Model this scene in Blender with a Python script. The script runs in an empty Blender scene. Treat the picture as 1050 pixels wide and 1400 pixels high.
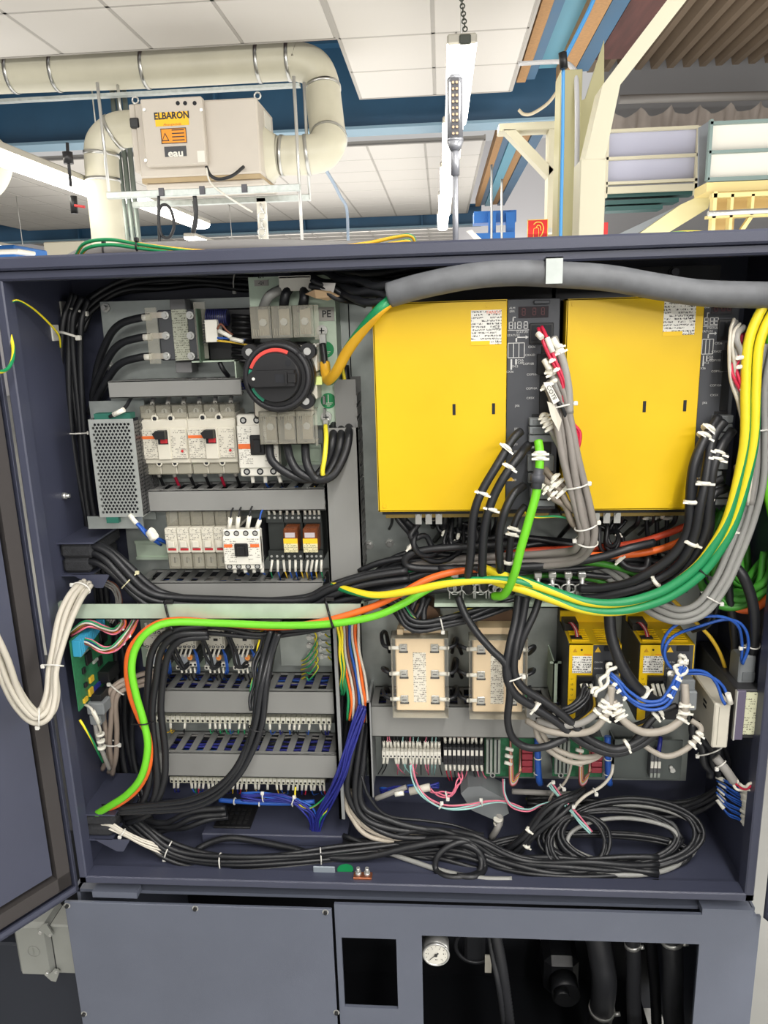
import bpy, bmesh, math, random
from mathutils import Vector, Matrix
random.seed(7)
R = math.radians
# ---------------------------------------------------------------- camera model (1050 x 1400)
def _n(v):
    l = math.sqrt(sum(a*a for a in v)); return tuple(a/l for a in v)
def _x(a, b): return (a[1]*b[2]-a[2]*b[1], a[2]*b[0]-a[0]*b[2], a[0]*b[1]-a[1]*b[0])
F = 1050.0; CX, CY = 525.0, 700.0; CH = 1.70
YV = _n((78, -263, F)); ZD = _n((125, 4225, F)); XV = _n(_x(ZD, YV)); ZD = _n(_x(YV, XV))
def ray(px, py):
    d = (px-CX, py-CY, F)
    return (sum(a*b for a, b in zip(d, XV)), sum(a*b for a, b in zip(d, YV)), -sum(a*b for a, b in zip(d, ZD)))
def P(px, py, Y):
    r = ray(px, py); t = Y/r[1]; return Vector((r[0]*t, Y, CH+r[2]*t))
def PZ(px, py, Z):
    r = ray(px, py); t = (Z-CH)/r[2]; return Vector((r[0]*t, r[1]*t, Z))
def PX(px, py, X):
    r = ray(px, py); t = X/r[0]; return Vector((X, r[1]*t, CH+r[2]*t))
def pb(x0, y0, x1, y1, Y):
    """extent (X0, X1, Z0, Z1) of an upright rectangle seen at these edges in the plane Y"""
    mx, my = (x0+x1)/2, (y0+y1)/2
    return P(x0, my, Y).x, P(x1, my, Y).x, P(mx, y1, Y).z, P(mx, y0, Y).z
sc = bpy.context.scene
C = sc.collection
cam_d = bpy.data.cameras.new('camera'); cam = bpy.data.objects.new('camera', cam_d); C.objects.link(cam)
cam_d.sensor_fit = 'VERTICAL'; cam_d.sensor_height = 36; cam_d.lens = 27.0; cam_d.clip_start = .02; cam_d.clip_end = 100
rx = Vector((XV[0], YV[0], -ZD[0])); dn = Vector((XV[1], YV[1], -ZD[1])); fw = Vector((XV[2], YV[2], -ZD[2]))
m = Matrix((rx, -dn, -fw)).transposed().to_4x4(); m.translation = (0, 0, CH)
cam.matrix_world = m
sc.camera = cam
sc.view_settings.view_transform = 'Standard'; sc.view_settings.look = 'None'
sc.view_settings.exposure = 0.28; sc.view_settings.gamma = 1.0; sc.view_settings.use_curve_mapping = False
# ---------------------------------------------------------------- world, the hall's lamps, and fill lights added to brighten it
W = bpy.data.worlds.new('world'); sc.world = W; W.use_nodes = True
bg = W.node_tree.nodes['Background']; bg.inputs[0].default_value = (1.0, 0.985, 0.96, 1); bg.inputs[1].default_value = 0.45
def area(name, loc, size, size_y, power, col=(1, .97, .93), rot=(0, 0, 0)):
    l = bpy.data.lights.new(name, 'AREA'); l.shape = 'RECTANGLE'; l.size = size; l.size_y = size_y; l.energy = power; l.color = col
    o = bpy.data.objects.new(name, l); o.location = loc; o.rotation_euler = rot; C.objects.link(o); return o
area('hall_or_fill_light', (0.55, -1.1, 3.4), .16, 3.2, 74)
area('hall_or_fill_light', (-1.6, -1.2, 3.4), .16, 3.2, 26)
area('hall_or_fill_light', (2.4, -0.8, 2.7), .16, 3.2, 95)
area('hall_or_fill_light', (-2.5, 4.5, 2.4), 4.0, 3.0, 14, rot=(R(180), 0, 0))  # added upward fill for the near ceiling, not a fixture
area('hall_or_fill_light', (-1.5, 9.0, 2.2), 7.0, 8.0, 190, rot=(R(180), 0, 0))  # fill added below the far ceiling, shining up to brighten it
area('hall_or_fill_light', (3.0, 5.6, 2.0), 3.0, 3.0, 48, rot=(R(150), 0, 0))  # added fill tilted up and back for the hall's right side
area('hall_or_fill_light', (-2.2, 2.0, 3.45), 3.0, .3, 44, rot=(R(48), 0, 0))  # added out of frame to light the filter unit's front
area('hall_or_fill_light', (2.4, 2.0, 3.45), 3.0, .3, 46, rot=(R(48), 0, 0))  # its added counterpart for the fronts of the columns
area('hall_or_fill_light', (-1.0, 16.0, 3.3), 8.0, .4, 260, rot=(R(60), 0, 0))  # added only to brighten the far back wall
area('hall_or_fill_light', (1.3, -3.8, 3.0), 3.0, .3, 75, rot=(R(62), 0, 0))  # added further back so low-angle light reaches the upper cabinet
area('hall_or_fill_light', (4.6, -0.6, 1.9), 3.0, 2.4, 135, rot=(0, R(90), R(8)))  # added side fill for door and left wall, in place of the bright hall
# ---------------------------------------------------------------- materials
def s2l(c): return c/12.92 if c <= .04045 else ((c+.055)/1.055)**2.4
_m = {}
def mat(name, rgb=(128, 128, 128), rough=.5, metal=0.0, var=0.0, vs=30, bump=0.0, bs=200, emis=0, alpha=1.0, coat=0, streak=None):
    if name in _m: return _m[name]
    M = bpy.data.materials.new(name); M.use_nodes = True; nt = M.node_tree; b = nt.nodes['Principled BSDF']
    c = tuple(s2l(v/255) for v in rgb)+(1,)
    b.inputs['Base Color'].default_value = c; b.inputs['Roughness'].default_value = rough; b.inputs['Metallic'].default_value = metal
    if coat: b.inputs['Coat Weight'].default_value = coat
    if emis: b.inputs['Emission Color'].default_value = c; b.inputs['Emission Strength'].default_value = emis
    if alpha < 1: b.inputs['Alpha'].default_value = alpha
    tc = nt.nodes.new('ShaderNodeTexCoord')
    if var:
        n = nt.nodes.new('ShaderNodeTexNoise'); n.inputs['Scale'].default_value = vs; n.inputs['Detail'].default_value = 4
        src = tc.outputs['Object']
        if streak:
            mp = nt.nodes.new('ShaderNodeMapping'); mp.inputs['Scale'].default_value = streak; nt.links.new(src, mp.inputs[0]); src = mp.outputs[0]
        nt.links.new(src, n.inputs['Vector'])
        r = nt.nodes.new('ShaderNodeMapRange'); r.inputs[1].default_value = .3; r.inputs[2].default_value = .7
        r.inputs[3].default_value = 1-var; r.inputs[4].default_value = 1+var; nt.links.new(n.outputs[0], r.inputs[0])
        x = nt.nodes.new('ShaderNodeVectorMath'); x.operation = 'SCALE'; x.inputs[0].default_value = c[:3]
        nt.links.new(r.outputs[0], x.inputs['Scale']); nt.links.new(x.outputs[0], b.inputs['Base Color'])
        r2 = nt.nodes.new('ShaderNodeMapRange'); r2.inputs[3].default_value = max(0, rough-.1); r2.inputs[4].default_value = min(1, rough+.1)
        nt.links.new(n.outputs[0], r2.inputs[0]); nt.links.new(r2.outputs[0], b.inputs['Roughness'])
    if bump:
        n = nt.nodes.new('ShaderNodeTexNoise'); n.inputs['Scale'].default_value = bs; n.inputs['Detail'].default_value = 3
        nt.links.new(tc.outputs['Object'], n.inputs['Vector'])
        bn = nt.nodes.new('ShaderNodeBump'); bn.inputs['Strength'].default_value = bump; bn.inputs['Distance'].default_value = .002
        nt.links.new(n.outputs[0], bn.inputs['Height']); nt.links.new(bn.outputs[0], b.inputs['Normal'])
    _m[name] = M; return M
def clear_mat(name, rgb, opac=.25, rough=.12):
    if name in _m: return _m[name]
    M = bpy.data.materials.new(name); M.use_nodes = True; nt = M.node_tree; b = nt.nodes['Principled BSDF']
    b.inputs['Base Color'].default_value = tuple(s2l(v/255) for v in rgb)+(1,); b.inputs['Roughness'].default_value = rough
    t = nt.nodes.new('ShaderNodeBsdfTransparent'); t.inputs[0].default_value = (.98, .98, .97, 1)
    if opac < .07:
        nt.nodes.remove(t); t = nt.nodes.new('ShaderNodeBsdfTransparent'); mx = nt.nodes.new('ShaderNodeMixShader'); mx.inputs[0].default_value = opac
        nt.links.new(t.outputs[0], mx.inputs[1]); nt.links.new(b.outputs[0], mx.inputs[2]); nt.links.new(mx.outputs[0], nt.nodes['Material Output'].inputs[0]); _m[name] = M; return M
    fr = nt.nodes.new('ShaderNodeFresnel'); fr.inputs[0].default_value = 1.45
    mm = nt.nodes.new('ShaderNodeMath'); mm.operation = 'ADD'; mm.inputs[1].default_value = opac; nt.links.new(fr.outputs[0], mm.inputs[0])
    mx = nt.nodes.new('ShaderNodeMixShader'); nt.links.new(mm.outputs[0], mx.inputs[0])
    nt.links.new(t.outputs[0], mx.inputs[1]); nt.links.new(b.outputs[0], mx.inputs[2])
    nt.links.new(mx.outputs[0], nt.nodes['Material Output'].inputs[0]); _m[name] = M; return M
def print_mat(name, bgc, ink, lh=.004, dens=.5, cw=.0012):
    """flat print: rows of small unreadable characters"""
    if name in _m: return _m[name]
    M = bpy.data.materials.new(name); M.use_nodes = True; nt = M.node_tree; b = nt.nodes['Principled BSDF']; N = nt.nodes.new; L = nt.links.new
    tc = N('ShaderNodeTexCoord'); sp = N('ShaderNodeSeparateXYZ'); L(tc.outputs['Object'], sp.inputs[0])
    def mth(op, a, v=None, bb=None):
        q = N('ShaderNodeMath'); q.operation = op; L(a, q.inputs[0])
        if bb is not None: L(bb, q.inputs[1])
        elif v is not None: q.inputs[1].default_value = v
        return q.outputs[0]
    zr = mth('MULTIPLY', sp.outputs[2], 1/lh); row = mth('FLOOR', zr); fz = mth('FRACT', zr)
    line = mth('GREATER_THAN', fz, .42)
    cb = N('ShaderNodeCombineXYZ'); L(mth('MULTIPLY', sp.outputs[0], 1/cw), cb.inputs[0]); L(mth('MULTIPLY', row, 7.3), cb.inputs[1]); L(mth('MULTIPLY', fz, 1.5), cb.inputs[2])
    n = N('ShaderNodeTexNoise'); n.inputs['Scale'].default_value = 1; n.inputs['Detail'].default_value = 1; L(cb.outputs[0], n.inputs['Vector'])
    ch = mth('GREATER_THAN', n.outputs[0], .5)
    cb2 = N('ShaderNodeCombineXYZ'); L(mth('MULTIPLY', sp.outputs[0], .09/cw), cb2.inputs[0]); L(mth('MULTIPLY', row, 3.7), cb2.inputs[1])
    n2 = N('ShaderNodeTexNoise'); n2.inputs['Scale'].default_value = 1; L(cb2.outputs[0], n2.inputs['Vector'])
    wd = mth('LESS_THAN', n2.outputs[0], .4+dens*.25)
    k = mth('MULTIPLY', mth('MULTIPLY', line, bb=ch), bb=wd)
    mx = N('ShaderNodeMix'); mx.data_type = 'RGBA'; L(k, mx.inputs[0])
    mx.inputs[6].default_value = tuple(s2l(v/255) for v in bgc)+(1,); mx.inputs[7].default_value = tuple(s2l(v/255) for v in ink)+(1,)
    L(mx.outputs[2], b.inputs['Base Color']); b.inputs['Roughness'].default_value = .45; _m[name] = M; return M
# ---------------------------------------------------------------- mesh builder
def catmull(pts, res=8):
    p = [Vector(q) for q in pts]
    if len(p) < 3: return p
    p = [p[0]*2-p[1]]+p+[p[-1]*2-p[-2]]; out = []
    for i in range(1, len(p)-2):
        a, b, c, d = p[i-1:i+3]
        for k in range(res):
            t = k/res
            out.append(.5*((2*b)+(c-a)*t+(2*a-5*b+4*c-d)*t*t+(3*b-a-3*c+d)*t**3))
    out.append(p[-2]); return out
class B:
    def __init__(s): s.v = []; s.f = []; s.mi = []; s.ms = []; s.sm = []
    def mid(s, m):
        if m not in s.ms: s.ms.append(m)
        return s.ms.index(m)
    def face(s, idx, m, smooth=False): s.f.append(idx); s.mi.append(s.mid(m)); s.sm.append(smooth)
    def poly(s, pts, m):
        n = len(s.v); s.v += [Vector(p) for p in pts]; s.face(list(range(n, n+len(pts))), m); return s
    def box(s, x0, x1, y0, y1, z0, z1, m, bev=0.0):
        if x1 < x0: x0, x1 = x1, x0
        if y1 < y0: y0, y1 = y1, y0
        if z1 < z0: z0, z1 = z1, z0
        n = len(s.v); bev = min(bev, .45*min(x1-x0, y1-y0, z1-z0))
        if bev <= 0:
            s.v += [Vector((x, y, z)) for z in (z0, z1) for y in (y0, y1) for x in (x0, x1)]
            for q in ((0, 2, 3, 1), (4, 5, 7, 6), (0, 1, 5, 4), (2, 6, 7, 3), (0, 4, 6, 2), (1, 3, 7, 5)): s.face([n+i for i in q], m)
            return s
        X = (x0, x1); Y = (y0, y1); Z = (z0, z1); sg = (1, -1)
        for k in (0, 1):
            for j in (0, 1):
                for i in (0, 1):
                    x, y, z = X[i], Y[j], Z[k]; dx, dy, dz = sg[i]*bev, sg[j]*bev, sg[k]*bev
                    s.v += [Vector((x, y+dy, z+dz)), Vector((x+dx, y, z+dz)), Vector((x+dx, y+dy, z))]
        def V(i, j, k, a): return n+3*(i+2*j+4*k)+a
        for i in (0, 1): s.face([V(i, 0, 0, 0), V(i, 1, 0, 0), V(i, 1, 1, 0), V(i, 0, 1, 0)], m)
        for j in (0, 1): s.face([V(0, j, 0, 1), V(1, j, 0, 1), V(1, j, 1, 1), V(0, j, 1, 1)], m)
        for k in (0, 1): s.face([V(0, 0, k, 2), V(1, 0, k, 2), V(1, 1, k, 2), V(0, 1, k, 2)], m)
        for j in (0, 1):
            for k in (0, 1): s.face([V(0, j, k, 1), V(1, j, k, 1), V(1, j, k, 2), V(0, j, k, 2)], m)
        for i in (0, 1):
            for k in (0, 1): s.face([V(i, 0, k, 0), V(i, 1, k, 0), V(i, 1, k, 2), V(i, 0, k, 2)], m)
        for i in (0, 1):
            for j in (0, 1): s.face([V(i, j, 0, 0), V(i, j, 1, 0), V(i, j, 1, 1), V(i, j, 0, 1)], m)
        for i in (0, 1):
            for j in (0, 1):
                for k in (0, 1): s.face([V(i, j, k, 0), V(i, j, k, 1), V(i, j, k, 2)], m)
        return s
    def ring(s, c, u, w, r, n):
        k = len(s.v)
        for i in range(n):
            a = 2*math.pi*i/n; s.v.append(c+u*(r*math.cos(a))+w*(r*math.sin(a)))
        return k
    def cyl(s, p, q, r, m, n=14, r2=None, caps=True, smooth=True):
        p = Vector(p); q = Vector(q); d = (q-p).normalized(); u = d.orthogonal().normalized(); w = d.cross(u)
        a = s.ring(p, u, w, r, n); b = s.ring(q, u, w, r if r2 is None else r2, n)
        for i in range(n):
            j = (i+1) % n; s.face([a+i, a+j, b+j, b+i], m, smooth)
        if caps: s.face([a+i for i in range(n)][::-1], m); s.face([b+i for i in range(n)], m)
        return s
    def torus(s, c, ax, Rr, r, m, n=20, k=6, a0=0, a1=360, u=None):
        c = Vector(c); ax = Vector(ax).normalized(); u = Vector(u).normalized() if u else ax.orthogonal().normalized(); w = ax.cross(u)
        pts = []
        for i in range(n+1):
            a = R(a0+(a1-a0)*i/n); pts.append(c+u*(Rr*math.cos(a))+w*(Rr*math.sin(a)))
        return s.tube(pts, r, m, k)
    def tube(s, pts, r, m, n=8, stripe=None, frac=.4, twist=0.0, caps=True, closed=False):
        p = [Vector(q) for q in pts]; N = len(p)
        if N < 2: return s
        rr = r if isinstance(r, (list, tuple)) else [r]*N
        t = (p[1]-p[0]).normalized(); u = t.orthogonal().normalized(); rings = []
        for i in range(N):
            a = p[max(0, i-1)]; b = p[min(N-1, i+1)]
            if (b-a).length > 1e-9: t = (b-a).normalized()
            u = (u-t*u.dot(t))
            u = u.normalized() if u.length > 1e-6 else t.orthogonal().normalized()
            w = t.cross(u); an = 6.28318*twist*i/N; rings.append(s.ring(p[i], u*math.cos(an)+w*math.sin(an), w*math.cos(an)-u*math.sin(an), rr[i], n))
        for i in range(N-1):
            a, b = rings[i], rings[i+1]
            for k in range(n):
                j = (k+1) % n; mm = m
                if stripe is not None:
                    ph = ((k+.5)/n) % 1
                    if ph < frac: mm = stripe
                s.face([a+k, a+j, b+j, b+k], mm, True)
        if caps: s.face([rings[0]+i for i in range(n)][::-1], m); s.face([rings[-1]+i for i in range(n)], m)
        return s
    def prism(s, pts, off, m, smooth=False):
        """outline pts (3-D) pushed along the vector off"""
        n = len(s.v); k = len(pts); off = Vector(off)
        s.v += [Vector(q) for q in pts]+[Vector(q)+off for q in pts]
        s.face(list(range(n, n+k))[::-1], m); s.face(list(range(n+k, n+2*k)), m)
        for i in range(k):
            j = (i+1) % k; s.face([n+i, n+j, n+k+j, n+k+i], m, smooth)
        return s
    def holed(s, x0, x1, z0, z1, y0, y1, holes, m):
        """plate in XZ with rectangular holes [(x0,x1,z0,z1)...], thickness y0..y1"""
        xs = sorted({x0, x1}|{h[0] for h in holes}|{h[1] for h in holes}); zs = sorted({z0, z1}|{h[2] for h in holes}|{h[3] for h in holes})
        xs = [x for x in xs if x0 <= x <= x1]; zs = [z for z in zs if z0 <= z <= z1]
        for i in range(len(xs)-1):
            for j in range(len(zs)-1):
                cx, cz = (xs[i]+xs[i+1])/2, (zs[j]+zs[j+1])/2
                if any(h[0] < cx < h[1] and h[2] < cz < h[3] for h in holes): continue
                s.box(xs[i], xs[i+1], y0, y1, zs[j], zs[j+1], m)
        return s
    def screw(s, x, y, z, r, m, md, d=.002):
        s.cyl((x, y, z), (x, y-d, z), r, m, 12); s.box(x-r*.7, x+r*.7, y-d-.0003, y-d+.0002, z-r*.14, z+r*.14, md); s.box(x-r*.14, x+r*.14, y-d-.0003, y-d+.0002, z-r*.7, z+r*.7, md); return s
    def build(s, name, parent=None, label=None, cat=None, group=None, kind=None, local=False, recalc=True):
        me = bpy.data.meshes.new(name); o = bpy.data.objects.new(name, me)
        off = Vector((0, 0, 0))
        if parent is not None and not local: off = _orig(parent)
        if parent is None and not local and s.v:
            xs = [v.x for v in s.v]; ys = [v.y for v in s.v]; zs = [v.z for v in s.v]
            off = Vector(((min(xs)+max(xs))/2, (min(ys)+max(ys))/2, min(zs))); o.location = off
        me.from_pydata([v-off for v in s.v], [], s.f)
        for mm in s.ms: me.materials.append(mm)
        me.polygons.foreach_set('material_index', s.mi); me.polygons.foreach_set('use_smooth', s.sm)
        if recalc:
            bm = bmesh.new(); bm.from_mesh(me); bmesh.ops.recalc_face_normals(bm, faces=bm.faces); bm.to_mesh(me); bm.free()
        C.objects.link(o)
        if parent is not None: o.parent = parent
        tag(o, label, cat, group, kind); return o
def _orig(o):
    v = Vector((0, 0, 0))
    while o is not None: v = v+o.location; o = o.parent
    return v
def tag(o, label=None, cat=None, group=None, kind=None):
    if label: o['label'] = label
    if cat: o['category'] = cat
    if group: o['group'] = group
    if kind: o['kind'] = kind
    return o
def bx(x0, y0, x1, y1, Y, d, m, bev=0.0, b=None):
    b = b or B(); X0_, X1_, Z0_, Z1_ = pb(x0, y0, x1, y1, Y); b.box(X0_, X1_, Y, Y+d, Z0_, Z1_, m, bev); return b
def T(name, label, cat, loc=(0, 0, 0), group=None):
    o = bpy.data.objects.new(name, None); o.empty_display_size = .02; C.objects.link(o); o.location = loc; return tag(o, label, cat, group)
def copytree(src, loc=None, label=None, rot=None, group=None):
    r = src.copy(); C.objects.link(r)
    if loc is not None: r.location = loc
    if rot is not None: r.rotation_euler = rot
    if label: r['label'] = label
    if group: r['group'] = group
    for ch in list(src.children):
        c = ch.copy(); C.objects.link(c); c.parent = r
        for g in list(ch.children):
            d = g.copy(); C.objects.link(d); d.parent = c
    return r
def txt(s_, size, loc, mt, parent, align='CENTER', name='lettering', rot=(90, 0, 0), local=False, sx=1.0, ext=.00015, bold=0):
    cu = bpy.data.curves.new(name, 'FONT'); cu.body = s_; cu.size = size; cu.align_x = align; cu.align_y = 'CENTER'; cu.extrude = ext; cu.resolution_u = 2; cu.offset = bold
    t = bpy.data.objects.new('tmp', cu); C.objects.link(t); bpy.context.view_layer.update()
    me = bpy.data.meshes.new_from_object(t.evaluated_get(bpy.context.evaluated_depsgraph_get())); bpy.data.objects.remove(t); bpy.data.curves.remove(cu)
    from mathutils import Euler
    off = Vector((0, 0, 0)) if (parent is None or local) else _orig(parent)
    mw = Matrix.Translation(Vector(loc)-off) @ Euler([R(a) for a in rot]).to_matrix().to_4x4() @ Matrix.Diagonal((sx, 1, 1, 1))
    me.transform(mw); me.materials.clear(); me.materials.append(mt)
    o = bpy.data.objects.new(name, me); C.objects.link(o)
    if parent is not None: o.parent = parent
    return o
# ---------------------------------------------------------------- palette
navy = mat('navy_paint', (64, 67, 84), .36, var=.05, vs=9, bump=.12, bs=900)
navy2 = mat('lower_navy_paint', (92, 97, 110), .42, var=.06, vs=7, bump=.12, bs=900)
dark = mat('dark_cavity', (22, 24, 30), .7)
black = mat('black_plastic', (24, 24, 26), .42)
cblk = mat('black_cable', (30, 31, 34), .42)
cgry = mat('grey_cable', (146, 143, 138), .5)
cwht = mat('cream_cable', (206, 200, 186), .5)
clgt = mat('light_grey_cable', (146, 146, 142), .5)
cgrn = mat('bright_green_cable', (112, 205, 40), .45)
cdgr = mat('green_cable', (62, 140, 42), .5)
corg = mat('orange_cable', (240, 108, 36), .45)
cred = mat('red_wire', (196, 34, 66), .45)
cpnk = mat('pink_wire', (214, 112, 134), .5)
cblu = mat('blue_wire', (36, 84, 170), .45)
cnvy = mat('dark_blue_wire', (38, 44, 128), .45)
cteal = mat('pale_teal_wire', (150, 196, 190), .5)
cyel = mat('earth_yellow', (236, 214, 40), .42)
cegr = mat('earth_green', (30, 138, 84), .42)
cbrn = mat('brown_wire', (120, 70, 50), .5)
cylw = mat('amber_wire', (214, 176, 50), .45)
white = mat('white_plastic', (226, 223, 212), .45)
offw = mat('ivory_plastic', (208, 203, 188), .5, var=.03, vs=60)
steel = mat('bright_steel', (206, 206, 202), .32, .7)
galv = mat('galvanised_sheet', (176, 182, 178), .42, .75, var=.14, vs=26)
galv2 = mat('passivated_sheet', (192, 208, 188), .42, .35, var=.08, vs=30)
duct = mat('grey_duct_plastic', (136, 136, 133), .48, var=.04, vs=14)
ductd = mat('dark_duct_plastic', (128, 128, 126), .55)
yelp = mat('yellow_paint', (226, 186, 6), .4, var=.07, vs=6, bump=.05, bs=500)
gstrip = mat('charcoal_plastic', (66, 68, 73), .5, var=.04, vs=40)
conng = mat('grey_connector', (128, 132, 134), .5)
orange_l = mat('orange_print', (226, 110, 50), .5)
redm = mat('red_plastic', (190, 40, 48), .45)
foam = mat('black_foam', (42, 43, 46), .95, var=.3, vs=220, bump=.6, bs=500)
sleeve = mat('corrugated_grey_sleeve', (104, 106, 109), .6, var=.16, vs=40)
hall_w = mat('ceiling_tile_white', (212, 208, 202), .9, bump=.05, bs=120)
tbar = mat('ceiling_grid_white', (176, 172, 166), .8)
cream = mat('cream_paint', (214, 208, 182), .5, var=.03, vs=4)
blue = mat('steel_blue_paint', (52, 94, 126), .5, var=.08, vs=3)
teal = mat('teal_blue_paint', (88, 150, 172), .5, var=.05, vs=3)
wood = mat('chipboard', (168, 128, 84), .8, var=.14, vs=40)
pipe_m = mat('cream_pipe', (200, 196, 176), .38, var=.04, vs=6)
unitg = mat('warm_grey_enamel', (196, 188, 176), .45, var=.04, vs=4)
# ================================================================ the hall
fl = B(); fl.box(-12, 9, -6, 22, -.05, 0, mat('concrete_floor', (150, 150, 146), .6, var=.1, vs=2)); fl.build('floor', kind='structure')
ZC = 3.55
TX, TY = .6315, .7225
tile_b = B(); tile_b.box(-TX/2+.012, TX/2-.012, -TY/2+.012, TY/2-.012, -.004, .012, hall_w, .004)
tile0 = None
def ceiling(name, x0, nx, y1, ny, z=ZC, tiles=True):
    """x0: left grid line, y1: far edge; nx, ny cells"""
    global tile0
    b = B(); xa, xb, ya, yb = x0, x0+nx*TX, y1-ny*TY, y1
    b.box(xa, xb, ya, yb, z+.008, z+.05, tbar)
    for i in range(nx+1): b.box(xa+i*TX-.012, xa+i*TX+.012, ya, yb, z-.0015, z+.01, tbar)
    for j in range(ny+1): b.box(xa, xb, ya+j*TY-.012, ya+j*TY+.012, z-.0015, z+.01, tbar)
    b.box(xa-.012, xb+.012, yb, yb+.02, z-.004, z+.06, tbar); b.box(xb, xb+.02, ya, yb, z-.004, z+.06, tbar)
    root = b.build(name, kind='structure'); o = _orig(root)
    if tiles:
        for i in range(nx):
            for j in range(ny):
                if tile0 is None: t = tile_b.build('tile', local=True); tile0 = t
                else: t = tile0.copy(); C.objects.link(t)
                t.parent = root; t.location = Vector((xa+(i+.5)*TX, ya+(j+.5)*TY, z))-o
    return root
X0 = -.685
ceiling('ceiling', X0-7*TX, 7, 5.72, 5)
ceiling('ceiling', X0+.02, 2, 7.18, 7)
ceiling('ceiling', X0-11*TX-.1, 13, 14.78, 8)
sl = B(); sl.box(X0-7*TX, X0+2*TX, -5, 5.72-5*TY, ZC, ZC+.05, hall_w); sl.build('ceiling', kind='structure')
ceiling('ceiling', X0-13*TX-.2, 15, 20.5, 6, ZC+.05, False)
# roof deck above the open bay
rf = B(); dk = mat('dark_red_roof_boards', (84, 52, 48), .8, var=.3, vs=3, streak=(6, .6, 1)); rf.box(-10, 1.2, 5.0, 9.5, 5.0, 5.1, dk); rf.build('roof', kind='structure')
# blue cross beams
def ibeam_x(label, x0, x1, y, z, h, w, m=blue, m2=mat('pale_blue_flange', (128, 158, 176), .5), name='blue_beam'):
    r = T(name, label, 'beam', ((x0+x1)/2, y, z))
    B().box(x0, x1, y-w/2, y+w/2, z, z+.025, m2).build('lower_flange', r)
    B().box(x0, x1, y-.01, y+.01, z+.025, z+h-.025, m).build('web', r)
    B().box(x0, x1, y-w/2, y+w/2, z+h-.025, z+h, m).build('upper_flange', r)
    b = B()
    for i in range(5):
        xx = x0+(x1-x0)*(i+.5)/5; b.box(xx-.01, xx+.01, y-w/2, y+w/2, z+.025, z+h-.025, m)
    b.build('stiffener', r); return r
zb = P(580, 172, 7.75).z
ibeam_x('deep blue steel beam crossing the open bay behind the cream duct', -10, 1.3, 7.9, zb, .75, .3)
ibeam_x('far blue steel beam low behind the white ceiling, in front of the back bay', -10, .75, 14.95, P(450, 316, 14.9).z, .36, .3)
for i, (z, mm) in enumerate(((3.98, mat('dark_purlin', (58, 40, 44), .8)), (4.35, blue))):
    b = B(); b.box(-10, .6, 6.9-.5*i, 7.1-.5*i, z, z+.16, mm); tag(b.build('purlin'), ['dark reddish timber purlin above the blue beam', 'blue purlin higher in the open bay'][i], 'beam')
# walls
bw = B(); bw.box(-12, 9, 21, 21.2, 0, 6, mat('pale_wall', (226, 224, 226), .8)); bw.build('wall_back', kind='structure')
lw = B(); lw.box(-12.2, -12, -6, 21.2, 0, 6, mat('pale_wall')); lw.build('wall_left', kind='structure')
# ================================================================ the control cabinet (enclosure)
XL, XR, ZB, ZT, YF, YB = -.638, .498, .765, 1.797, 1.10, 1.34
cab = T('control_cabinet', 'large open dark blue-grey steel control cabinet filling the picture', 'cabinet', ((XL+XR)/2, 1.2, ZB))
th = .004
B().box(XL, XR, YB-.003, YB, ZB, ZT, navy).build('back_panel', cab)
B().box(XL, XL+th, YF+.01, YB, ZB, ZT, navy).build('side_panel', cab)
B().box(XR-th, XR, YF+.01, YB, ZB, ZT, navy).build('side_panel', cab)
B().box(XL, XR, YF+.01, YB, ZT-th, ZT, navy).build('top_panel', cab)
B().box(XL, XR, YF+.01, YB, ZB+.002, ZB+.008, navy).build('floor_panel', cab)
# front frame: channel flange, upper one has a rolled rain lip
b = B(); b.box(XL, XL+.014, YF, YF+.03, ZB, ZT-.02, navy, .002); b.build('left_flange', cab)
b = B(); b.box(XR-.015, XR, YF, YF+.03, ZB, ZT-.02, navy, .002); b.build('right_flange', cab)
b = B(); b.box(XL, XR, YF, YF+.03, ZB, ZB+.0145, navy, .002); b.build('bottom_flange', cab)
b = B(); b.box(XL-.04, XR+.05, YF-.012, YF+.02, ZT-.0125, ZT+.006, navy, .003); b.box(XL-.04, XR+.05, YF-.002, YF+.03, ZT-.026, ZT-.011, navy, .003); b.build('top_gutter', cab)
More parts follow.
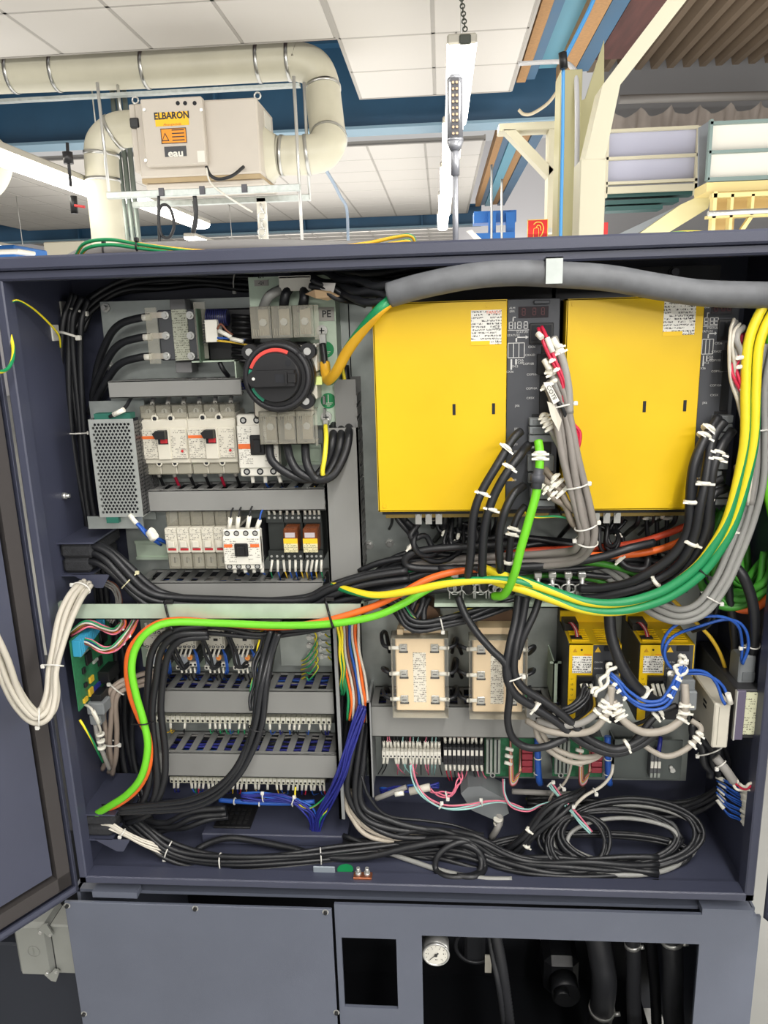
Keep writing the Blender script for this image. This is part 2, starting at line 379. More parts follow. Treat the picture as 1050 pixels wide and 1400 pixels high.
# open left door: inner pan, gasket, edge
def door(side):
    d = B()
    if side < 0: hx, hy, ang, L = XL-.001, YF-.004, R(180+57), .64
    else: hx, hy, ang, L = XR+.008, YF-.02, R(-62), .5
    u = Vector((math.cos(ang), math.sin(ang), 0)); nrm = Vector((-u.y, u.x, 0))*(1 if side > 0 else -1)*-1
    if side < 0: nrm = Vector((-u.y, u.x, 0))*(1 if Vector((-u.y, u.x, 0)).x > 0 else -1)
    else: nrm = Vector((-u.y, u.x, 0))*(1 if Vector((-u.y, u.x, 0)).x < 0 else -1)
    h = Vector((hx, hy, 0)); z0, z1 = ZB-.012, ZT-.0
    def pt(a, n, z): q = h+u*a+nrm*n; return Vector((q.x, q.y, z))
    def slab(bb, a0, a1, n0, n1, za, zb_, m): bb.prism([pt(a0, n0, za), pt(a1, n0, za), pt(a1, n1, za), pt(a0, n1, za)], (0, 0, zb_-za), m)
    slab(d, 0, L, -.03, -.026, z0, z1, navy)
    for a0, a1, za, zb_ in ((0, .004, z0, z1), (L-.004, L, z0, z1), (0, L, z0, z0+.004), (0, L, z1-.004, z1)): slab(d, a0, a1, -.03, 0, za, zb_, navy)
    for a0, a1, za, zb_ in ((0, .005, z0, z1), (0, L, z0, z0+.012), (0, L, z1-.02, z1), (L-.02, L, z0, z1)): slab(d, a0, a1, -.004, 0, za, zb_, navy)
    o = d.build('door', cab, 'opened cabinet door leaf standing out at the '+('left' if side < 0 else 'right'))
    g = B(); gm = mat('door_gasket', (58, 54, 53), .8)
    for a0, a1, za, zb_ in ((.007, .03, z0+.014, z1-.024), (.007, L-.03, z0+.014, z0+.04), (.024, L-.03, z1-.046, z1-.024)): slab(g, a0, a1, -.026, -.008, za, zb_, gm)
    g.build('gasket', o)
    g = B(); slab(g, .036, L-.05, -.026, -.012, z0+.05, z1-.06, navy); slab(g, .075, L-.1, -.013, -.0115, z0+.055, z1-.08, navy); g.build('stiffening_panel', o)
    return pt
LD = door(-1); door(1)
# machine base below
base = T('machine_stand', 'dark grey machine base with cut-out windows under the cabinet', 'machine', (0, 1.4, 0))
lx0, lx1, lz1 = -.667, .512, .737
xs = P(458, 1320, 1.10).x
w1 = pb(469, 1283, 543, 1378, 1.10); w2 = pb(578, 1285, 951, 1420, 1.10)
b = B(); b.holed(xs+.004, lx1, .1, lz1, 1.10, 1.106, [w1, (w2[0], w2[1], .45, w2[3])], navy2); b.build('front_plate', base)
b = B(); b.box(lx0+.004, lx1-.002, 1.12, 1.7, lz1-.006, lz1, navy2); b.build('top_plate', base)
b = B(); b.box(lx0+.01, lx0+.016, 1.12, 1.7, .1, lz1, navy2); b.build('side_plate', base); b = B(); b.box(lx1-.012, lx1-.006, 1.106, 1.7, .1, lz1, navy2); b.build('side_plate', base)
b = B(); b.box(lx0, xs, 1.092, 1.098, .1, lz1-.004, navy2, .001)
b.build('cover_panel', base, 'large bolted cover panel of the base')
for px, py in ((92, 1238), (267, 1242), (445, 1247), (115, 1386), (460, 1384)):
    q = P(px, py, 1.092); b = B(); b.cyl((q.x, 1.092, q.z), (q.x, 1.0915, q.z), .0055, steel); b.cyl((q.x, 1.0915, q.z), (q.x, 1.088, q.z), .0035, black, 6); b.build('bolt', base)
b = B(); b.box(lx0, lx1, 1.6, 1.7, .02, lz1-.01, dark); b.build('rear_plate', base)
b = B(); b.box(lx0+.05, lx1-.05, 1.13, 1.6, .0, .1, dark); b.build('plinth', base)
b = B(); b.box(XL+.04, XR-.04, YF+.05, YB, lz1, ZB+.003, dark); b.box(XL+.02, XL+.1, YF-.0, YF+.02, lz1, lz1+.012, navy2); b.box(XR-.08, XR+.0, YF-.0, YF+.02, lz1, lz1+.012, navy2); b.build('support_rail', base)

b = B(); b.box(-2.2, lx0-.03, 1.34, 2.2, 0, .69, dark); b.box(-2.2, lx0-.03, 1.32, 2.2, .0, .42, mat('machine_bed_paint', (44, 48, 58), .6), .004)
tag(b.build('machine_bed'), 'dark machine bed behind the grey connector hood, bottom left', 'machine')
# ================================================================ ducting and filter unit
ring = mat('clamp_steel', (190, 190, 186), .3, 1.0)
def pipe(name, label, pts, r, rings=(), cat='duct'):
    P_ = catmull([P(*p) for p in pts], 10); o = T(name, label, cat, P_[-1]); b = B(); b.tube(P_, r, pipe_m, 24); b.build('pipe', o)
    for px, py in rings:
        i = min(range(1, len(P_)-1), key=lambda k: (Q2(P_[k])[0]-px)**2+(Q2(P_[k])[1]-py)**2); d = (P_[i+1]-P_[i-1]).normalized()
        b = B(); b.tube([P_[i]-d*.012, P_[i]+d*.012], r*1.05, ring, 24); b.build('pipe_clamp', o)
    return o
def Q2(v):
    z = v.z-CH; c = [v.x*XV[i]+v.y*YV[i]-z*ZD[i] for i in range(3)]; return (CX+F*c[0]/c[2], CY+F*c[1]/c[2])
pipe('air_duct', 'long cream round air duct running under the ceiling edge and bending down', [(-160, 113, 5.95), (0, 102, 5.95), (200, 94, 5.95), (380, 84, 5.95), (405, 84, 5.95), (428, 92, 5.95), (439, 112, 5.95), (443, 140, 5.9), (447, 175, 5.8), (449, 192, 5.7), (440, 207, 5.62), (420, 212, 5.6), (395, 213, 5.6), (378, 213, 5.6)], .125, ((18, 100), (77, 97), (205, 93), (347, 86), (397, 84), (443, 122), (449, 190), (419, 212), (386, 213)))
pipe('air_duct', 'short cream duct elbow leaving the filter unit and dropping behind the cabinet', [(196, 176, 5.6), (180, 176, 5.6), (158, 180, 5.6), (141, 196, 5.6), (139, 220, 5.6), (142, 260, 5.6), (147, 310, 5.6), (152, 370, 5.6)], .115, ((155, 181), (139, 212), (141, 247)))
pipe('air_duct', 'cream duct elbow cut off by the left picture edge', [(-40, 190, 5.2), (-12, 205, 5.2), (-3, 225, 5.2), (-14, 250, 5.2), (-40, 262, 5.2)], .09)
fu = T('filter_unit', 'warm grey ceiling-hung air filter unit with yellow and orange stickers', 'air filter', P(270, 250, 5.5)); Y = 5.3
X0, X1, Z0, Z1 = pb(187, 137, 354, 240, Y)
b = B(); b.box(X0, X1, Y, 5.78, Z0, Z1, unitg, .01); b.build('housing', fu)
b = B(); b.box(X0+.02, X1+.01, Y+.03, 5.76, Z0-.07, Z0-.03, unitg, .01); b.box(X0, X1-.01, Y+.02, 5.75, Z0-.03, Z0, mat('tray_rust', (170, 150, 116), .6, var=.1, vs=3)); b.build('drip_tray', fu)
a0, a1, c0, c1 = pb(195, 133, 279, 226, Y-.06); b = B(); b.box(a0, a1, Y-.06, Y, c0, c1, unitg, .008); dr = b.build('door', fu)
for px in (243, 253, 266): q = P(px, 141, Y-.062); b = B(); b.cyl(q, q+Vector((0, .004, 0)), .013, dark, 14); b.build('indicator', dr)
for px, py in ((199, 219), (197, 150), (275, 150)): q = P(px, py, Y-.066); b = B(); b.cyl(q, q+Vector((0, .006, 0)), .01, steel, 10); b.build('latch', dr)
ys = mat('sticker_yellow', (250, 192, 20), .5); os_ = mat('sticker_orange', (240, 150, 24), .5)
def stick(px0, py0, px1, py1, m, Y=Y-.0615):
    a0, a1, c0, c1 = pb(px0, py0, px1, py1, Y); b = B(); b.box(a0, a1, Y-.001, Y, c0, c1, m); return b.build('sticker', dr), (a0+a1)/2, (c0+c1)/2
o, cx, cz = stick(212, 153, 258, 172, ys); txt('ELBARON', .056, (cx, Y-.063, cz+.018), mat('ink', (36, 36, 38), .5), o, sx=.93, bold=.002); txt('Absaugtechnik', .02, (cx, Y-.063, cz-.032), mat('red_small_print', (190, 80, 40), .5), o)
o, cx, cz = stick(220, 175, 255, 196, os_); b = B(); b.prism([(cx-.08, Y-.063, cz-.03), (cx-.03, Y-.063, cz-.03), (cx-.055, Y-.063, cz+.02)], (0, -.001, 0), mat('ink')); b.prism([(cx-.072, Y-.0645, cz-.025), (cx-.038, Y-.0645, cz-.025), (cx-.055, Y-.0645, cz+.009)], (0, -.001, 0), os_); b.build('warning_triangle', o)
b = B(); a0, a1, c0, c1 = pb(220, 175, 255, 196, Y-.064)
for i in range(4): b.box(cx-.01, cx+.07, Y-.064, Y-.063, cz+.03-.02*i, cz+.036-.02*i, mat('ink'))
for (u0, u1, v0, v1) in ((a0, a1, c1-.004, c1), (a0, a1, c0, c0+.004), (a0, a0+.004, c0, c1), (a1-.004, a1, c0, c1)): b.box(u0, u1, Y-.064, Y-.063, v0, v1, mat('ink'))
b.build('print_lines', o)
o, cx, cz = stick(225, 200, 255, 214, mat('dark_sticker', (60, 62, 66), .5)); txt('eau', .06, (cx, Y-.063, cz-.012), white, o, sx=1.2, bold=.002)
stick(270, 206, 280, 222, white)
a0, a1, c0, c1 = pb(180, 142, 192, 236, Y+.02); b = B(); b.box(a0, X0, Y+.02, Y+.3, c0, c1, unitg, .006); b.build('side_panel', fu)
b = B(); q = P(186, 168, Y-.0); b.box(q.x-.04, q.x+.02, Y-.01, Y+.02, q.z-.03, q.z+.03, black, .006); b.build('latch_block', fu)
for px, py in ((185, 137), (352, 131)): q = P(px, py, 5.4); b = B(); b.torus(q, (0, 1, 0), .02, .006, steel, 16, 6); b.build('eye_bolt', fu)
xq = X1+.0; b = B(); n0 = len(b.v); zc = P(378, 213, 5.6).z; yc = 5.58
for k in range(16):
    a = 2*math.pi*(k+.5)/16; c_, s_ = math.cos(a), math.sin(a); q = max(abs(c_), abs(s_))
    b.v.append(Vector((xq, yc+.16*c_/q, zc+.16*s_/q)))
for k in range(16): a = 2*math.pi*(k+.5)/16; b.v.append(Vector((P(381, 213, 5.6).x, yc+.125*math.cos(a), zc+.125*math.sin(a))))
for k in range(16): b.face([n0+k, n0+(k+1) % 16, n0+16+(k+1) % 16, n0+16+k], pipe_m, True)
b.build('transition_piece', fu)
b = B(); b.box(X1, X1+.003, 5.5, 5.7, zc+.12, zc+.26, white); b.box(X1+.003, X1+.004, 5.5, 5.6, zc+.12, zc+.16, mat('sticker_blue', (60, 130, 180), .5)); b.build('side_label', fu)
b = B(); b.tube(catmull([P(282, 228, 5.22), P(288, 240, 5.2), P(300, 245, 5.2), P(318, 240, 5.2), P(333, 228, 5.28)], 6), .011, cblk, 8); b.build('black_lead', fu)
b = B(); b.tube(catmull([P(282, 230, 5.2), P(288, 250, 5.15), P(310, 268, 5.1), P(345, 290, 5.1)], 6), .006, white, 6); b.build('white_lead', fu)
for x0, x1, y0, y1, Yr, lab in ((145, 410, 265, 258, 5.15, 'front steel channel carrying the filter unit'), (180, 423, 277, 272, 5.7, 'rear steel channel carrying the filter unit')):
    a, c = P(x0, y0, Yr), P(x1, y1, Yr); zm = (a.z+c.z)/2; b = B(); b.box(a.x, c.x, Yr, Yr+.04, zm-.02, zm+.02, galv, .003); r = T('strut_channel', lab, 'steel channel', a); b.build('channel', r)
    for px in (220, 276, 334):
        if Yr < 5.3: q = P(px, 260, Yr-.01); b = B(); b.box(q.x-.018, q.x+.018, Yr-.01, Yr, zm-.02, zm+.03, mat('dark_bolt', (70, 70, 74), .3, .8), .002); b.build('clamp', r)
for x0, y0, x1, y1, Yr, lab in ((130, 113, 152, 262, 5.3, 'thin hanging rod left of the filter unit'), (163, 112, 164, 170, 5.9, 'short hanging rod behind the duct elbow'), (405, 104, 410, 335, 5.4, 'long hanging rod right of the filter unit'), (418, 112, 421, 275, 5.75, 'second hanging rod right of the filter unit')):
    a = P(x0, y0, Yr); zb_ = P(x1, y1, Yr).z; a = Vector((P((x0+x1)/2, (y0+y1)/2, Yr).x, Yr, a.z)); b = B(); b.cyl(a, (a.x, Yr, zb_), .011, steel, 8); tag(b.build('hanging_rod'), lab, 'rod')
for k in range(3):
    a = P(161+8*k, 200, 6.3); zb_ = P(166+8*k, 345, 6.3).z; b = B(); b.cyl((a.x, 6.3, 0), (a.x, 6.3, ZC+.3), .02, mat('conduit_grey_green', (132, 142, 136), .45, .3), 10); tag(b.build('conduit'), ['left', 'middle', 'right'][k]+' of three vertical grey conduits beside the duct elbow', 'conduit')
def wire(name, lab, cat, pts, r, m): b = B(); b.tube(catmull([P(*p) for p in pts], 6), r, m, 8); return tag(b.build(name), lab, cat)
wire('hanging_cable', 'black looped cable hanging under the front steel channel', 'cable', [(217, 268, 5.1), (217, 300, 5.1), (221, 322, 5.1), (232, 324, 5.1), (238, 308, 5.1), (234, 288, 5.1), (226, 280, 5.1), (219, 284, 5.1), (217, 300, 5.1), (219, 345, 5.1)], .01, cblk)
wire('hanging_cable', 'doubled black cable hanging straight under the filter unit', 'cable', [(266, 268, 5.1), (268, 290, 5.1), (264, 318, 5.1), (268, 300, 5.12), (266, 275, 5.12)], .014, cblk)
r = T('hanging_plug', 'black hanging plug with a red tag under the left lamp', 'plug', P(101, 290, 4.8)); b = B(); b.tube([P(92, 195, 4.8), P(93, 215, 4.8), P(97, 255, 4.8)], .01, cblk, 8); b.tube([P(92, 208, 4.8), P(94, 224, 4.8)], .03, black, 10); b.build('cable', r)
b = B(); b.tube([P(100, 268, 4.8), P(102, 292, 4.8)], .022, black, 10); b.build('plug', r); b = B(); b.tube([P(102, 281, 4.78), P(116, 283, 4.78)], .008, mat('red_tag', (200, 60, 60), .5), 6); b.build('red_tag', r)
r = T('hanging_profile', 'white slotted hanging profile with chain below the filter unit', 'hanging profile', P(357, 330, 5.7)); a0, a1, c0, c1 = pb(352, 270, 365, 336, 5.7); b = B(); b.box(a0, a1, 5.7, 5.73, c0-.2, c1, white, .003); b.build('profile', r)
for k in range(5): q = P(358, 284+k*11, 5.67); b = B(); b.torus(q, (0, 1, 0) if k % 2 else (1, 0, .3), .026, .007, steel, 16, 6); b.build('chain_link', r)
wire('conduit', 'thin blue-grey conduit dropping from the far ceiling behind the duct', 'conduit', [(443, 228, 8.9), (456, 250, 9.4), (465, 268, 9.9), (474, 286, 10.4), (476, 330, 10.4)], .02, mat('conduit_blue_grey', (150, 166, 184), .5))
# ================================================================ lamps
lampm = mat('lamp_tube_glow', (255, 250, 238), .5, emis=9); lampg = mat('lamp_housing_grey', (176, 172, 160), .5)
def lamp(lab, X, z, y0, y1, w=.15, em=lampm, hang=True):
    r = T('batten_lamp', lab, 'ceiling lamp', (X, (y0+y1)/2, z)); b = B(); b.box(X-w*.5, X+w*.5, y0, y1, z+.035, z+.085, lampg, .01); b.build('housing', r)
    b = B(); pr = [(X-w*.5, y0+.01, z+.04), (X-w*.42, y0+.01, z+.008), (X-w*.2, y0+.01, z-.005), (X+w*.2, y0+.01, z-.005), (X+w*.42, y0+.01, z+.008), (X+w*.5, y0+.01, z+.04)]; b.prism(pr, (0, y1-y0-.02, 0), em); b.build('diffuser', r)
    for y in (y0+.12, y1-.12):
        b = B(); b.tube(catmull([Vector((X, y, z+.085)), Vector((X, y, z+.12)), Vector((X, y, ZC))], 3), .006, steel, 6); b.build('hanger', r)
    return r
q = PZ(640, 70, 3.0)
lamp('bright tube lamp over the cabinet, nearest of the centre row', q.x-.03, 3.0, q.y, q.y+1.55)
for k in range(4): lamp(['second', 'third', 'fourth', 'fifth'][k]+' tube lamp going back in the bright centre row', q.x-.03-.02*(k+1), 3.0, q.y+1.6*(k+1), q.y+1.6*(k+1)+1.55)
r = T('lamp_hook', 'dark hook and chain holding the near end of the centre lamp', 'hook', P(636, 55, q.y)); b = bx(628, 46, 644, 60, q.y-.01, .05, mat('hook_dark', (60, 64, 56), .5), .006); b.build('bracket', r)
for k in range(9): c_ = P(631+.6*k, -2+5.2*k, q.y+.02); b = B(); b.torus(c_, (1, 0, 0) if k % 2 else (0, 1, 0), .011, .0035, mat('hook_dark'), 12, 5); b.build('chain_link', r)
lamp('long tube lamp crossing the left edge in front of the duct elbow', -2.55, 2.66, 3.3, 6.2, .2); lamp('tube lamp behind the duct elbow, left row', -2.5, 2.7, 6.5, 8.4, .2)
lamp('tube lamp at the far left just above the cabinet roof', -5.9, 2.78, 8.6, 11.2, .2); lamp('far tube lamp behind the filter unit', -3.3, 2.82, 10.5, 12.8, .16)
# ================================================================ signal post on the roof
sg_ = T('signal_post', 'grey post with a column of small lamps in its round head, on the roof', 'signal lamp', P(623, 345, 1.3))
Yp_ = 1.3; q = P(623, 335, Yp_)
def zy(py): return P(623, py, Yp_).z
tb = P(622, 150, Yp_).x; gl = mat('post_grey', (186, 188, 194), .35, .5)
xs0 = q.x
b = B(); b.cyl((xs0, Yp_, ZT), (xs0, Yp_, zy(238)), .0047, gl, 14); b.cyl((xs0, Yp_, zy(240)), (xs0, Yp_, zy(206)), .0068, gl, 16); b.build('pole', sg_)
b = B(); b.cyl((xs0, Yp_, zy(206)), (xs0, Yp_, zy(194)), .008, gl, 20, r2=.013); b.cyl((xs0, Yp_, zy(194)), (xs0, Yp_, zy(190)), .013, gl, 20); b.build('collar', sg_)
b = B(); b.cyl((xs0, Yp_, zy(191)), (xs0, Yp_, zy(108)), .0122, clear_mat('lamp_glass', (206, 208, 214), .35, .1), 24); b.build('lens', sg_)
b = B(); b.box(xs0-.0062, xs0+.0062, Yp_-.0126, Yp_-.009, zy(190), zy(110), mat('led_board', (84, 84, 88), .5)); b.build('lamp_board', sg_)
b = B(); b.cyl((xs0, Yp_, zy(109)), (xs0, Yp_, zy(103)), .0126, gl, 24, r2=.008); b.build('cap', sg_)
for k in range(9):
    for s_ in (-1, 1): z = zy(185-8.6*k); b = B(); b.cyl((xs0+s_*.0028, Yp_-.0146, z), (xs0+s_*.0028, Yp_-.0125, z), .0019, mat('led_amber', (226, 190, 150), .3), 8); b.build('small_lamp', sg_)
# ================================================================ right side steelwork
z_ = 3.66
def strip(lab, xa, xb, m, z, y0=4.4, y1=7.3, h=.12, name='beam', cat='beam'):
    A = PZ(xa, 0, z).x; Bq = PZ(xb, 0, z).x; b = B(); b.box(A, Bq, y0, y1, z, z+h, m); tag(b.build(name), lab, cat)
strip('chipboard plank along the ceiling edge, left one of the two by the blue hose', 742, 758, wood, 3.64, name='plank', cat='plank')
strip('dark blue steel flange between the left chipboard plank and the teal sheet', 758, 773, blue, 3.66)
strip('teal painted steel sheet between the two chipboard planks', 773, 812, teal, 3.74, name='steel_sheet', cat='steel sheet')
strip('chipboard plank under the blue hose, right one of the two', 813, 837, wood, 3.64, name='plank', cat='plank')
strip('blue steel flange right of the chipboard planks', 838, 862, blue, 3.7)
strip('dark brown board above the cream brace', 863, 930, dk, 3.78, name='board', cat='board')
for k, (xa, xb, m_, lab) in enumerate(((640, 650, wood, 'far chipboard plank at the edge of the back ceiling'), (652, 664, blue, 'far blue flange right of the back ceiling'), (665, 688, teal, 'far teal sheet right of the back ceiling'), (690, 704, wood, 'far orange-brown plank right of the back ceiling'), (705, 722, blue, 'far blue flange beside the cream brace'))):
    A = PZ(xa-0, 290, 3.6).x; Bq = PZ(xb-0, 290, 3.6).x; s0 = PZ(700, 190, 3.6).y; b = B(); A2 = .62+(.0, .17, .42, .95, 1.3)[k]; b.box(.62+(0, .08, .16, .28, .38)[k], .62+(.075, .155, .275, .375, .5)[k], 8.5, 14.4, 3.6+.02*(k % 2), 3.72, m_); tag(b.build(['plank', 'beam', 'steel_sheet', 'plank', 'beam'][k]), lab, ['plank', 'beam', 'steel sheet', 'plank', 'beam'][k])
wire('air_hose', 'bright blue hose running along the plank then hanging straight down', 'hose', [(818, -20, 4.6), (808, 8, 4.6), (790, 45, 4.6), (772, 80, 4.6)], .011, mat('hose_blue', (72, 156, 222), .4))
wire('air_hose', 'bright blue hose hanging straight down in front of the cream column', 'hose', [(771, 78, 4.1), (770, 100, 4.1), (769, 200, 4.1), (766, 345, 4.1), (765, 420, 4.1)], .0085, mat('hose_blue')); b = B(); b.tube([P(769, 72, 4.08), P(771, 94, 4.08)], .02, black, 10); tag(b.build('hose_holder'), 'black holder at the bend of the blue hose', 'holder')
wire('conduit', 'pale conduit bending from the ceiling edge down beside the column', 'conduit', [(710, 87, 5.0), (745, 85, 4.9), (768, 85, 4.8), (782, 92, 4.7), (788, 110, 4.6), (789, 200, 4.5), (786, 350, 4.5)], .013, mat('pale_conduit', (206, 206, 210), .4))
wire('rope', 'slack beige rope hanging before the blue beam', 'rope', [(709, 150, 6.5), (716, 156, 6.5), (728, 155, 6.5), (748, 142, 6.5), (762, 125, 6.5)], .012, mat('rope_beige', (196, 184, 158), .8))
creamd = mat('khaki_paint', (186, 180, 136), .5)
def ppoly(b, pts, Y, d, m): b.prism([P(x, y, Y) for x, y in pts], (0, d, 0), m); return b
col = T('portal_column', 'cream steel portal column with a diagonal brace going up to the right', 'column', (P(810, 300, 4.2).x, 4.25, 0)); a0, a1, c0, c1 = pb(792, 217, 827, 340, 4.2)
b = B(); b.box(a0, a1, 4.2, 4.4, 0, c1, cream, .004); b.build('column', col)
b = B(); ppoly(b, [(800, 218), (827, 218), (848, 116), (824, 116)], 4.2, .2, cream); b.build('lower_brace', col)
b = B(); ppoly(b, [(824, 116), (848, 116), (962, -30), (935, -30)], 4.2, .2, cream); b.build('upper_brace', col)
kc = T('inner_column', 'khaki column close behind the cream portal column', 'column', (P(778, 300, 4.6).x, 4.7, 0)); a0, a1, c0, c1 = pb(764, 95, 793, 340, 4.6)
b = B(); b.box(a0, a1, 4.6, 4.8, 0, c1, creamd, .004); b.build('column', kc); b = B(); ppoly(b, [(766, 150), (800, 135), (826, 55), (826, 180), (800, 218), (793, 330), (766, 330)], 4.62, .02, creamd); b.build('gusset', kc)
cf = T('cream_portal', 'smaller cream steel frame with a diagonal brace above the red sign', 'steel frame', (P(755, 300, 5.2).x, 5.2, 0)); a0, a1, c0, c1 = pb(682, 166, 795, 177, 5.2)
b = B(); b.box(a0, a1, 5.2, 5.35, c0, c1, cream, .004); b.build('top_beam', cf)
a0, a1, c0, c1 = pb(749, 176, 762, 340, 5.2); b = B(); b.box(a0, a1, 5.2, 5.35, 0, c1, cream, .004); b.build('post', cf)
b = B(); ppoly(b, [(688, 177), (705, 177), (757, 232), (749, 242)], 5.2, .12, cream); b.build('diagonal_brace', cf)
a0, a1, c0, c1 = pb(748, 225, 790, 230, 5.22); b = B(); b.box(a0, a1, 5.22, 5.3, c0, c1, cream); b.build('cross_piece', cf)
# fire hose sign
a0, a1, c0, c1 = pb(721, 300, 749, 331, 5.1); w = a1-a0; h = c1-c0; fs = T('fire_hose_sign', 'square red sign with yellow fire hose symbol on the cream post', 'sign', ((a0+a1)/2, 5.1, c0)); rd = mat('sign_red', (214, 32, 32), .5); sy = mat('sign_yellow', (240, 200, 90), .5)
b = B(); b.box(a0, a1, 5.1, 5.104, c0, c1, rd); b.box(a0+w*.3, a1+.06, 5.104, 5.2, c0+h*.4, c0+h*.6, steel); b.build('plate', fs)
b = B()
for (u0, u1, v0, v1) in ((0, 1, .97, 1), (0, 1, 0, .03), (0, .03, 0, 1), (.97, 1, 0, 1)): b.box(a0+w*u0, a0+w*u1, 5.098, 5.1, c0+h*v0, c0+h*v1, sy)
b.build('border', fs)
def SP(u, v): return Vector((a0+w*u, 5.097, c0+h*v))
b = B(); b.tube(catmull([SP(.3, .12), SP(.3, .55), SP(.38, .62), SP(.52, .62), SP(.55, .5), SP(.55, .12)], 3), .0018, sy, 6); b.tube([SP(.26, .12), SP(.6, .12)], .003, sy, 6); b.tube(catmull([SP(.3, .78), SP(.45, .88), SP(.68, .84), SP(.78, .62), SP(.72, .35), SP(.6, .2)], 4), .0035, sy, 6); b.tube(catmull([SP(.42, .62), SP(.5, .74), SP(.62, .7), SP(.66, .5)], 4), .003, sy, 6); b.build('hose_symbol', fs)
b = bx(825, 304, 831, 330, 4.4, .01, rd); tag(b.build('sign'), 'edge-on red sign just right of the cream portal column', 'sign')
# blue steelwork below far planks
b = bx(650, 318, 704, 335, 9.0, .3, mat('bright_blue_paint', (30, 104, 180), .5)); tag(b.build('blue_beam'), 'bright blue crane beam low behind the signal post', 'beam')
b = bx(648, 288, 706, 304, 9.2, .3, mat('bright_blue_paint')); tag(b.build('blue_beam'), 'bright blue steel carriage above the crane beam', 'beam'); b = bx(668, 290, 678, 345, 9.1, .1, mat('bright_blue_paint')); tag(b.build('blue_post'), 'bright blue post under the steel carriage', 'post'); b = bx(692, 290, 704, 345, 9.1, .1, mat('bright_blue_paint')); tag(b.build('blue_post'), 'bright blue post right under the steel carriage end', 'post')
b = B(); ppoly(b, [(638, 316), (645, 314), (668, 336), (660, 338)], 8.9, .06, white); tag(b.build('white_brace'), 'white diagonal brace beside the bright blue beam', 'brace')
for k, x in enumerate((672, 686)): wire('hanging_chain', ['left', 'right'][k]+' thin chain hanging from the far teal sheet', 'chain', [(x, 225+20*k, 8.6), (x, 280, 8.6), (x, 340, 8.6)], .012, steel)
# ---- gallery at the far right
rw = B(); zt_ = P(940, 92, 10.5).z; zb_ = 0; rw.box(1.9, 12, 10.5, 10.6, 0, zt_+.3, mat('grey_gallery_wall', (150, 150, 152), .8)); rw.build('wall_right', kind='structure')
cr_ = B(); cm_ = mat('corrugated_roof_tan', (146, 128, 108), .6, .2, var=.06, vs=3); x = 1.2
while x < 9: cr_.prism([(x, 4.5, zt_+.12), (x+.03, 4.5, zt_), (x+.10, 4.5, zt_), (x+.13, 4.5, zt_+.12), (x+.13, 4.5, zt_+.14), (x, 4.5, zt_+.14)], (0, 6, 0), cm_); x += .19
cr_.box(1.2, 9, 4.5, 10.5, zt_+.13, zt_+.17, mat('roof_backing', (96, 82, 70), .7)); cr_.build('roof', kind='structure')
a, c = P(846, 136, 9.6), P(1080, 130, 9.6); b = B(); b.cyl(a, c, .045, mat('grey_pipe', (150, 146, 142), .5), 12); tag(b.build('curtain_rail'), 'grey pipe rail carrying the tarpaulin', 'rail')
# tarpaulin
cu_ = B(); cmx = mat('grey_tarpaulin', (168, 158, 150), .8, var=.08, vs=3); a0, a1, c0, c1 = pb(836, 142, 1080, 182, 9.7); N = 60; M_ = 8; n0 = 0
for i in range(N+1):
    f = i/N; X = a0+(a1-a0)*f
    for j in range(M_+1):
        g = j/M_; cu_.v.append(Vector((X, 9.7+.09*math.sin(f*38+g*1.5)*(.4+g)+.03*math.sin(f*90), c1-(c1-c0)*g*1.3-(.10*abs(math.sin(f*6*math.pi))*(1-g)))))
for i in range(N):
    for j in range(M_): k = i*(M_+1)+j; cu_.face([k, k+1, k+M_+2, k+M_+1], cmx, True)
tag(cu_.build('tarpaulin', recalc=False), 'grey draped tarpaulin hanging behind the gallery railing', 'tarpaulin')
lav = mat('lavender_panel', (190, 192, 212), .6); pgm = mat('pale_green_frame', (120, 140, 136), .5); ycm = mat('yellow_cream_paint', (226, 206, 140), .5)
ga = T('gallery_railing', 'cream gallery railing with pale lavender infill panels', 'railing', P(890, 270, 7.5)); Y = 7.5
for (x0, y0, x1, y1, nm, m_, d, Yo) in ((829, 174, 955, 178, 'top_rail', cream, .05, 0), (829, 212, 955, 216, 'middle_rail', cream, .05, 0), (829, 246, 955, 250, 'lower_rail', cream, .05, 0), (829, 253, 955, 262, 'kick_plate', cream, .04, 0), (952, 172, 956, 266, 'post', cream, .05, 0), (829, 174, 832, 270, 'post', cream, .05, 0), (831, 178, 953, 212, 'infill_panel', lav, .02, .06), (831, 216, 953, 247, 'infill_panel', lav, .02, .06)):
    bx(x0, y0, x1, y1, Y+Yo, d, m_).build(nm, ga)
gb = T('gallery_railing', 'white-panelled railing with grey-green frame at the right edge', 'railing', P(1000, 255, 6.6)); Y = 6.6
for (x0, y0, x1, y1, nm, m_, d, Yo) in ((972, 163, 1090, 167, 'top_rail', pgm, .05, 0), (970, 203, 1090, 207, 'middle_rail', pgm, .05, 0), (968, 240, 1090, 246, 'lower_rail', pgm, .05, 0), (969, 163, 973, 246, 'post', pgm, .05, 0), (973, 167, 1090, 203, 'infill_panel', white, .02, .05), (972, 207, 1090, 241, 'infill_panel', white, .02, .05), (966, 247, 1090, 260, 'deck_edge', ycm, .3, 0)):
    bx(x0, y0, x1, y1, Y+Yo, d, m_).build(nm, gb)
b = B(); ppoly(b, [(956, 174), (970, 165), (968, 243), (955, 258)], 7.0, .03, mat('grey_panel', (140, 146, 152), .6)); b.build('side_panel', gb)
dg = mat('dark_green_beam', (44, 84, 82), .5)
for k, (y0, y1) in enumerate(((262, 268), (272, 278), (281, 287))): b = bx(829, y0, 950-k*22, y1, 7.6, .2, dg); tag(b.build('deck_beam'), ['upper', 'middle', 'lower'][k]+' dark green beam under the gallery deck', 'beam')
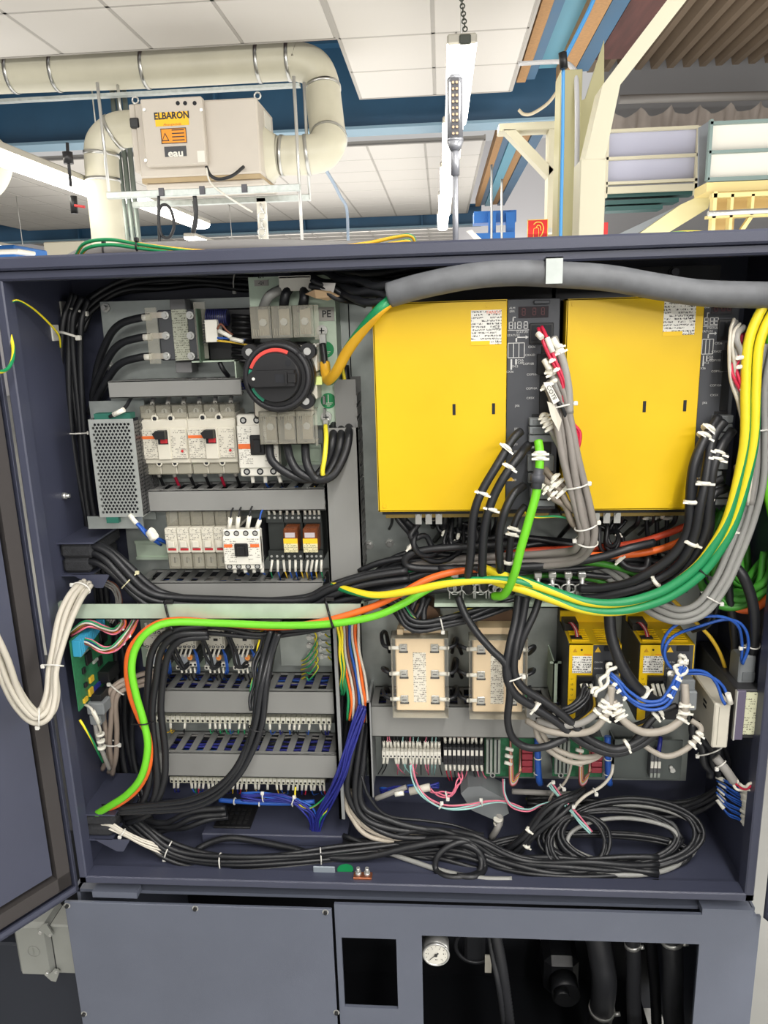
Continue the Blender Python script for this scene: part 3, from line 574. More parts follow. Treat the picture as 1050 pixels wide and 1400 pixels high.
b = B(); ppoly(b, [(838, 345), (870, 345), (968, 285), (974, 263), (960, 266), (930, 280)], 6.9, .1, mat('stair_cream', (206, 198, 150), .5)); tag(b.build('stair_stringer'), 'cream stair stringer rising to the gallery deck', 'stairs')
b = B(); ppoly(b, [(829, 338), (838, 338), (930, 286), (922, 284), (829, 328)], 7.2, .06, mat('grey_panel')); tag(b.build('handrail'), 'grey sloping handrail below the gallery beams', 'handrail')
ft = T('yellow_frame', 'yellow-cream steel box frame with open bays at the right edge', 'steel frame', P(1020, 320, 6.5)); Y = 6.5
for (x0, y0, x1, y1, nm) in ((974, 262, 1090, 268, 'top_rail'), (968, 292, 1090, 296, 'middle_rail'), (974, 262, 979, 325, 'upright'), (997, 265, 1001, 345, 'upright'), (1027, 265, 1031, 294, 'upright'), (1056, 265, 1060, 294, 'upright')): bx(x0, y0, x1, y1, Y, .08, ycm).build(nm, ft)
bx(976, 268, 1090, 292, Y+.25, .02, mat('ochre_panel', (190, 160, 100), .6)).build('back_panel', ft); bx(976, 296, 1003, 330, Y+.2, .02, mat('ochre_panel')).build('back_panel', ft)
b = B(); ppoly(b, [(1000, 332), (1006, 332), (1030, 297), (1024, 297)], Y, .05, ycm); b.build('diagonal', ft)
b = B(); b.cyl(P(968, 292, 6.3), P(1090, 286, 6.3), .02, steel, 10); tag(b.build('steel_pipe'), 'thin steel pipe across the yellow-cream frame', 'pipe')
# blue machine far left
bm_ = T('blue_machine', 'blue machine corner with white tray, far left above the cabinet roof', 'machine', P(10, 360, 7)); bx(-60, 336, 22, 375, 7.0, .6, mat('bright_blue_paint'), .01).build('housing', bm_); bx(-40, 341, 26, 347, 6.9, .3, white, .01).build('tray', bm_); bx(24, 346, 50, 372, 7.4, .5, mat('bright_blue_paint'), .01).build('side_housing', bm_)
b = bx(60, 330, 115, 352, 9, .3, mat('pale_stack', (206, 198, 176), .7), .01); tag(b.build('carton'), 'pale carton far behind the cabinet roof at the left', 'box')
a, c = P(-60, 125, 5.6), P(402, 105, 5.6); b = B(); b.box(a.x, c.x, 5.8, 5.86, (a.z+c.z)/2-.012, (a.z+c.z)/2+.008, galv); tag(b.build('support_strip'), 'thin steel strip running under the long air duct', 'steel strip')
# ================================================================ mounting plate, ducts, rails
YP = 1.29
mp = T('mounting_plate', 'galvanised mounting plate that carries the switchgear inside the cabinet', 'mounting plate', (0, YP, .86))
pxl, pzt = -.567, 1.745; pxr = P(950, 900, YP).x; pxm = P(203, 950, YP).x; pzm = P(170, 812, YP).z; pzb = .862; pxs = P(498, 1000, YP).x
b = B(); b.box(pxl, pxs, YP, YP+.003, pzm, pzt, galv); b.box(pxm, pxs, YP, YP+.003, pzb, pzm, galv); b.build('left_sheet', mp)
b = B(); b.box(pxs+.002, pxr, YP, YP+.003, pzb, pzt, galv); b.build('right_sheet', mp)
for px, py in ((145, 421), (150, 500), (505, 745), (533, 742), (940, 900), (478, 560)):
    q = P(px, py, YP); b = B(); b.cyl((q.x, YP, q.z), (q.x, YP-.003, q.z), .008, steel, 6); b.cyl((q.x, YP, q.z), (q.x, YP-.012, q.z), .004, steel, 10); b.build('bolt', mp)
for px in (290, 620, 860):
    q = P(px, 600, YP+.003); b = B(); b.box(q.x-.02, q.x+.02, YP+.003, YB-.003, .9, 1.72, galv); b.build('stand_off', mp)
slat_me = {}
def hduct(label, x0, y0, x1, y1, Yf=1.21, top=True, bottom=False, pitch=.0262, gap=.0145, right_slots=False):
    """horizontal slotted wiring duct, front cover at this pixel rectangle"""
    X0_, X1_, Z0_, Z1_ = pb(x0, y0, x1, y1, Yf)
    r = T('wiring_duct', label, 'cable duct', ((X0_+X1_)/2, YP, Z0_))
    b = B(); b.box(X0_, X1_, Yf, Yf+.003, Z0_, Z1_, duct, .001); b.box(X0_, X1_, Yf, Yf+.009, Z1_-.003, Z1_, duct, .001); b.box(X0_, X1_, Yf, Yf+.009, Z0_, Z0_+.003, duct, .001); b.build('cover', r)
    b = B(); b.box(X0_+.001, X1_-.001, YP-.003, YP, Z0_+.003, Z1_-.003, dark); b.box(X0_+.001, X1_-.001, Yf+.009, Yf+.0125, Z1_-.006, Z1_-.003, ductd); b.box(X0_+.001, X1_-.001, YP-.006, YP, Z1_-.006, Z1_-.003, ductd)  # dark channel back stands in for the shade inside the duct
    b.box(X0_+.001, X1_-.001, Yf+.009, Yf+.016, Z0_+.003, Z0_+.006, ductd); b.box(X0_+.001, X1_-.001, YP-.014, YP, Z0_+.003, Z0_+.006, ductd); b.build('channel', r)
    n = max(1, int((X1_-X0_)/pitch)); o = _orig(r)
    key = round(YP-Yf, 4), pitch
    for i in range(n+1):
        xx = X0_+(i+.0)*(X1_-X0_-.016)/n
        for zz in ((Z1_-.006,) if not bottom else (Z1_-.006, Z0_+.003)):
            if key not in slat_me:
                s_ = B(); s_.box(0, pitch-gap, Yf+.012-YP, -.004, 0, .003, ductd); q = s_.build('slat', r, local=True); slat_me[key] = q
            else: q = slat_me[key].copy(); C.objects.link(q); q.parent = r
            q.location = Vector((xx, YP, zz))-o
    b = B(); rnd = random.Random(int(X0_*1e4))
    for k in range(16):
        yy = Yf+.018+.0042*k; zz = Z1_-.012-rnd.random()*.008; pts = [Vector((X0_+.006+(X1_-X0_-.012)*i/8, yy+rnd.uniform(-.002, .002), zz+rnd.uniform(-.003, .003))) for i in range(9)]
        b.tube(pts, rnd.choice([.0014, .002, .0026]), rnd.choice([cblk, cblk, cnvy, cnvy, cblu, cblk, cgry]), 6)
    b.build('duct_wiring', r, kind='stuff')
    return r
hduct('topmost grey slotted duct, behind the rotary switch, above the two large breakers', 148, 519, 330, 543, 1.205)
hduct('grey slotted duct under the large breakers and contactor', 203, 669, 444, 699, top=True)
hduct('grey slotted duct directly above the pale steel cross rail', 186, 796, 442, 827)
hduct('grey slotted duct under the row of motor contactors', 206, 944, 457, 976)
hduct('lowest grey slotted duct on the left, under the upper terminal row', 219, 1030, 461, 1063)
hduct('long grey slotted duct under the two cream filters, right of the rainbow cable', 508, 966, 800, 1009)
# vertical duct
X0_, X1_, Z0_, Z1_ = pb(446, 585, 493, 795, 1.21)
vd = T('wiring_duct', 'tall vertical grey duct between the left gear and the left yellow amplifier', 'cable duct', ((X0_+X1_)/2, YP, Z0_))
b = B(); b.prism([(X0_, 1.21, Z0_+.0), (X1_-.012, 1.21, Z0_), (X1_, 1.21, Z0_+.014), (X1_, 1.21, Z1_), (X0_, 1.21, Z1_)], (0, .003, 0), duct); b.box(X0_, X0_+.003, 1.21, 1.22, Z0_, Z1_, duct); b.box(X1_-.003, X1_, 1.21, 1.22, Z0_+.014, Z1_, duct); b.build('cover', vd)
zt2 = P(480, 517, 1.25).z
b = B(); b.box(X0_+.001, X1_-.001, YP-.003, YP, Z0_+.01, zt2, ductd); b.build('channel', vd)
b = B(); b.box(X0_+.02, X1_-.002, 1.222, 1.225, Z1_-.002, zt2, ductd); b.build('inner_wall', vd)
n = 15; o = _orig(vd); q0 = None
for i in range(n):
    zz = Z0_+.012+i*(zt2-Z0_-.03)/n
    for xx in (X1_-.004, X0_+.001):
        if q0 is None: s_ = B(); s_.box(0, .003, -.07, -.004, 0, .013, ductd); q0 = s_.build('slat', vd, local=True); q = q0
        else: q = q0.copy(); C.objects.link(q); q.parent = vd
        q.location = Vector((xx, YP, zz))-o
for py, x0, x1 in ((625, 196, 440), (752, 186, 440)):
    a = P(x0, py, 1.282); c = P(x1, py, 1.282); b = B(); b.box(a.x, c.x, 1.283, 1.29, a.z-.016, a.z+.016, galv2); b.box(a.x, c.x, 1.279, 1.284, a.z-.0175, a.z-.0125, galv2); b.box(a.x, c.x, 1.279, 1.284, a.z+.0125, a.z+.0175, galv2)
    tag(b.build('mounting_rail'), ['steel mounting rail behind the two large breakers', 'steel mounting rail behind the small red-marked breakers'][py > 700], 'rail')
# pale steel cross rail on stand-offs
X0_, X1_, Z0_, Z1_ = pb(84, 826, 497, 847, 1.15)
cr = T('cross_rail', 'pale passivated steel cross rail with cables tied to it, across the left half', 'rail', (X0_, 1.16, Z0_))
b = B(); b.box(X0_, X1_, 1.15, 1.152, Z0_, Z1_, galv2); b.box(X0_, X1_, 1.15, 1.17, Z0_, Z0_+.002, galv2); b.build('bar', cr)
b = B(); b.box(X0_-.012, X0_, 1.148, 1.16, Z0_-.002, Z1_+.003, galv2); b.cyl((X0_-.006, 1.148, Z0_+.008), (X0_-.006, 1.142, Z0_+.008), .005, steel, 6); b.build('end_bracket', cr)
b = B(); b.box(X1_-.004, X1_, 1.15, YP, Z0_, Z1_, galv2); b.build('stand_off', cr)
# ================================================================ devices, left half
clearp = clear_mat('clear_plastic', (214, 210, 196), .16)
smoke = clear_mat('smoked_clear_plastic', (176, 172, 156), .38, .2)
ptxt = print_mat('device_print', (208, 203, 188), (120, 116, 108), .003, .45, .0009)
ptxt2 = print_mat('rating_plate_print', (232, 230, 222), (70, 68, 66), .0042, .62, .0011)
ptxt3 = print_mat('steel_plate_print', (176, 178, 160), (96, 98, 86), .0035, .55, .001)
def hole(b, x, z, Y, r=.004): b.cyl((x, Y-.0004, z), (x, Y+.001, z), r, dark, 10); b.cyl((x, Y-.0006, z), (x, Y, z), r*.55, steel, 8)
# -- moulded case breaker
X0_, X1_, Z0_, Z1_ = pb(193, 569, 258, 650, 1.215)
def mccb(X0, X1, Z0, Z1, Y, label):
    r = T('circuit_breaker', label, 'circuit breaker', (X0, YP, Z0), 'large moulded case breakers under the top duct'); w = X1-X0; h = Z1-Z0
    b = B(); b.box(X0+.0005, X1-.0005, Y+.008, 1.284, Z0-.0, Z1+.004, offw, .002); b.box(X0, X1, Y, Y+.03, Z0+h*.2, Z1-h*.06, offw, .002); b.box(X0+.002, X1-.002, Y-.004, Y+.01, Z0+h*.28, Z1-h*.2, offw, .0015); b.build('case', r)
    b = B(); b.box(X0+.002, X0+w*.36, Y-.0048, Y-.004, Z0+h*.3, Z1-h*.22, ptxt); b.build('printed_label', r); b = B(); b.box(X0+w*.66, X1-.003, Y-.0048, Y-.004, Z0+h*.3, Z1-h*.22, ptxt); b.build('printed_label', r)
    b = B(); b.box(X0+.002, X0+w*.34, Y-.0052, Y-.0047, Z1-h*.37, Z1-h*.32, orange_l); b.build('orange_stripe', r)
    b = B(); b.box(X0+w*.37, X0+w*.64, Y-.007, Y-.003, Z0+h*.28, Z1-h*.2, offw, .001); b.build('handle_plate', r)
    b = B(); b.box(X0+w*.4, X0+w*.61, Y-.0075, Y-.006, Z1-h*.46, Z1-h*.24, dark); b.build('handle_slot', r)
    b = B(); b.prism([(X0+w*.34, Y-.007, Z1-h*.27), (X0+w*.40, Y-.007, Z1-h*.36), (X0+w*.60, Y-.007, Z1-h*.36), (X0+w*.60, Y-.007, Z1-h*.22), (X0+w*.42, Y-.007, Z1-h*.22)], (0, -.012, 0), black); b.build('toggle', r)
    b = B(); b.box(X0+w*.46, X0+w*.6, Y-.0095, Y-.007, Z1-h*.44, Z1-h*.37, redm); b.build('red_flag', r)
    b = B(); b.cyl((X0+w*.88, Y-.0065, Z0+h*.42), (X0+w*.88, Y-.0045, Z0+h*.42), .0022, redm, 10); b.build('test_button', r)
    for top in (1, 0):
        b = B(); zc0, zc1 = (Z1-h*.05, Z1+h*.17) if top else (Z0-h*.0, Z0+h*.19)
        for k in range(3):
            xa = X0+w*(k/3)+.001; xb = X0+w*((k+1)/3)-.001
            b.box(xa, xb, Y+.006, Y+.045, zc0, zc1, smoke, .0015)
        b.build('terminal_cover', r)
        for k in (0, 1, 2):
            b = B(); xc = X0+w*(k+.5)/3; b.cyl((xc, Y+.012, (zc0+zc1)/2), (xc, Y+.02, (zc0+zc1)/2), .005, steel, 10); b.box(xc-.001, xc+.001, Y+.0115, Y+.012, (zc0+zc1)/2-.004, (zc0+zc1)/2+.004, dark); b.build('terminal_screw', r)
    for k in (1, 2): b = B(); b.torus((X0+w*k/3, Y+.002, Z1-h*.04), (0, 1, 0), .0048, .0018, offw, 14, 6); b.cyl((X0+w*k/3, Y+.001, Z1-h*.04), (X0+w*k/3, Y+.004, Z1-h*.04), .0036, dark, 10); b.build('fixing_hole', r); b = B(); b.torus((X0+w*k/3, Y+.002, Z0+h*.2), (0, 1, 0), .004, .0014, offw, 14, 6); b.cyl((X0+w*k/3, Y+.001, Z0+h*.2), (X0+w*k/3, Y+.004, Z0+h*.2), .003, dark, 10); b.build('fixing_hole', r)
    for k in range(3):
        xc = X0+w*(k+.5)/3; b = B(); b.tube(catmull([(xc, Y+.03, Z1+h*.17), (xc, Y+.035, Z1+h*.2), (xc-.003, Y+.05, Z1+h*.3), (xc-.004, Y+.055, Z1+h*.42)], 4), .0028, black, 6); b.build('supply_lead', r)
        b = B(); b.tube([(xc+.0005, Y+.03, Z1+h*.17), (xc-.001, Y+.042, Z1+h*.26)], .0036, white, 8); b.build('wire_sleeve', r)
        b = B(); b.tube(catmull([(xc, Y+.03, Z0+.0), (xc-.001, Y+.035, Z0-.008), (xc, Y+.05, Z0-.03)], 4), .0028, [black, cred, black][k], 6); b.build('load_lead', r)
        b = B(); b.tube([(xc, Y+.03, Z0-.001), (xc-.001, Y+.034, Z0-.008)], .0036, white, 8); b.build('wire_sleeve', r)
    return r
mb = mccb(X0_, X1_, Z0_, Z1_, 1.215, 'left of two wide ivory breakers, beside the perforated power supply')
W_ = X1_-X0_
copytree(mb, mb.location+Vector((W_, 0, 0)), 'right of two wide ivory breakers, next to the ivory motor contactor')
# -- big contactor beside them
def pcont(label, x0, y0, x1, y1, Y, npole=3, orange=(0, .33, .46, .54), depth=.07, lab2=None, group=None):
    X0, X1, Z0, Z1 = pb(x0, y0, x1, y1, Y); w = X1-X0; h = Z1-Z0
    r = T('contactor', label, 'contactor', (X0, YP, Z0), group)
    b = B(); b.box(X0+.002, X1-.002, Y+.012, 1.285, Z0+.004, Z1-.004, black, .002); b.box(X0, X1, Y, Y+.014, Z0+h*.14, Z1-h*.16, white, .0015); b.box(X0, X1, Y+.004, Y+.02, Z0, Z1, white, .002); b.build('case', r)
    b = B(); b.box(X0+w*.03, X0+w*.36, Y-.0006, Y, Z0+h*.2, Z1-h*.2, mat_p); b.build('printed_label', r); b = B(); b.box(X0+w*.66, X0+w*.97, Y-.0006, Y, Z0+h*.2, Z1-h*.2, mat_p); b.build('printed_label', r)
    b = B(); b.box(X0+w*orange[0]+.001, X0+w*orange[1], Y-.001, Y-.0004, Z0+h*orange[2], Z0+h*orange[3], orange_l); b.build('orange_stripe', r)
    if lab2: b = B(); b.box(X0+w*lab2[0], X0+w*lab2[1], Y-.001, Y-.0004, Z0+h*lab2[2], Z0+h*lab2[3], orange_l); b.build('orange_stripe', r)
    b = B(); cx = X0+w*.5; cz = Z0+h*.52
    b.box(cx-w*.18, cx+w*.18, Y-.004, Y+.002, cz-h*.16, cz+h*.16, black, .0015); b.box(cx-w*.1, cx+w*.1, Y-.008, Y-.003, cz-h*.12, cz+h*.1, black, .0015); b.build('armature', r)
    for k in range(npole):
        for top in (0, 1):
            xc = X0+w*(k+.5)/npole; zc = Z1-h*.09 if top else Z0+h*.08
            b = B(); b.cyl((xc, Y+.0035, zc), (xc, Y+.006, zc), w*.085 if npole == 3 else w*.075, dark, 12); b.cyl((xc, Y+.0032, zc), (xc, Y+.005, zc), w*.05, steel, 8); b.build('terminal_screw', r)
    for k in range(npole):
        xc = X0+w*(k+.5)/npole; sx = random.uniform(-.003, .004)
        b = B(); b.tube(catmull([(xc+.004, Y+.02, Z0+.001), (xc+.006+sx, Y+.016, Z0-h*.1), (xc+.008+sx, Y+.03, Z0-h*.25)], 4), .0016, cblu if k % 2 else black, 6); b.build('lead', r)
        b = B(); b.tube([(xc+.004, Y+.02, Z0+.001), (xc+.007+sx, Y+.015, Z0-h*.13)], .0032, white, 8); b.build('wire_sleeve', r)
    return r, X0, X1, Z0, Z1
mat_p = print_mat('contactor_print', (226, 223, 212), (130, 126, 118), .0034, .4, .001)
r, X0, X1, Z0, Z1 = pcont('tall ivory motor contactor half hidden behind the clear switch cover', 325, 567, 380, 652, 1.205)
# -- small red-marked breakers
X0_, X1_, Z0_, Z1_ = pb(227, 722, 243.6, 779, 1.205)
r0 = T('circuit_breaker', 'small red-marked breaker, leftmost of the row over the slotted duct', 'circuit breaker', (X0_, YP, Z0_), 'small red-marked breakers in a row')
w = X1_-X0_; h = Z1_-Z0_; Y = 1.205
b = B(); b.box(X0_+.0003, X1_-.0003, Y+.014, 1.284, Z0_, Z1_, offw, .0015); b.box(X0_+.0003, X1_-.0003, Y, Y+.03, Z0_+h*.4, Z1_, offw, .0015); b.build('case', r0)
b = B(); b.box(X0_+.0008, X1_-.0008, Y-.0005, Y, Z1_-h*.28, Z1_-.001, ptxt); b.build('printed_label', r0)
b = B(); b.box(X0_+w*.25, X1_-w*.2, Y-.006, Y+.001, Z1_-h*.45, Z1_-h*.3, offw, .001); b.build('toggle', r0)
b = B(); b.box(X0_+w*.2, X1_-w*.15, Y-.001, Y+.001, Z1_-h*.53, Z1_-h*.48, redm); b.build('red_mark', r0)
b = B(); b.box(X0_+.0006, X1_-.0006, Y+.004, Y+.03, Z0_+.0, Z0_+h*.38, smoke, .001); b.build('terminal_cover', r0)
b = B(); b.box(X0_+.0006, X1_-.0006, Y+.012, Y+.03, Z1_, Z1_+h*.42, smoke, .001); b.build('upper_terminal_cover', r0)
b = B(); b.cyl((X0_+w/2, Y+.008, Z0_+h*.2), (X0_+w/2, Y+.012, Z0_+h*.2), .004, steel, 10); b.box(X0_+w*.45, X0_+w*.55, Y+.007, Y+.008, Z0_+h*.13, Z0_+h*.27, dark); b.build('terminal_screw', r0)
lbl = ['second', 'third', 'fourth', 'fifth', 'sixth and partly hidden']
for k in range(1, 6): copytree(r0, r0.location+Vector((w*k, 0, 0)), f'small red-marked breaker, {lbl[k-1]} from the left of its row')
# -- front contactor of that row
r, X0, X1, Z0, Z1 = pcont('white four-terminal contactor with two orange stripes and black square armature', 305, 725, 356, 780, 1.185, 4, (.02, .26, .58, .66), lab2=(.74, .98, .58, .66))
wm = mat('marker_sleeve', (232, 229, 216), .5)
for k, (ax, ay, bx_, by) in enumerate(((313, 724, 315, 708), (324, 724, 326, 707), (338, 724, 341, 706), (350, 726, 355, 711))):
    b = B(); b.tube([P(ax, ay, 1.195), P(bx_, by, 1.192)], .0036, wm, 8); b.build('wire_sleeve', r)
    b = B(); b.tube(catmull([P(bx_, by, 1.192), P(bx_+2, by-10, 1.2), P(bx_+8, by-20, 1.24)], 4), .0016, cblu if k == 3 else cblk, 6); b.build('lead', r)
# -- relays and sockets right of it
def sock(label, x0, y0, x1, y1, relay=True, group=None):
    Y = 1.225; X0, X1, Z0, Z1 = pb(x0, y0, x1, y1, Y); w = X1-X0; h = Z1-Z0
    r = T('relay_socket' if not relay else 'plug_in_relay', label, 'relay', (X0, YP, Z0), group)
    gm = mat('dark_socket', (46, 50, 48), .5)
    b = B(); b.box(X0, X1, Y+.012, 1.284, Z0, Z1, gm, .001); b.box(X0, X1, Y+.004, Y+.014, Z1-h*.2, Z1, gm); b.box(X0, X1, Y+.004, Y+.014, Z0, Z0+h*.22, gm); b.build('socket', r)
    if relay:
        b = B(); b.box(X0+w*.1, X1-w*.12, Y-.022, Y+.012, Z0+h*.28, Z1-h*.24, clear_mat('amber_relay_cover', (140, 80, 50), .55), .0015); b.build('relay_body', r)
        b = B(); b.box(X0+w*.1, X1-w*.12, Y-.0235, Y-.022, Z0+h*.46, Z0+h*.56, mat('relay_yellow', (250, 196, 40), .5)); b.box(X0+w*.1, X1-w*.12, Y-.0232, Y-.022, Z0+h*.28, Z0+h*.46, print_mat('relay_print', (222, 214, 170), (120, 110, 80), .003, .5, .0008)); b.build('front_label', r)
        b = B(); b.box(X0+w*.2, X1-w*.25, Y-.023, Y-.0222, Z0+h*.58, Z0+h*.68, mat('relay_coil', (210, 200, 205), .4, .4)); b.build('coil_window', r)
    n = 4 if w > .03 else 3
    for k in range(n):
        xc = X0+w*(k+.5)/n
        for top in (1, 0):
            z = Z1-h*.1 if top else Z0+h*.1; s_ = 1 if top else -1; dx = random.uniform(-.003, .003)
            b = B(); b.cyl((xc, Y+.0035, z), (xc, Y+.005, z), .0022, steel, 8); b.build('terminal_screw', r)
            b = B(); b.tube([(xc+.001, Y+.003, z+s_*.006), (xc+dx, Y+.0, z+s_*.026)], .0023, wm, 7); b.build('wire_sleeve', r)
            b = B(); b.tube([(xc+dx, Y, z+s_*.024), (xc+dx*1.5, Y+.02, z+s_*.05)], .0012, random.choice([cblu, cblu, cblk, cegr, cylw]), 6); b.build('lead', r)
    return r
sock('dark terminal socket without relay, right of the white contactor', 365, 702, 388, 768, False)
sock('plug-in relay with amber cover and yellow band, left one of the pair', 389, 702, 413, 768)
sock('plug-in relay with amber cover and yellow band, right one beside the tall duct', 415, 702, 440, 768)
# -- perforated power supply
X0, X1, Z0, Z1 = pb(127, 573, 189, 707, 1.18); Y = 1.18
ps = T('power_supply', 'perforated metal switching power supply standing on its bracket', 'power supply', (X0, YP, Z0)); tin = mat('tin_sheet', (190, 194, 190), .38, .7, var=.05, vs=20)
pm = mat('perforated_tin', (96, 96, 96), .45, .6)
b = B(); b.box(X0, X0+.0015, Y, 1.27, Z0, Z1, tin); b.box(X0, X1, Y+.0015, 1.27, Z0, Z0+.0015, tin); b.box(X0, X1, 1.265, 1.27, Z0, Z1, tin); b.box(X0, X1, Y+.02, Y+.022, Z0, Z1, dark); b.build('case', ps)
# front grille with real round holes: hexagon pattern
def perforate(bb, x0, x1, z0, z1, y, r, dx, dz, m, margin, plane='xz'):
    """sheet with punched holes, every hole an octagon inside its own cell"""
    nx = int((x1-x0-2*margin)/dx); nz = int((z1-z0-2*margin[1])/dz) if isinstance(margin, tuple) else int((z1-z0-2*margin)/dz)
    sx = (x1-x0-nx*dx)/2; sz = (z1-z0-nz*dz)/2
    def V(a, c): return Vector((a, y, c)) if plane == 'xz' else Vector((y, a, c))
    bb.poly([V(x0, z0), V(x1, z0), V(x1, z0+sz), V(x0, z0+sz)], m); bb.poly([V(x0, z1-sz), V(x1, z1-sz), V(x1, z1), V(x0, z1)], m)
    for j in range(nz):
        za = z0+sz+j*dz; off = (j % 2)*dx/2-dx/4
        bb.poly([V(x0, za), V(x0+sx+off, za), V(x0+sx+off, za+dz), V(x0, za+dz)], m); bb.poly([V(x0+sx+off+nx*dx, za), V(x1, za), V(x1, za+dz), V(x0+sx+off+nx*dx, za+dz)], m)
        for i in range(nx):
            xa = x0+sx+off+i*dx; cx, cz = xa+dx/2, za+dz/2; n = len(bb.v); K = 12
            ip = []; op = []
            for k in range(K):
                a = 2*math.pi*k/K+math.pi/4; c_, s_ = math.cos(a), math.sin(a); q = max(abs(c_)/(dx/2), abs(s_)/(dz/2))
                ip.append(V(cx+r*c_, cz+r*s_)); op.append(V(cx+c_/q, cz+s_/q))
            bb.v += ip+op
            for k in range(K): l = (k+1) % K; bb.face([n+k, n+l, n+K+l, n+K+k], m)
    return bb
b = B(); perforate(b, X0, X1, Z0, Z1, Y, .00215, .0061, .0053, tin, (X1-X0)*.06 and .004); g = b.build('front_grille', ps, recalc=False)
b = B(); perforate(b, Y, 1.262, Z0+.004, Z1-.004, X1, .0016, .0058, .0058, pm, .002, 'yz'); b.build('side_grille', ps, recalc=False)
b = B(); b.box(X0+.006, X1-.008, Y+.022, 1.262, Z0+.012, Z1-.012, mat('power_supply_board', (46, 52, 48), .7)); b.build('circuit_board', ps)
ltop = P(122, 551, 1.24); rtop = P(190, 535, 1.24)
b = B(); b.box(P(122, 560, 1.24).x, P(196, 548, 1.24).x, 1.242, 1.245, Z0-.02, P(150, 548, 1.243).z, galv); b.box(P(133, 725, 1.22).x, P(200, 725, 1.2).x, 1.19, 1.193, Z0-.022, Z0-.001, galv); b.build('bracket', ps)
b = B(); b.box(X0+.012, X1-.004, Y-.0, 1.2, Z1+.0, Z1+.009, mat('terminal_green', (34, 96, 82), .5)); b.build('terminal_block', ps)
b = B(); b.box(X0+.012, X0+.032, Y-.0, 1.2, Z0-.01, Z0, mat('terminal_green')); b.build('terminal_block', ps)
b = B(); b.tube(catmull([P(150, 570, 1.18), P(163, 563, 1.178), P(172, 556, 1.19), P(178, 546, 1.22), P(182, 540, 1.25)], 5), .003, cblk, 8); b.build('lead', ps)
b = B(); b.tube([P(155, 567, 1.176), P(170, 560, 1.175)], .004, wm, 8); b.build('wire_sleeve', ps)
b = B(); b.tube(catmull([P(178, 706, 1.185), P(188, 716, 1.18), P(198, 726, 1.18), P(212, 735, 1.2), P(228, 742, 1.23)], 5), .0035, cblu, 8); b.tube(catmull([P(180, 708, 1.18), P(190, 719, 1.175), P(203, 734, 1.18), P(220, 745, 1.22)], 5), .0026, cblu, 8); b.build('lead', ps)
b = B(); b.tube([P(177, 704, 1.18), P(187, 716, 1.176)], .004, wm, 8); b.build('wire_sleeve', ps)
for k in range(3): b = B(); a = P(203+2*k, 731+3*k, 1.175); b.tube([a, a+Vector((.009, -.002, .008))], .006, wm, 8); b.build('wire_sleeve', ps)
# ================================================================ main switch, earth plate, solid-state unit
pcol = galv2
X0, X1, Z0, Z1 = pb(346, 377, 461, 582, 1.235)
xa = P(398, 470, 1.235).x; za = P(440, 447, 1.235).z
ep = T('earth_plate', 'pale green-tinted steel earth plate marked PE beside the rotary main switch', 'mounting bracket', ((X0+X1)/2, 1.24, Z0))
b = B(); b.box(xa, X1, 1.235, 1.238, Z0, Z1, galv2); b.box(X0, xa, 1.235, 1.238, za+.02, Z1, galv2); b.build('sheet', ep)
b = B(); b.box(X1-.003, X1, 1.238, YP, Z0, Z1, galv2); b.build('side_flange', ep)
X0b, X1b, Z0b, Z1b = pb(381, 377, 425, 398, 1.205); b = B(); b.box(X0b, X1b, 1.205, 1.208, Z0b, Z1b, white, .001); b.box(X0b, X1b, 1.205, 1.235, Z1b-.003, Z1b, white); b.build('cable_cover', ep)
def tagplate(px0, py0, px1, py1, Y, s_, parent, m=None, size=.018):
    x0, x1, z0, z1 = pb(px0, py0, px1, py1, Y); b = B(); b.box(x0, x1, Y-.0015, Y, z0, z1, m or mat('tag_silver', (176, 173, 166), .5)); o = b.build('tag_plate', parent)
    if s_: txt(s_, size, ((x0+x1)/2, Y-.0017, (z0+z1)/2), mat('ink', (36, 36, 38), .5), parent, bold=size*.02)
    return o
tagplate(436, 420, 457, 439, 1.235, 'PE', ep, size=.0145)
tagplate(348, 383, 367, 391, 1.235, '-Q1', ep, size=.006)
txt('L1', .012, P(357, 376, 1.2345)+Vector((0, 0, -.001)), mat('ink', (36, 36, 38), .5), ep)
gd = mat('earth_sign_green', (20, 140, 80), .5)
for px, py in ((449, 548), (446, 478)):
    q = P(px, py, 1.235); b = B(); b.cyl((q.x, 1.2345, q.z), (q.x, 1.235, q.z), .0125, gd, 28, smooth=False); sg = b.build('earth_sign', ep)
    b = B(); b.box(q.x-.0006, q.x+.0006, 1.2338, 1.2344, q.z-.003, q.z+.010, white); 
    for k, w in enumerate((.007, .0048, .0025)): b.box(q.x-w, q.x+w, 1.2338, 1.2344, q.z-.0038-.0024*k, q.z-.003-.0024*k, white)
    b.build('earth_symbol', sg)
for px, py, r in ((440, 452, .0075), (446, 570, .0075)):
    q = P(px, py, 1.228); b = B(); b.cyl((q.x, 1.228, q.z), (q.x, 1.235, q.z), r+.0012, steel, 20); b.screw(q.x, 1.228, q.z, r*.85, steel, dark, .003); b.build('screw', ep)
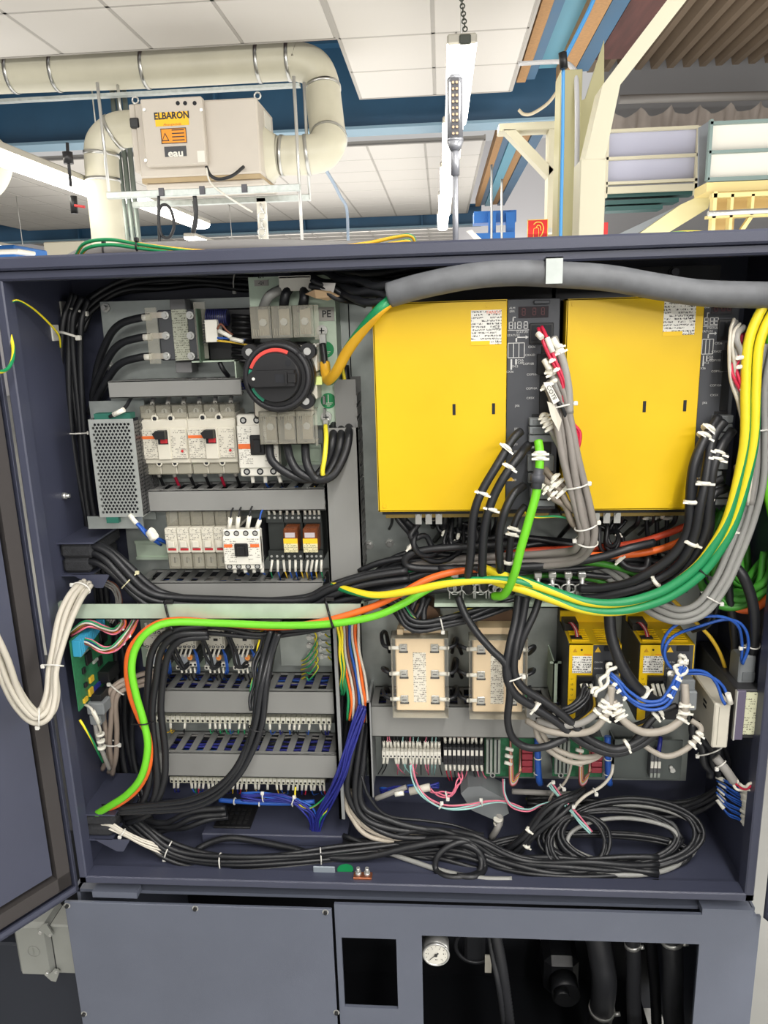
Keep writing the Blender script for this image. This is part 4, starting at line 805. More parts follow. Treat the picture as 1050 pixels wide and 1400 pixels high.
# main switch
X0, X1, Z0, Z1 = pb(345, 468, 428, 572, 1.21)
ms = T('main_switch', 'large black rotary main switch with red and green arc and clear terminal covers', 'switch', ((X0+X1)/2, YP, Z0))
b = B(); b.box(X0, X1-.004, 1.205, 1.285, Z0, Z1, black, .003); b.box(X0+.005, X1, 1.19, 1.21, Z0+.005, Z1-.005, offw, .003); b.build('body', ms)
for (x0, y0, x1, y1) in ((342, 418, 429, 462), (354, 562, 430, 607)):
    a0, a1, c0, c1 = pb(x0, y0, x1, y1, 1.18)
    for k in range(3):
        xa_ = a0+(a1-a0)*k/3; xb_ = a0+(a1-a0)*(k+1)/3; b = B(); b.box(xa_+.0006, xb_-.0006, 1.18, 1.181, c0, c1, clearp); b.box(xa_+.0006, xa_+.0012, 1.18, 1.23, c0, c1, clearp); b.box(xa_+.0006, xb_-.0006, 1.18, 1.23, c1-.0008, c1, clearp); b.box(xa_+.0006, xb_-.0006, 1.18, 1.23, c0, c0+.0008, clearp)
        for j in range(5): zz = c0+.004 if y0 < 500 else c1-.004-.010; b.box(xa_+.004+j*.0035, xa_+.0045+j*.0035+.0006, 1.1795, 1.18, zz, zz+.010, mat('rib_shade', (150, 146, 130), .4))
        b.build('terminal_cover', ms)
        b = B(); xm = (xa_+xb_)/2; zc = (c0+c1)/2; b.box(xm-.008, xm+.008, 1.2, 1.21, c0+.004, c1-.004, mat('copper_bar', (170, 160, 140), .35, .8)); b.cyl((xm, 1.194, zc), (xm, 1.2, zc), .006, steel, 6); b.build('terminal', ms)
    b = B(); b.box(a1, a1+.007 if y0 < 500 else a1+.004, 1.185, 1.186, c0-.004, c1, clearp); b.build('side_cover', ms)
cc = P(377, 516, 1.14)
def disc(y0, y1, r, m, n=56, rb=None): return B().cyl((cc.x, y1, cc.z), (cc.x, y0, cc.z), rb or r, m, n, r2=r)
b = disc(1.158, 1.185, .054, black); b.build('mounting_collar', ms)
for dx, dz in ((-.042, .037), (.046, .036), (.04, -.038)):
    b = B(); b.cyl((cc.x+dx, 1.160, cc.z+dz), (cc.x+dx, 1.18, cc.z+dz), .012, black, 18); b.cyl((cc.x+dx, 1.157, cc.z+dz), (cc.x+dx, 1.16, cc.z+dz), .0055, steel, 12); b.build('collar_screw', ms)
b = disc(1.148, 1.160, .0515, black, rb=.0535); b.torus((cc.x, 1.149, cc.z), (0, 1, 0), .047, .0042, mat('black_rim', (38, 38, 41), .5), 56, 8); b.build('escutcheon', ms)
b = disc(1.134, 1.15, .0355, mat('black_rotor', (32, 32, 34), .4), rb=.0385); b.build('rotor', ms)
def arc(a0, a1, r0, r1, y, m, name):
    b = B(); n = 20; v = []
    for i in range(n): 
        t0, t1 = R(a0+(a1-a0)*i/n), R(a0+(a1-a0)*(i+1)/n)
        b.prism([(cc.x+r*math.cos(t), y, cc.z+r*math.sin(t)) for r, t in ((r0, t0), (r1, t0), (r1, t1), (r0, t1))], (0, -.0006, 0), m)
    b.build(name, ms)
arc(62, 160, .0365, .0425, 1.146, mat('switch_red', (226, 76, 66), .5), 'red_arc'); arc(163, 176, .0365, .0425, 1.146, mat('switch_green', (40, 140, 110), .5), 'green_arc'); arc(203, 238, .0365, .0425, 1.146, mat('switch_green'), 'green_arc')
b = B(); h = .0115; pr = []
for i in range(9): t = R(90+180*i/8); pr.append((cc.x-.026+h*math.cos(t), 1.1335, cc.z+h*math.sin(t)))
pr += [(cc.x+.032, 1.1335, cc.z-h), (cc.x+.032, 1.1335, cc.z+h)]
b.prism(pr, (0, -.017, 0), black); b.build('handle', ms)
b = B(); b.box(cc.x+.004, cc.x+.021, 1.1158, 1.1166, cc.z-.006, cc.z+.006, dark); b.build('padlock_slot', ms)
b = B(); b.box(cc.x+.019, cc.x+.022, 1.113, 1.118, cc.z-.009, cc.z+.009, black); b.box(cc.x+.022, cc.x+.034, 1.115, 1.13, cc.z-.007, cc.z+.007, black, .001); b.build('padlock_slide', ms)
b = B(); b.cyl((cc.x-.028, 1.1155, cc.z), (cc.x-.028, 1.117, cc.z), .0022, white, 12); b.build('pointer_dot', ms)
b = B(); b.cyl((cc.x+.021, 1.1335, cc.z+.021), (cc.x+.021, 1.1345, cc.z+.021), .0048, dark, 12); b.build('lock_hole', ms)
for k, (px, py) in enumerate(((425, 500), (426, 545))):
    a0, a1, c0, c1 = pb(419, 470+k*40, 433, 508+k*38, 1.19); b = B(); b.box(a0, a1, 1.19, 1.24, c0, c1, [white, offw][k], .0015); b.build('auxiliary_contact', ms)
b = B(); q = P(436, 520, 1.2); b.box(q.x-.006, q.x+.006, 1.19, 1.22, q.z-.006, q.z+.006, mat('pale_yellow_tab', (226, 240, 150), .5)); b.build('yellow_tab', ms)
# leads from the switch down to the right and round
for k, pts in enumerate(([(368, 606, 1.2), (372, 630, 1.185), (395, 648, 1.18), (425, 655, 1.185), (447, 632, 1.195), (455, 600, 1.2), (457, 572, 1.255), (458, 540, 1.27)],
                         [(392, 606, 1.2), (398, 630, 1.18), (412, 648, 1.175), (440, 655, 1.18), (458, 630, 1.19), (466, 600, 1.2), (466, 570, 1.255), (464, 530, 1.27)],
                         [(417, 606, 1.2), (420, 635, 1.175), (433, 655, 1.175), (455, 650, 1.175), (471, 622, 1.185), (477, 595, 1.2), (476, 568, 1.25), (472, 500, 1.27)])):
    b = B(); b.tube(catmull([P(*p) for p in pts], 7), .0068, cblk, 10); b.build('lead', ms)
for k, pts in enumerate(([(358, 425, 1.21), (368, 405, 1.2), (385, 395, 1.215), (395, 385, 1.24)], [(387, 425, 1.21), (390, 405, 1.205), (396, 393, 1.215)], [(412, 425, 1.21), (416, 408, 1.2), (415, 393, 1.215)])):
    b = B(); b.tube(catmull([P(*p) for p in pts], 6), .0075, [mat('clear_sleeve_grey', (150, 150, 146), .35), cblk, cblk][k], 10); b.build('supply_lead', ms)
# solid state unit with clear barrier, top left
X0, X1, Z0, Z1 = pb(214, 423, 272, 493, 1.225)
su = T('surge_filter', 'three-terminal unit with steel name plate and clear guard, top left of the plate', 'terminal unit', ((X0+X1)/2, YP, Z0))
b = B(); b.box(X0, X1, 1.235, 1.285, Z0, Z1, mat('dark_grey_body', (74, 76, 80), .5), .002); b.build('body', su)
xa, xb = X0+(X1-X0)*.36, X0+(X1-X0)*.72
b = B(); b.box(xa, xb, 1.232, 1.235, Z0, Z1, ptxt3); b.build('name_plate', su)
for (x0, y0, x1, y1) in ((232, 409, 253, 424), (240, 494, 262, 510)):
    bx(x0, y0, x1, y1, 1.25, .03, mat('grey_tag'), .001).build('fixing_tab', su)
for j, py in enumerate((431, 459, 487)):
    for px in (224+j, 258+j):
        q = P(px, py, 1.225); b = B(); b.cyl((q.x, 1.23, q.z), (q.x, 1.236, q.z), .0062, steel, 16); b.cyl((q.x, 1.226, q.z), (q.x, 1.231, q.z), .0036, steel, 6); b.build('terminal_screw', su)
    q = P(212+j, py, 1.23); b = B(); b.box(q.x-.014, q.x+.012, 1.231, 1.234, q.z-.0045, q.z+.0045, mat('tinned_copper', (216, 208, 196), .35, .8)); b.build('cable_lug', su)
b = B(); b.box(X0-.014, X0+.004, 1.222, 1.2235, Z0-.004, Z1+.004, clearp); b.build('clear_guard', su); b = B(); b.box(X1-.004, X1+.014, 1.222, 1.2235, Z0+.002, Z1+.01, clearp); b.build('clear_guard', su)
for j, (py, ex, ey) in enumerate(((433, 150, 470), (460, 140, 490), (487, 140, 520))):
    pts = [(206+j, py, 1.232), (190, py+2, 1.232), (165, py+10, 1.24), (148, py+30, 1.255), (132-j*4, py+75, 1.28), (130, 560, 1.29), (138, 640, 1.3)]
    b = B(); b.tube(catmull([P(*p) for p in pts], 7), .0062, cblk, 10); b.build('lead', su)
    b = B(); q = P(200+j*1.5, py+1, 1.23); b.tube([q-Vector((.006, 0, 0)), q+Vector((.008, 0, 0))], .0058, mat('marker_sleeve', (232, 229, 216), .5), 8); b.build('wire_sleeve', su)
# reactor with board right of it
X0, X1, Z0, Z1 = pb(276, 421, 342, 494, 1.22)
rc = T('filter_board', 'open circuit board with white plug and dark choke coils behind the main switch', 'circuit board', ((X0+X1)/2, YP, Z0))
b = B(); b.box(X0-.001, X0+.001, 1.2, 1.28, Z0, Z1, mat('pcb_edge_green', (64, 84, 66), .5)); b.build('board', rc)
b = B(); b.box(X0+.002, X1, 1.24, 1.285, Z0, Z1, black, .003); b.build('housing', rc)
b = B(); q0 = P(283, 434, 1.22); q1 = P(312, 434, 1.22); b.cyl(q0, q1, .012, mat('dark_coil', (26, 28, 52), .35), 20)
for k in range(10): b.torus(q0.lerp(q1, (k+.5)/10), (1, 0, 0), .0122, .0009, mat('coil_wire', (40, 44, 92), .3), 18, 5)
b.build('choke_coil', rc)
for k in range(9):
    b = B(); a = P(317, 432+7.5*k, 1.235); c = P(345, 434+7.5*k, 1.235); b.cyl(a, c, .0035, black, 8); b.build('cooling_rib', rc)
bx(280, 437, 297, 468, 1.2, .03, white, .001).build('plug', rc)
for k in range(8): 
    q = P(279, 440+k*4, 1.2); b = B(); b.box(q.x-.002, q.x+.001, 1.199, 1.202, q.z-.0008, q.z+.0008, dark); b.build('pin', rc)
for k, (m_, pts) in enumerate(((cblu, [(297, 462, 1.2), (315, 463, 1.2), (335, 465, 1.21)]), (cylw, [(297, 466, 1.2), (318, 468, 1.2), (340, 472, 1.21)]), (cbrn, [(297, 450, 1.2), (302, 443, 1.2), (310, 452, 1.2), (318, 458, 1.2)]))):
    b = B(); b.tube(catmull([P(*p) for p in pts], 5), .0016, m_, 6); b.build('wire', rc)
for a, c in (((299, 452), (316, 461)), ((315, 463), (333, 467))):
    b = B(); b.tube([P(*a, 1.197), P(*c, 1.197)], .0034, wm, 8); b.build('wire_sleeve', rc)
b = B(); a = P(262, 494, 1.21); c = P(322, 494, 1.21); b.box(a.x, c.x, 1.21, 1.28, a.z-.002, a.z, galv2); b.box(c.x-.002, c.x, 1.21, 1.28, a.z-.028, a.z, galv2); b.build('bracket', rc)
b = B(); b.tube(catmull([P(300, 495, 1.22), P(305, 505, 1.22), P(312, 514, 1.235)], 5), .004, cblk, 8); b.build('lead', rc)
# ================================================================ yellow servo amplifiers
ink = mat('ink', (36, 36, 38), .5); wink = mat('white_print', (206, 206, 204), .5)
seg = mat('segment_red', (92, 44, 48), .5)
def digit8(b, x, z, w, h, t, y, m):
    for (a0, a1, c0, c1) in ((0, w, 0, t), (0, w, h/2-t/2, h/2+t/2), (0, w, h-t, h), (0, t, 0, h), (w-t, w, 0, h)): b.box(x+a0, x+a1, y-.0004, y, z+c0, z+c1, m)
def amp(label, x0, y0, x1, y1, xs, top=380, left=True):
    Y = 1.14; X0, X1, Z0, Z1 = pb(x0, y0, x1, y1, Y); XS = X1+(P(763, 560, Y).x-P(692, 560, Y).x) if xs is None else P(xs, 560, Y).x
    r = T('servo_amplifier', label, 'servo amplifier', ((X0+XS)/2, YP, Z0), 'large yellow servo amplifiers')
    zt = Z1+.034
    b = B(); b.box(X0+.006, XS-.004, Y+.018, YP-.001, Z0-.004, Z1, mat('amp_body_black', (34, 34, 36), .5), .002); b.build('body', r)
    b = B(); b.box(X0-.004, XS+.01, 1.262, 1.268, Z0-.035, zt+.012, mat('amp_flange_black', (40, 40, 43), .5)); b.build('mounting_flange', r)
    for f in (.2, .47, .75):
        for z in (zt+.003,):
            q = X0+(XS-X0)*f; b = B(); b.cyl((q, 1.258, z), (q, 1.262, z), .009, black, 6); b.cyl((q, 1.252, z), (q, 1.258, z), .006, mat('dark_bolt', (70, 70, 74), .3, .8), 12); b.build('bolt', r)
    b = B(); b.box(X0, X1, Y, Y+.0025, Z0, Z1, yelp, .0008)
    b.box(X0, X0+.002, Y, Y+.03, Z0, Z1, yelp); b.box(X0, X1, Y, Y+.02, Z1-.002, Z1, yelp); b.box(X0, X1, Y, Y+.02, Z0, Z0+.002, yelp); b.build('front_cover', r)
    w = X1-X0; h = Z1-Z0
    for fx, fz in ((.605, .445), (.905, .445)):
        b = B(); xx = X0+w*fx; zz = Z0+h*(1-.5); b.box(xx-.0022, xx+.0022, Y-.0006, Y, zz-.008, zz+.008, dark); b.build('cover_slot', r)
    for fx, fz in ((.05, .03), (.85, .03), (.86, .975), (.05, .975)):
        b = B(); b.cyl((X0+w*fx, Y-.0012, Z0+h*fz), (X0+w*fx, Y, Z0+h*fz), .003, yelp, 12); b.build('cover_screw', r)
    # rating plate
    lx0 = X1-w*.215; lx1 = X1-w*.02 if left else X1-w*.04; lz1 = Z1-h*.045 if left else Z1-h*.02; lz0 = lz1-h*.155
    if left: lx0, lx1 = X1-w*.265, X1-w*.04
    else: lx0, lx1 = X1-w*.29, X1-w*.06
    b = B(); b.box(lx0, lx1, Y-.0004, Y, lz0, lz1, ptxt2); lb = b.build('rating_plate', r)
    txt('FANUC', .0062, ((lx1-.011), Y-.0006, lz1-.0035), mat('red_orange_print', (224, 92, 40), .5), lb); txt('CE', .007, (lx1-.006, Y-.0006, lz0+(lz1-lz0)*.5), ink, lb); txt('UL', .0045, (lx1-.006, Y-.0006, lz0+.0035), ink, lb)
    b = B(); b.box(lx0, lx0+(lx1-lx0)*.62, Y-.0006, Y-.0003, lz0-.001, lz0+.005, mat('label_yellow', (240, 196, 20), .5)); b.build('yellow_band', lb)
    # charcoal connector strip
    b = B(); b.box(X1+.0004, XS, Y+.004, Y+.03, Z0-.0, Z1, gstrip, .001); b.build('connector_panel', r)
    s0 = X1; sw = XS-X1; yy = Y+.004
    def sx(f): return s0+sw*f
    def sz(f): return Z1-h*f
    b = B(); b.box(sx(.22), sx(.78), yy-.0015, yy, sz(.085), sz(.035), mat('display_window', (40, 30, 34), .15)); disp = b.build('status_display', r)
    b = B()
    for f in (.28, .48, .64): digit8(b, sx(f), sz(.075), .0052, .0105, .0009, yy-.0016, seg)
    b.build('display_segments', disp)
    b = B(); digit8(b, sx(.04), sz(.135), .006, .0105, .001, yy, wink)
    for f in (.2, .32): digit8(b, sx(f), sz(.135), .006, .0105, .001, yy, wink)
    b.box(sx(.15), sx(.165), yy-.0004, yy, sz(.135), sz(.102), wink); b.box(sx(.02), sx(.43), yy-.0004, yy, sz(.141), sz(.1385), wink)
    b.build('printed_digits', r)
    b = B(); b.box(sx(.11), sx(.13), yy-.0004, yy, sz(.1), sz(.08), wink); b.box(sx(.11), sx(.17), yy-.0004, yy, sz(.083), sz(.079), wink)
    b.box(sx(.17), sx(.2), yy-.0004, yy, sz(.193), sz(.17), wink); b.box(sx(.17), sx(.37), yy-.0004, yy, sz(.175), sz(.17), wink); b.prism([(sx(.36), yy, sz(.181)), (sx(.42), yy, sz(.1725)), (sx(.36), yy, sz(.164))], (0, -.0004, 0), wink)
    x_0, x_1, z_0, z_1 = sx(.03), sx(.34), sz(.265), sz(.198)
    for i in range(4): xx = x_0+(x_1-x_0)*i/3; b.box(xx-.0005, xx+.0005, yy-.0004, yy, z_0, z_1, wink)
    for zz in (z_0, z_1): b.box(x_0, x_1, yy-.0004, yy, zz-.0005, zz+.0005, wink)
    b.box(sx(.08), sx(.11), yy-.0004, yy, sz(.32), sz(.272), wink); b.box(sx(.17), sx(.2), yy-.0004, yy, sz(.297), sz(.272), wink)
    b.build('printed_diagram', r)
    for f, fz, s_ in ((.1, .04, 'ALM'), (.1, .055, 'ERR'), (.3, .149, 'STATUS1'), (.13, .163, 'STATUS2'), (.27, .278, 'CXA'), (.27, .29, 'CXP'), (.17, .305, 'DC2'), (.07, .33, 'CX36'), (.48, .218, 'CX36'), (.45, .255, 'CXA2D'), (.42, .295, 'COP10B'), (.5, .345, 'COP10A'), (.49, .41, 'COP10A'), (.47, .455, 'CX5X'), (.22, .49, 'JX6'), (.21, .60, 'JX6'), (.2, .64, 'JF1'), (.2, .675, 'JF3'), (.2, .71, 'JF5'), (.2, .745, 'JY2'), (.18, .85, 'JX8')):
        txt(s_, .0044, (sx(f), yy-.0004, sz(fz)), wink, r)
    def sock(f0, f1, z0, z1, m, d=.006, nm='socket'):
        b = B(); b.box(sx(f0), sx(f1), yy-d, yy+.01, sz(z1), sz(z0), m, .0008); return b.build(nm, r)
    sock(.43, .88, .11, .205, black, .003); o = sock(.46, .62, .12, .19, dark, .0035); o = sock(.66, .84, .12, .19, dark, .0035)
    sock(.66, .86, .215, .255, black, .001); sock(.58, .86, .25, .345, black, .004); sock(.64, .88, .35, .53, black, .001)
    sock(.5, .9, .53, .86, black, .0005)
    sock(.44, .95, .545, .58, conng, .016, 'connector_plug'); sock(.44, .95, .585, .62, conng, .016, 'connector_plug'); sock(.44, .92, .625, .66, conng, .012, 'connector_plug')
    b = B(); b.box(sx(.46), sx(.56), yy-.0015, yy, sz(.695), sz(.685), wink); b.box(sx(.46), sx(.85), yy-.001, yy, sz(.71), sz(.68), black); b.build('empty_socket', r)
    sock(.42, .92, .725, .80, conng, .014, 'connector_plug'); sock(.44, .8, .81, .86, conng, .01, 'connector_plug'); sock(.48, .98, .88, .935, conng, .016, 'connector_plug'); sock(.5, .96, .94, .97, conng, .018, 'connector_plug')
    for f0, f1, z0, z1, d in ((.5, .72, .552, .572, .0165), (.5, .72, .592, .612, .0165), (.5, .75, .735, .79, .0145)):
        b = B(); b.box(sx(f0), sx(f1), yy-d-.0006, yy-d+.001, sz(z1), sz(z0), mat('connector_shade', (108, 112, 114), .5)); b.build('connector_latch', r)
    b = B(); b.prism([(sx(.03), yy, sz(.855)), (sx(.2), yy, sz(.855)), (sx(.115), yy, sz(.835))], (0, -.0005, 0), mat('warning_yellow', (236, 190, 50), .5)); b.build('warning_sign', r)
    b = B(); b.box(sx(.5), sx(.8), yy-.006, yy, sz(.025), sz(.008), gstrip, .001); b.build('latch', r)
    # terminals under the cover
    b = B(); b.box(X0+.008, XS-.004, Y+.04, 1.26, Z0-.02, Z0-.003, mat('terminal_brass', (150, 128, 70), .45, .5)); b.build('terminal_bar', r)
    b = B(); b.box(X0+.004, XS-.002, Y+.03, Y+.04, Z0-.012, Z0-.003, black); b.build('terminal_cover', r)
    for k in range(3):
        xx = X0+.06+k*.016; b = B(); b.cyl((xx, Y+.03, Z0-.016), (xx, Y+.045, Z0-.016), .0042, steel, 12); b.box(xx-.005, xx+.005, Y+.036, Y+.04, Z0-.03, Z0-.012, steel); b.build('terminal_screw', r)
    for k in range(9):
        xx = X0+.02+k*.021+random.uniform(-.004, .004); dz = random.uniform(.03, .05); dx = random.uniform(-.012, .02)
        b = B(); b.tube(catmull([(xx, Y+.045, Z0-.01), (xx+dx*.3, Y+.05, Z0-.01-dz*.5), (xx+dx, Y+.09, Z0-.01-dz*1.0), (xx+dx*2, Y+.13, Z0-.01-dz*1.5)], 5), random.choice([.0025, .0038, .0045]), cblk, 8); b.build('lead', r)
        if k % 2: b = B(); b.tube([(xx, Y+.045, Z0-.012), (xx+dx*.2, Y+.048, Z0-.026)], .0036, wm, 8); b.build('wire_sleeve', r)
    return r
amp('left yellow servo amplifier with charcoal connector strip and dusty smudges', 513, 412, 692, 699, None)
amp('right yellow servo amplifier, its rating plate close under the grey sleeve', 771, 406, 954, 697, 1002, left=False)
# ---------------------------------------------------------------- small yellow amplifiers
def samp(label, x0, y0, x1, y1):
    Y = 1.165; X0, X1, Z0, Z1 = pb(x0, y0, x1, y1, Y); w = X1-X0; h = Z1-Z0; r = T('small_servo_amplifier', label, 'servo amplifier', (X0, YP, Z0), 'small yellow servo amplifiers')
    yd = mat('yellow_top', (232, 184, 14), .45)
    b = B(); b.box(X0, X1, Y+.003, YP-.002, Z0, Z1-.001, black); b.build('body', r)
    b = B(); b.box(X0, X1, Y, YP-.03, Z1-.0012, Z1, yelp); b.box(X0, X1, YP-.03, YP-.025, Z1, Z1+.02, yelp); b.box(X0-.0004, X0+.0012, Y, YP-.002, Z0, Z1+.001, mat('amp_side_dark', (60, 60, 60), .5)); b.box(X1-.0012, X1+.0004, Y, YP-.002, Z0+h*.35, Z1, yelp); b.build('top_cover', r)
    b = B(); b.box(X0, X1, YP-.025, YP-.002, Z1+.0, Z1+.021, mat('amp_grille_dark', (90, 76, 30), .6))
    for k in range(8): b.box(X0+.004, X1-.004, YP-.028+.003*k, YP-.0268+.003*k, Z1+.021, Z1+.0218, black)
    b.build('rear_grille', r)
    for k in range(6):
        for s_ in (0, 1):
            b = B(); xa = X0+w*(.08+.5*s_); b.box(xa, xa+w*.34, Y+.012+k*.009, Y+.016+k*.009, Z1+.0, Z1+.0022, yelp); b.build('vent_louvre', r)
    b = B(); b.box(X0+w*.08, X0+w*.3, Y+.016, Y+.03, Z1-.0005, Z1+.0028, black); b.build('fan_connector', r); b = B(); b.box(X0+w*.02, X0+w*.3, Y+.055, Y+.09, Z1, Z1+.012, black); b.build('fan_connector', r)
    for k, m_ in enumerate((cred, cwht, cred)):
        b = B(); b.tube(catmull([(X0+w*.1, Y+.06, Z1+.012), (X0+w*.12+k*.002, Y+.05, Z1+.016), (X0+w*.18+k*.002, Y+.035, Z1+.01), (X0+w*.19+k*.002, Y+.022, Z1+.001)], 4), .001, m_, 6); b.build('fan_wire', r)
    b = B(); b.box(X0, X0+w*.47, Y, Y+.003, Z0+h*.60, Z1, yelp); b.box(X0, X0+w*.17, Y, Y+.003, Z0, Z0+h*.6, yelp); b.build('front_cover', r)
    b = B(); b.box(X0+w*.47, X1, Y+.0003, Y+.003, Z0+h*.35, Z1-.001, gstrip); b.build('connector_panel', r)
    b = B(); b.box(X0+w*.08, X0+w*.45, Y-.0005, Y, Z0+h*.63, Z0+h*.85, ptxt2); lb = b.build('rating_plate', r); txt('CE', .0045, (X0+w*.41, Y-.0007, Z0+h*.72), ink, lb); txt('UL', .004, (X0+w*.42, Y-.0007, Z0+h*.645), ink, lb)
    txt('FANUC', .0038, (X0+w*.37, Y-.0004, Z0+h*.865), mat('red_orange_print', (224, 92, 40), .5), r)
    b = B(); b.cyl((X0+w*.25, Y-.0006, Z0+h*.93), (X0+w*.25, Y, Z0+h*.93), .0018, dark, 12); b.build('hole', r)
    b = B(); b.prism([(X0+w*.5, Y, Z0+h*.9), (X0+w*.62, Y, Z0+h*.9), (X0+w*.56, Y, Z0+h*.97)], (0, -.0004, 0), mat('warning_yellow')); b.build('warning_sign', r)
    b = B(); b.prism([(X0+w*.08, Y, Z0+h*.9), (X0+w*.17, Y, Z0+h*.9), (X0+w*.125, Y, Z0+h*.95)], (0, -.0004, 0), mat('warning_amber', (190, 140, 10), .5)); b.build('warning_sign', r)
    b = B(); b.box(X0+w*.68, X0+w*.9, Y-.002, Y+.001, Z0+h*.92, Z1-.002, black); b.build('battery_cover', r)
    b = B(); b.box(X0+w*.7, X0+w*.93, Y-.003, Y+.001, Z0+h*.64, Z0+h*.79, black); b.build('socket', r)
    for fz, s_ in ((.77, 'CXA19A'), (.69, 'CXA19B')): txt(s_, .0036, (X0+w*.58, Y-.0002, Z0+h*fz), wink, r)
    b = B(); b.box(X0+w*.17, X0+w*.47, Y+.006, Y+.012, Z0+h*.1, Z0+h*.6, black); b.box(X0+w*.17, X0+w*.49, Y-.006, Y+.006, Z0+h*.55, Z0+h*.6, black); b.build('power_socket', r)
    b = B(); b.box(X0+w*.53, X0+w*.98, Y-.022, Y+.001, Z0+h*.3, Z0+h*.62, conng, .002); b.build('connector_plug', r)
    b = B(); b.box(X0+w*.7, X0+w*1.0, Y-.03, Y-.018, Z0+h*.25, Z0+h*.5, conng, .002); b.build('connector_plug', r)
    for k in range(6): txt(random.choice(['L1', 'L2', 'DCC', 'TB', 'U', 'V']), .004, (X0+w*.085, Y-.0003, Z0+h*(.55-.07*k)), ink, r)
    for k in range(3):
        xx = X0+w*(.26+.09*k); b = B(); b.tube([(xx, Y-.004, Z0+h*.5), (xx+.005, Y-.008, Z0+h*.36)], .0027, wm, 8); b.build('wire_sleeve', r)
        b = B(); b.tube(catmull([(xx+.005, Y-.008, Z0+h*.37), (xx+.004, Y-.012, Z0+h*.2), (xx-.012-.004*k, Y-.012, Z0+h*.05), (xx-.04, Y-.006, Z0-h*.04), (xx-.07, Y+.01, Z0-h*.02)], 5), .0022, [cblk, cblk, cylw][k], 7); b.build('lead', r)
    return r
samp('small yellow servo amplifier, left of the pair under the cable shelf', 776, 881, 847, 985)
samp('small yellow servo amplifier, right of the pair, with blue wires looping before it', 872, 881, 946, 985)
# ---------------------------------------------------------------- two cream reactors
def reactor(label, x0, y0, x1, y1, ox=0):
    Y = 1.185; X0, X1, Z0, Z1 = pb(x0, y0, x1, y1, Y); w = X1-X0; h = Z1-Z0; r = T('line_filter', label, 'line filter', ((X0+X1)/2, YP, Z0), 'cream line filters with six screw terminals')
    cm = mat('cream_resin', (240, 214, 174), .5, var=.03, vs=30); cb = mat('brown_core', (120, 92, 70), .6, var=.1, vs=30)
    b = B(); b.box(X0, X1, Y, Y+.03, Z0, Z1, cm, .002); b.box(X0+w*.04, X1-w*.04, Y+.03, YP-.002, Z0+.005, Z1-.004, cm); b.build('terminal_board', r)
    b = B(); b.box(X0+w*.05, X0+w*.17, Y+.002, Y+.02, Z1, Z1+.01, cm); b.prism([(X0+w*.03, Y+.01, Z1), (X1-w*.03, Y+.01, Z1), (X1-w*.12, Y+.01, Z1+.012), (X0+w*.12, Y+.01, Z1+.012)], (0, .03, 0), cm); b.build('top_bracket', r)
    b = B(); pr = []
    for i in range(11): t = math.pi*i/10; pr.append(((X0+X1)/2+w*.42*math.cos(t), Y+.045, Z1+.008+.032*math.sin(t)))
    b.prism(pr, (0, .05, 0), cb); b.build('coil_core', r)
    b = B(); b.box(X0+w*.36, X0+w*.62, Y-.0006, Y, Z0+h*.12, Z0+h*.78, print_mat('filter_print', (232, 226, 210), (100, 90, 80), .0036, .5, .001)); b.build('name_plate', r)
    for i in range(3):
        for s_ in (0, 1):
            xx = X0+w*(.17 if s_ == 0 else .8); zz = Z0+h*(.17+.34*i)
            b = B(); b.box(xx-.0065, xx+.0065, Y-.003, Y, zz-.0065, zz+.0065, steel, .001); b.cyl((xx, Y-.006, zz), (xx, Y-.003, zz), .0048, steel, 14); b.box(xx-.0035, xx+.0035, Y-.0065, Y-.006, zz-.0006, zz+.0006, dark); b.build('terminal_screw', r)
            d = -1 if s_ == 0 else 1
            b = B(); b.box(xx-.0075, xx+.0075, Y-.0012, Y-.0002, zz-.010, zz-.0068, dark); b.build('terminal_mark', r)
            b = B(); b.tube([(xx+d*.007, Y-.002, zz), (xx+d*.024, Y-.001, zz-.001)], .0036, wm, 8); b.build('wire_sleeve', r)
            up = random.uniform(-.02, .012)
            b = B(); b.tube(catmull([(xx+d*.022, Y-.001, zz-.001), (xx+d*.034, Y+.006, zz+.002), (xx+d*.038, Y+.03, zz+up), (xx+d*.034, Y+.07, zz+up*1.5-.02), (xx+d*.03, Y+.09, zz-.05)], 5), .0034, cblk, 8); b.build('lead', r)
    b = B(); cz0, cz1 = Z0-.006, Z1+.001
    b.box(X0-.006, X1+.006, Y-.014, Y-.0128, cz0, cz1, clear_mat('thin_clear_cover', (230, 226, 214), .05)); 
    for xx in (X0-.006, X1+.005): b.box(xx, xx+.001, Y-.013, Y+.02, cz0, cz1, clearp)
    for zz in (cz0, cz1-.001): b.box(X0-.006, X1+.006, Y-.013, Y+.02, zz, zz+.001, clearp)
    b.build('clear_cover', r); return r
reactor('cream line filter with six screws, left one next to the rainbow cable', 541, 869, 608, 972)
reactor('cream line filter with six screws, right one, crossed by black cables', 646, 871, 715, 974)
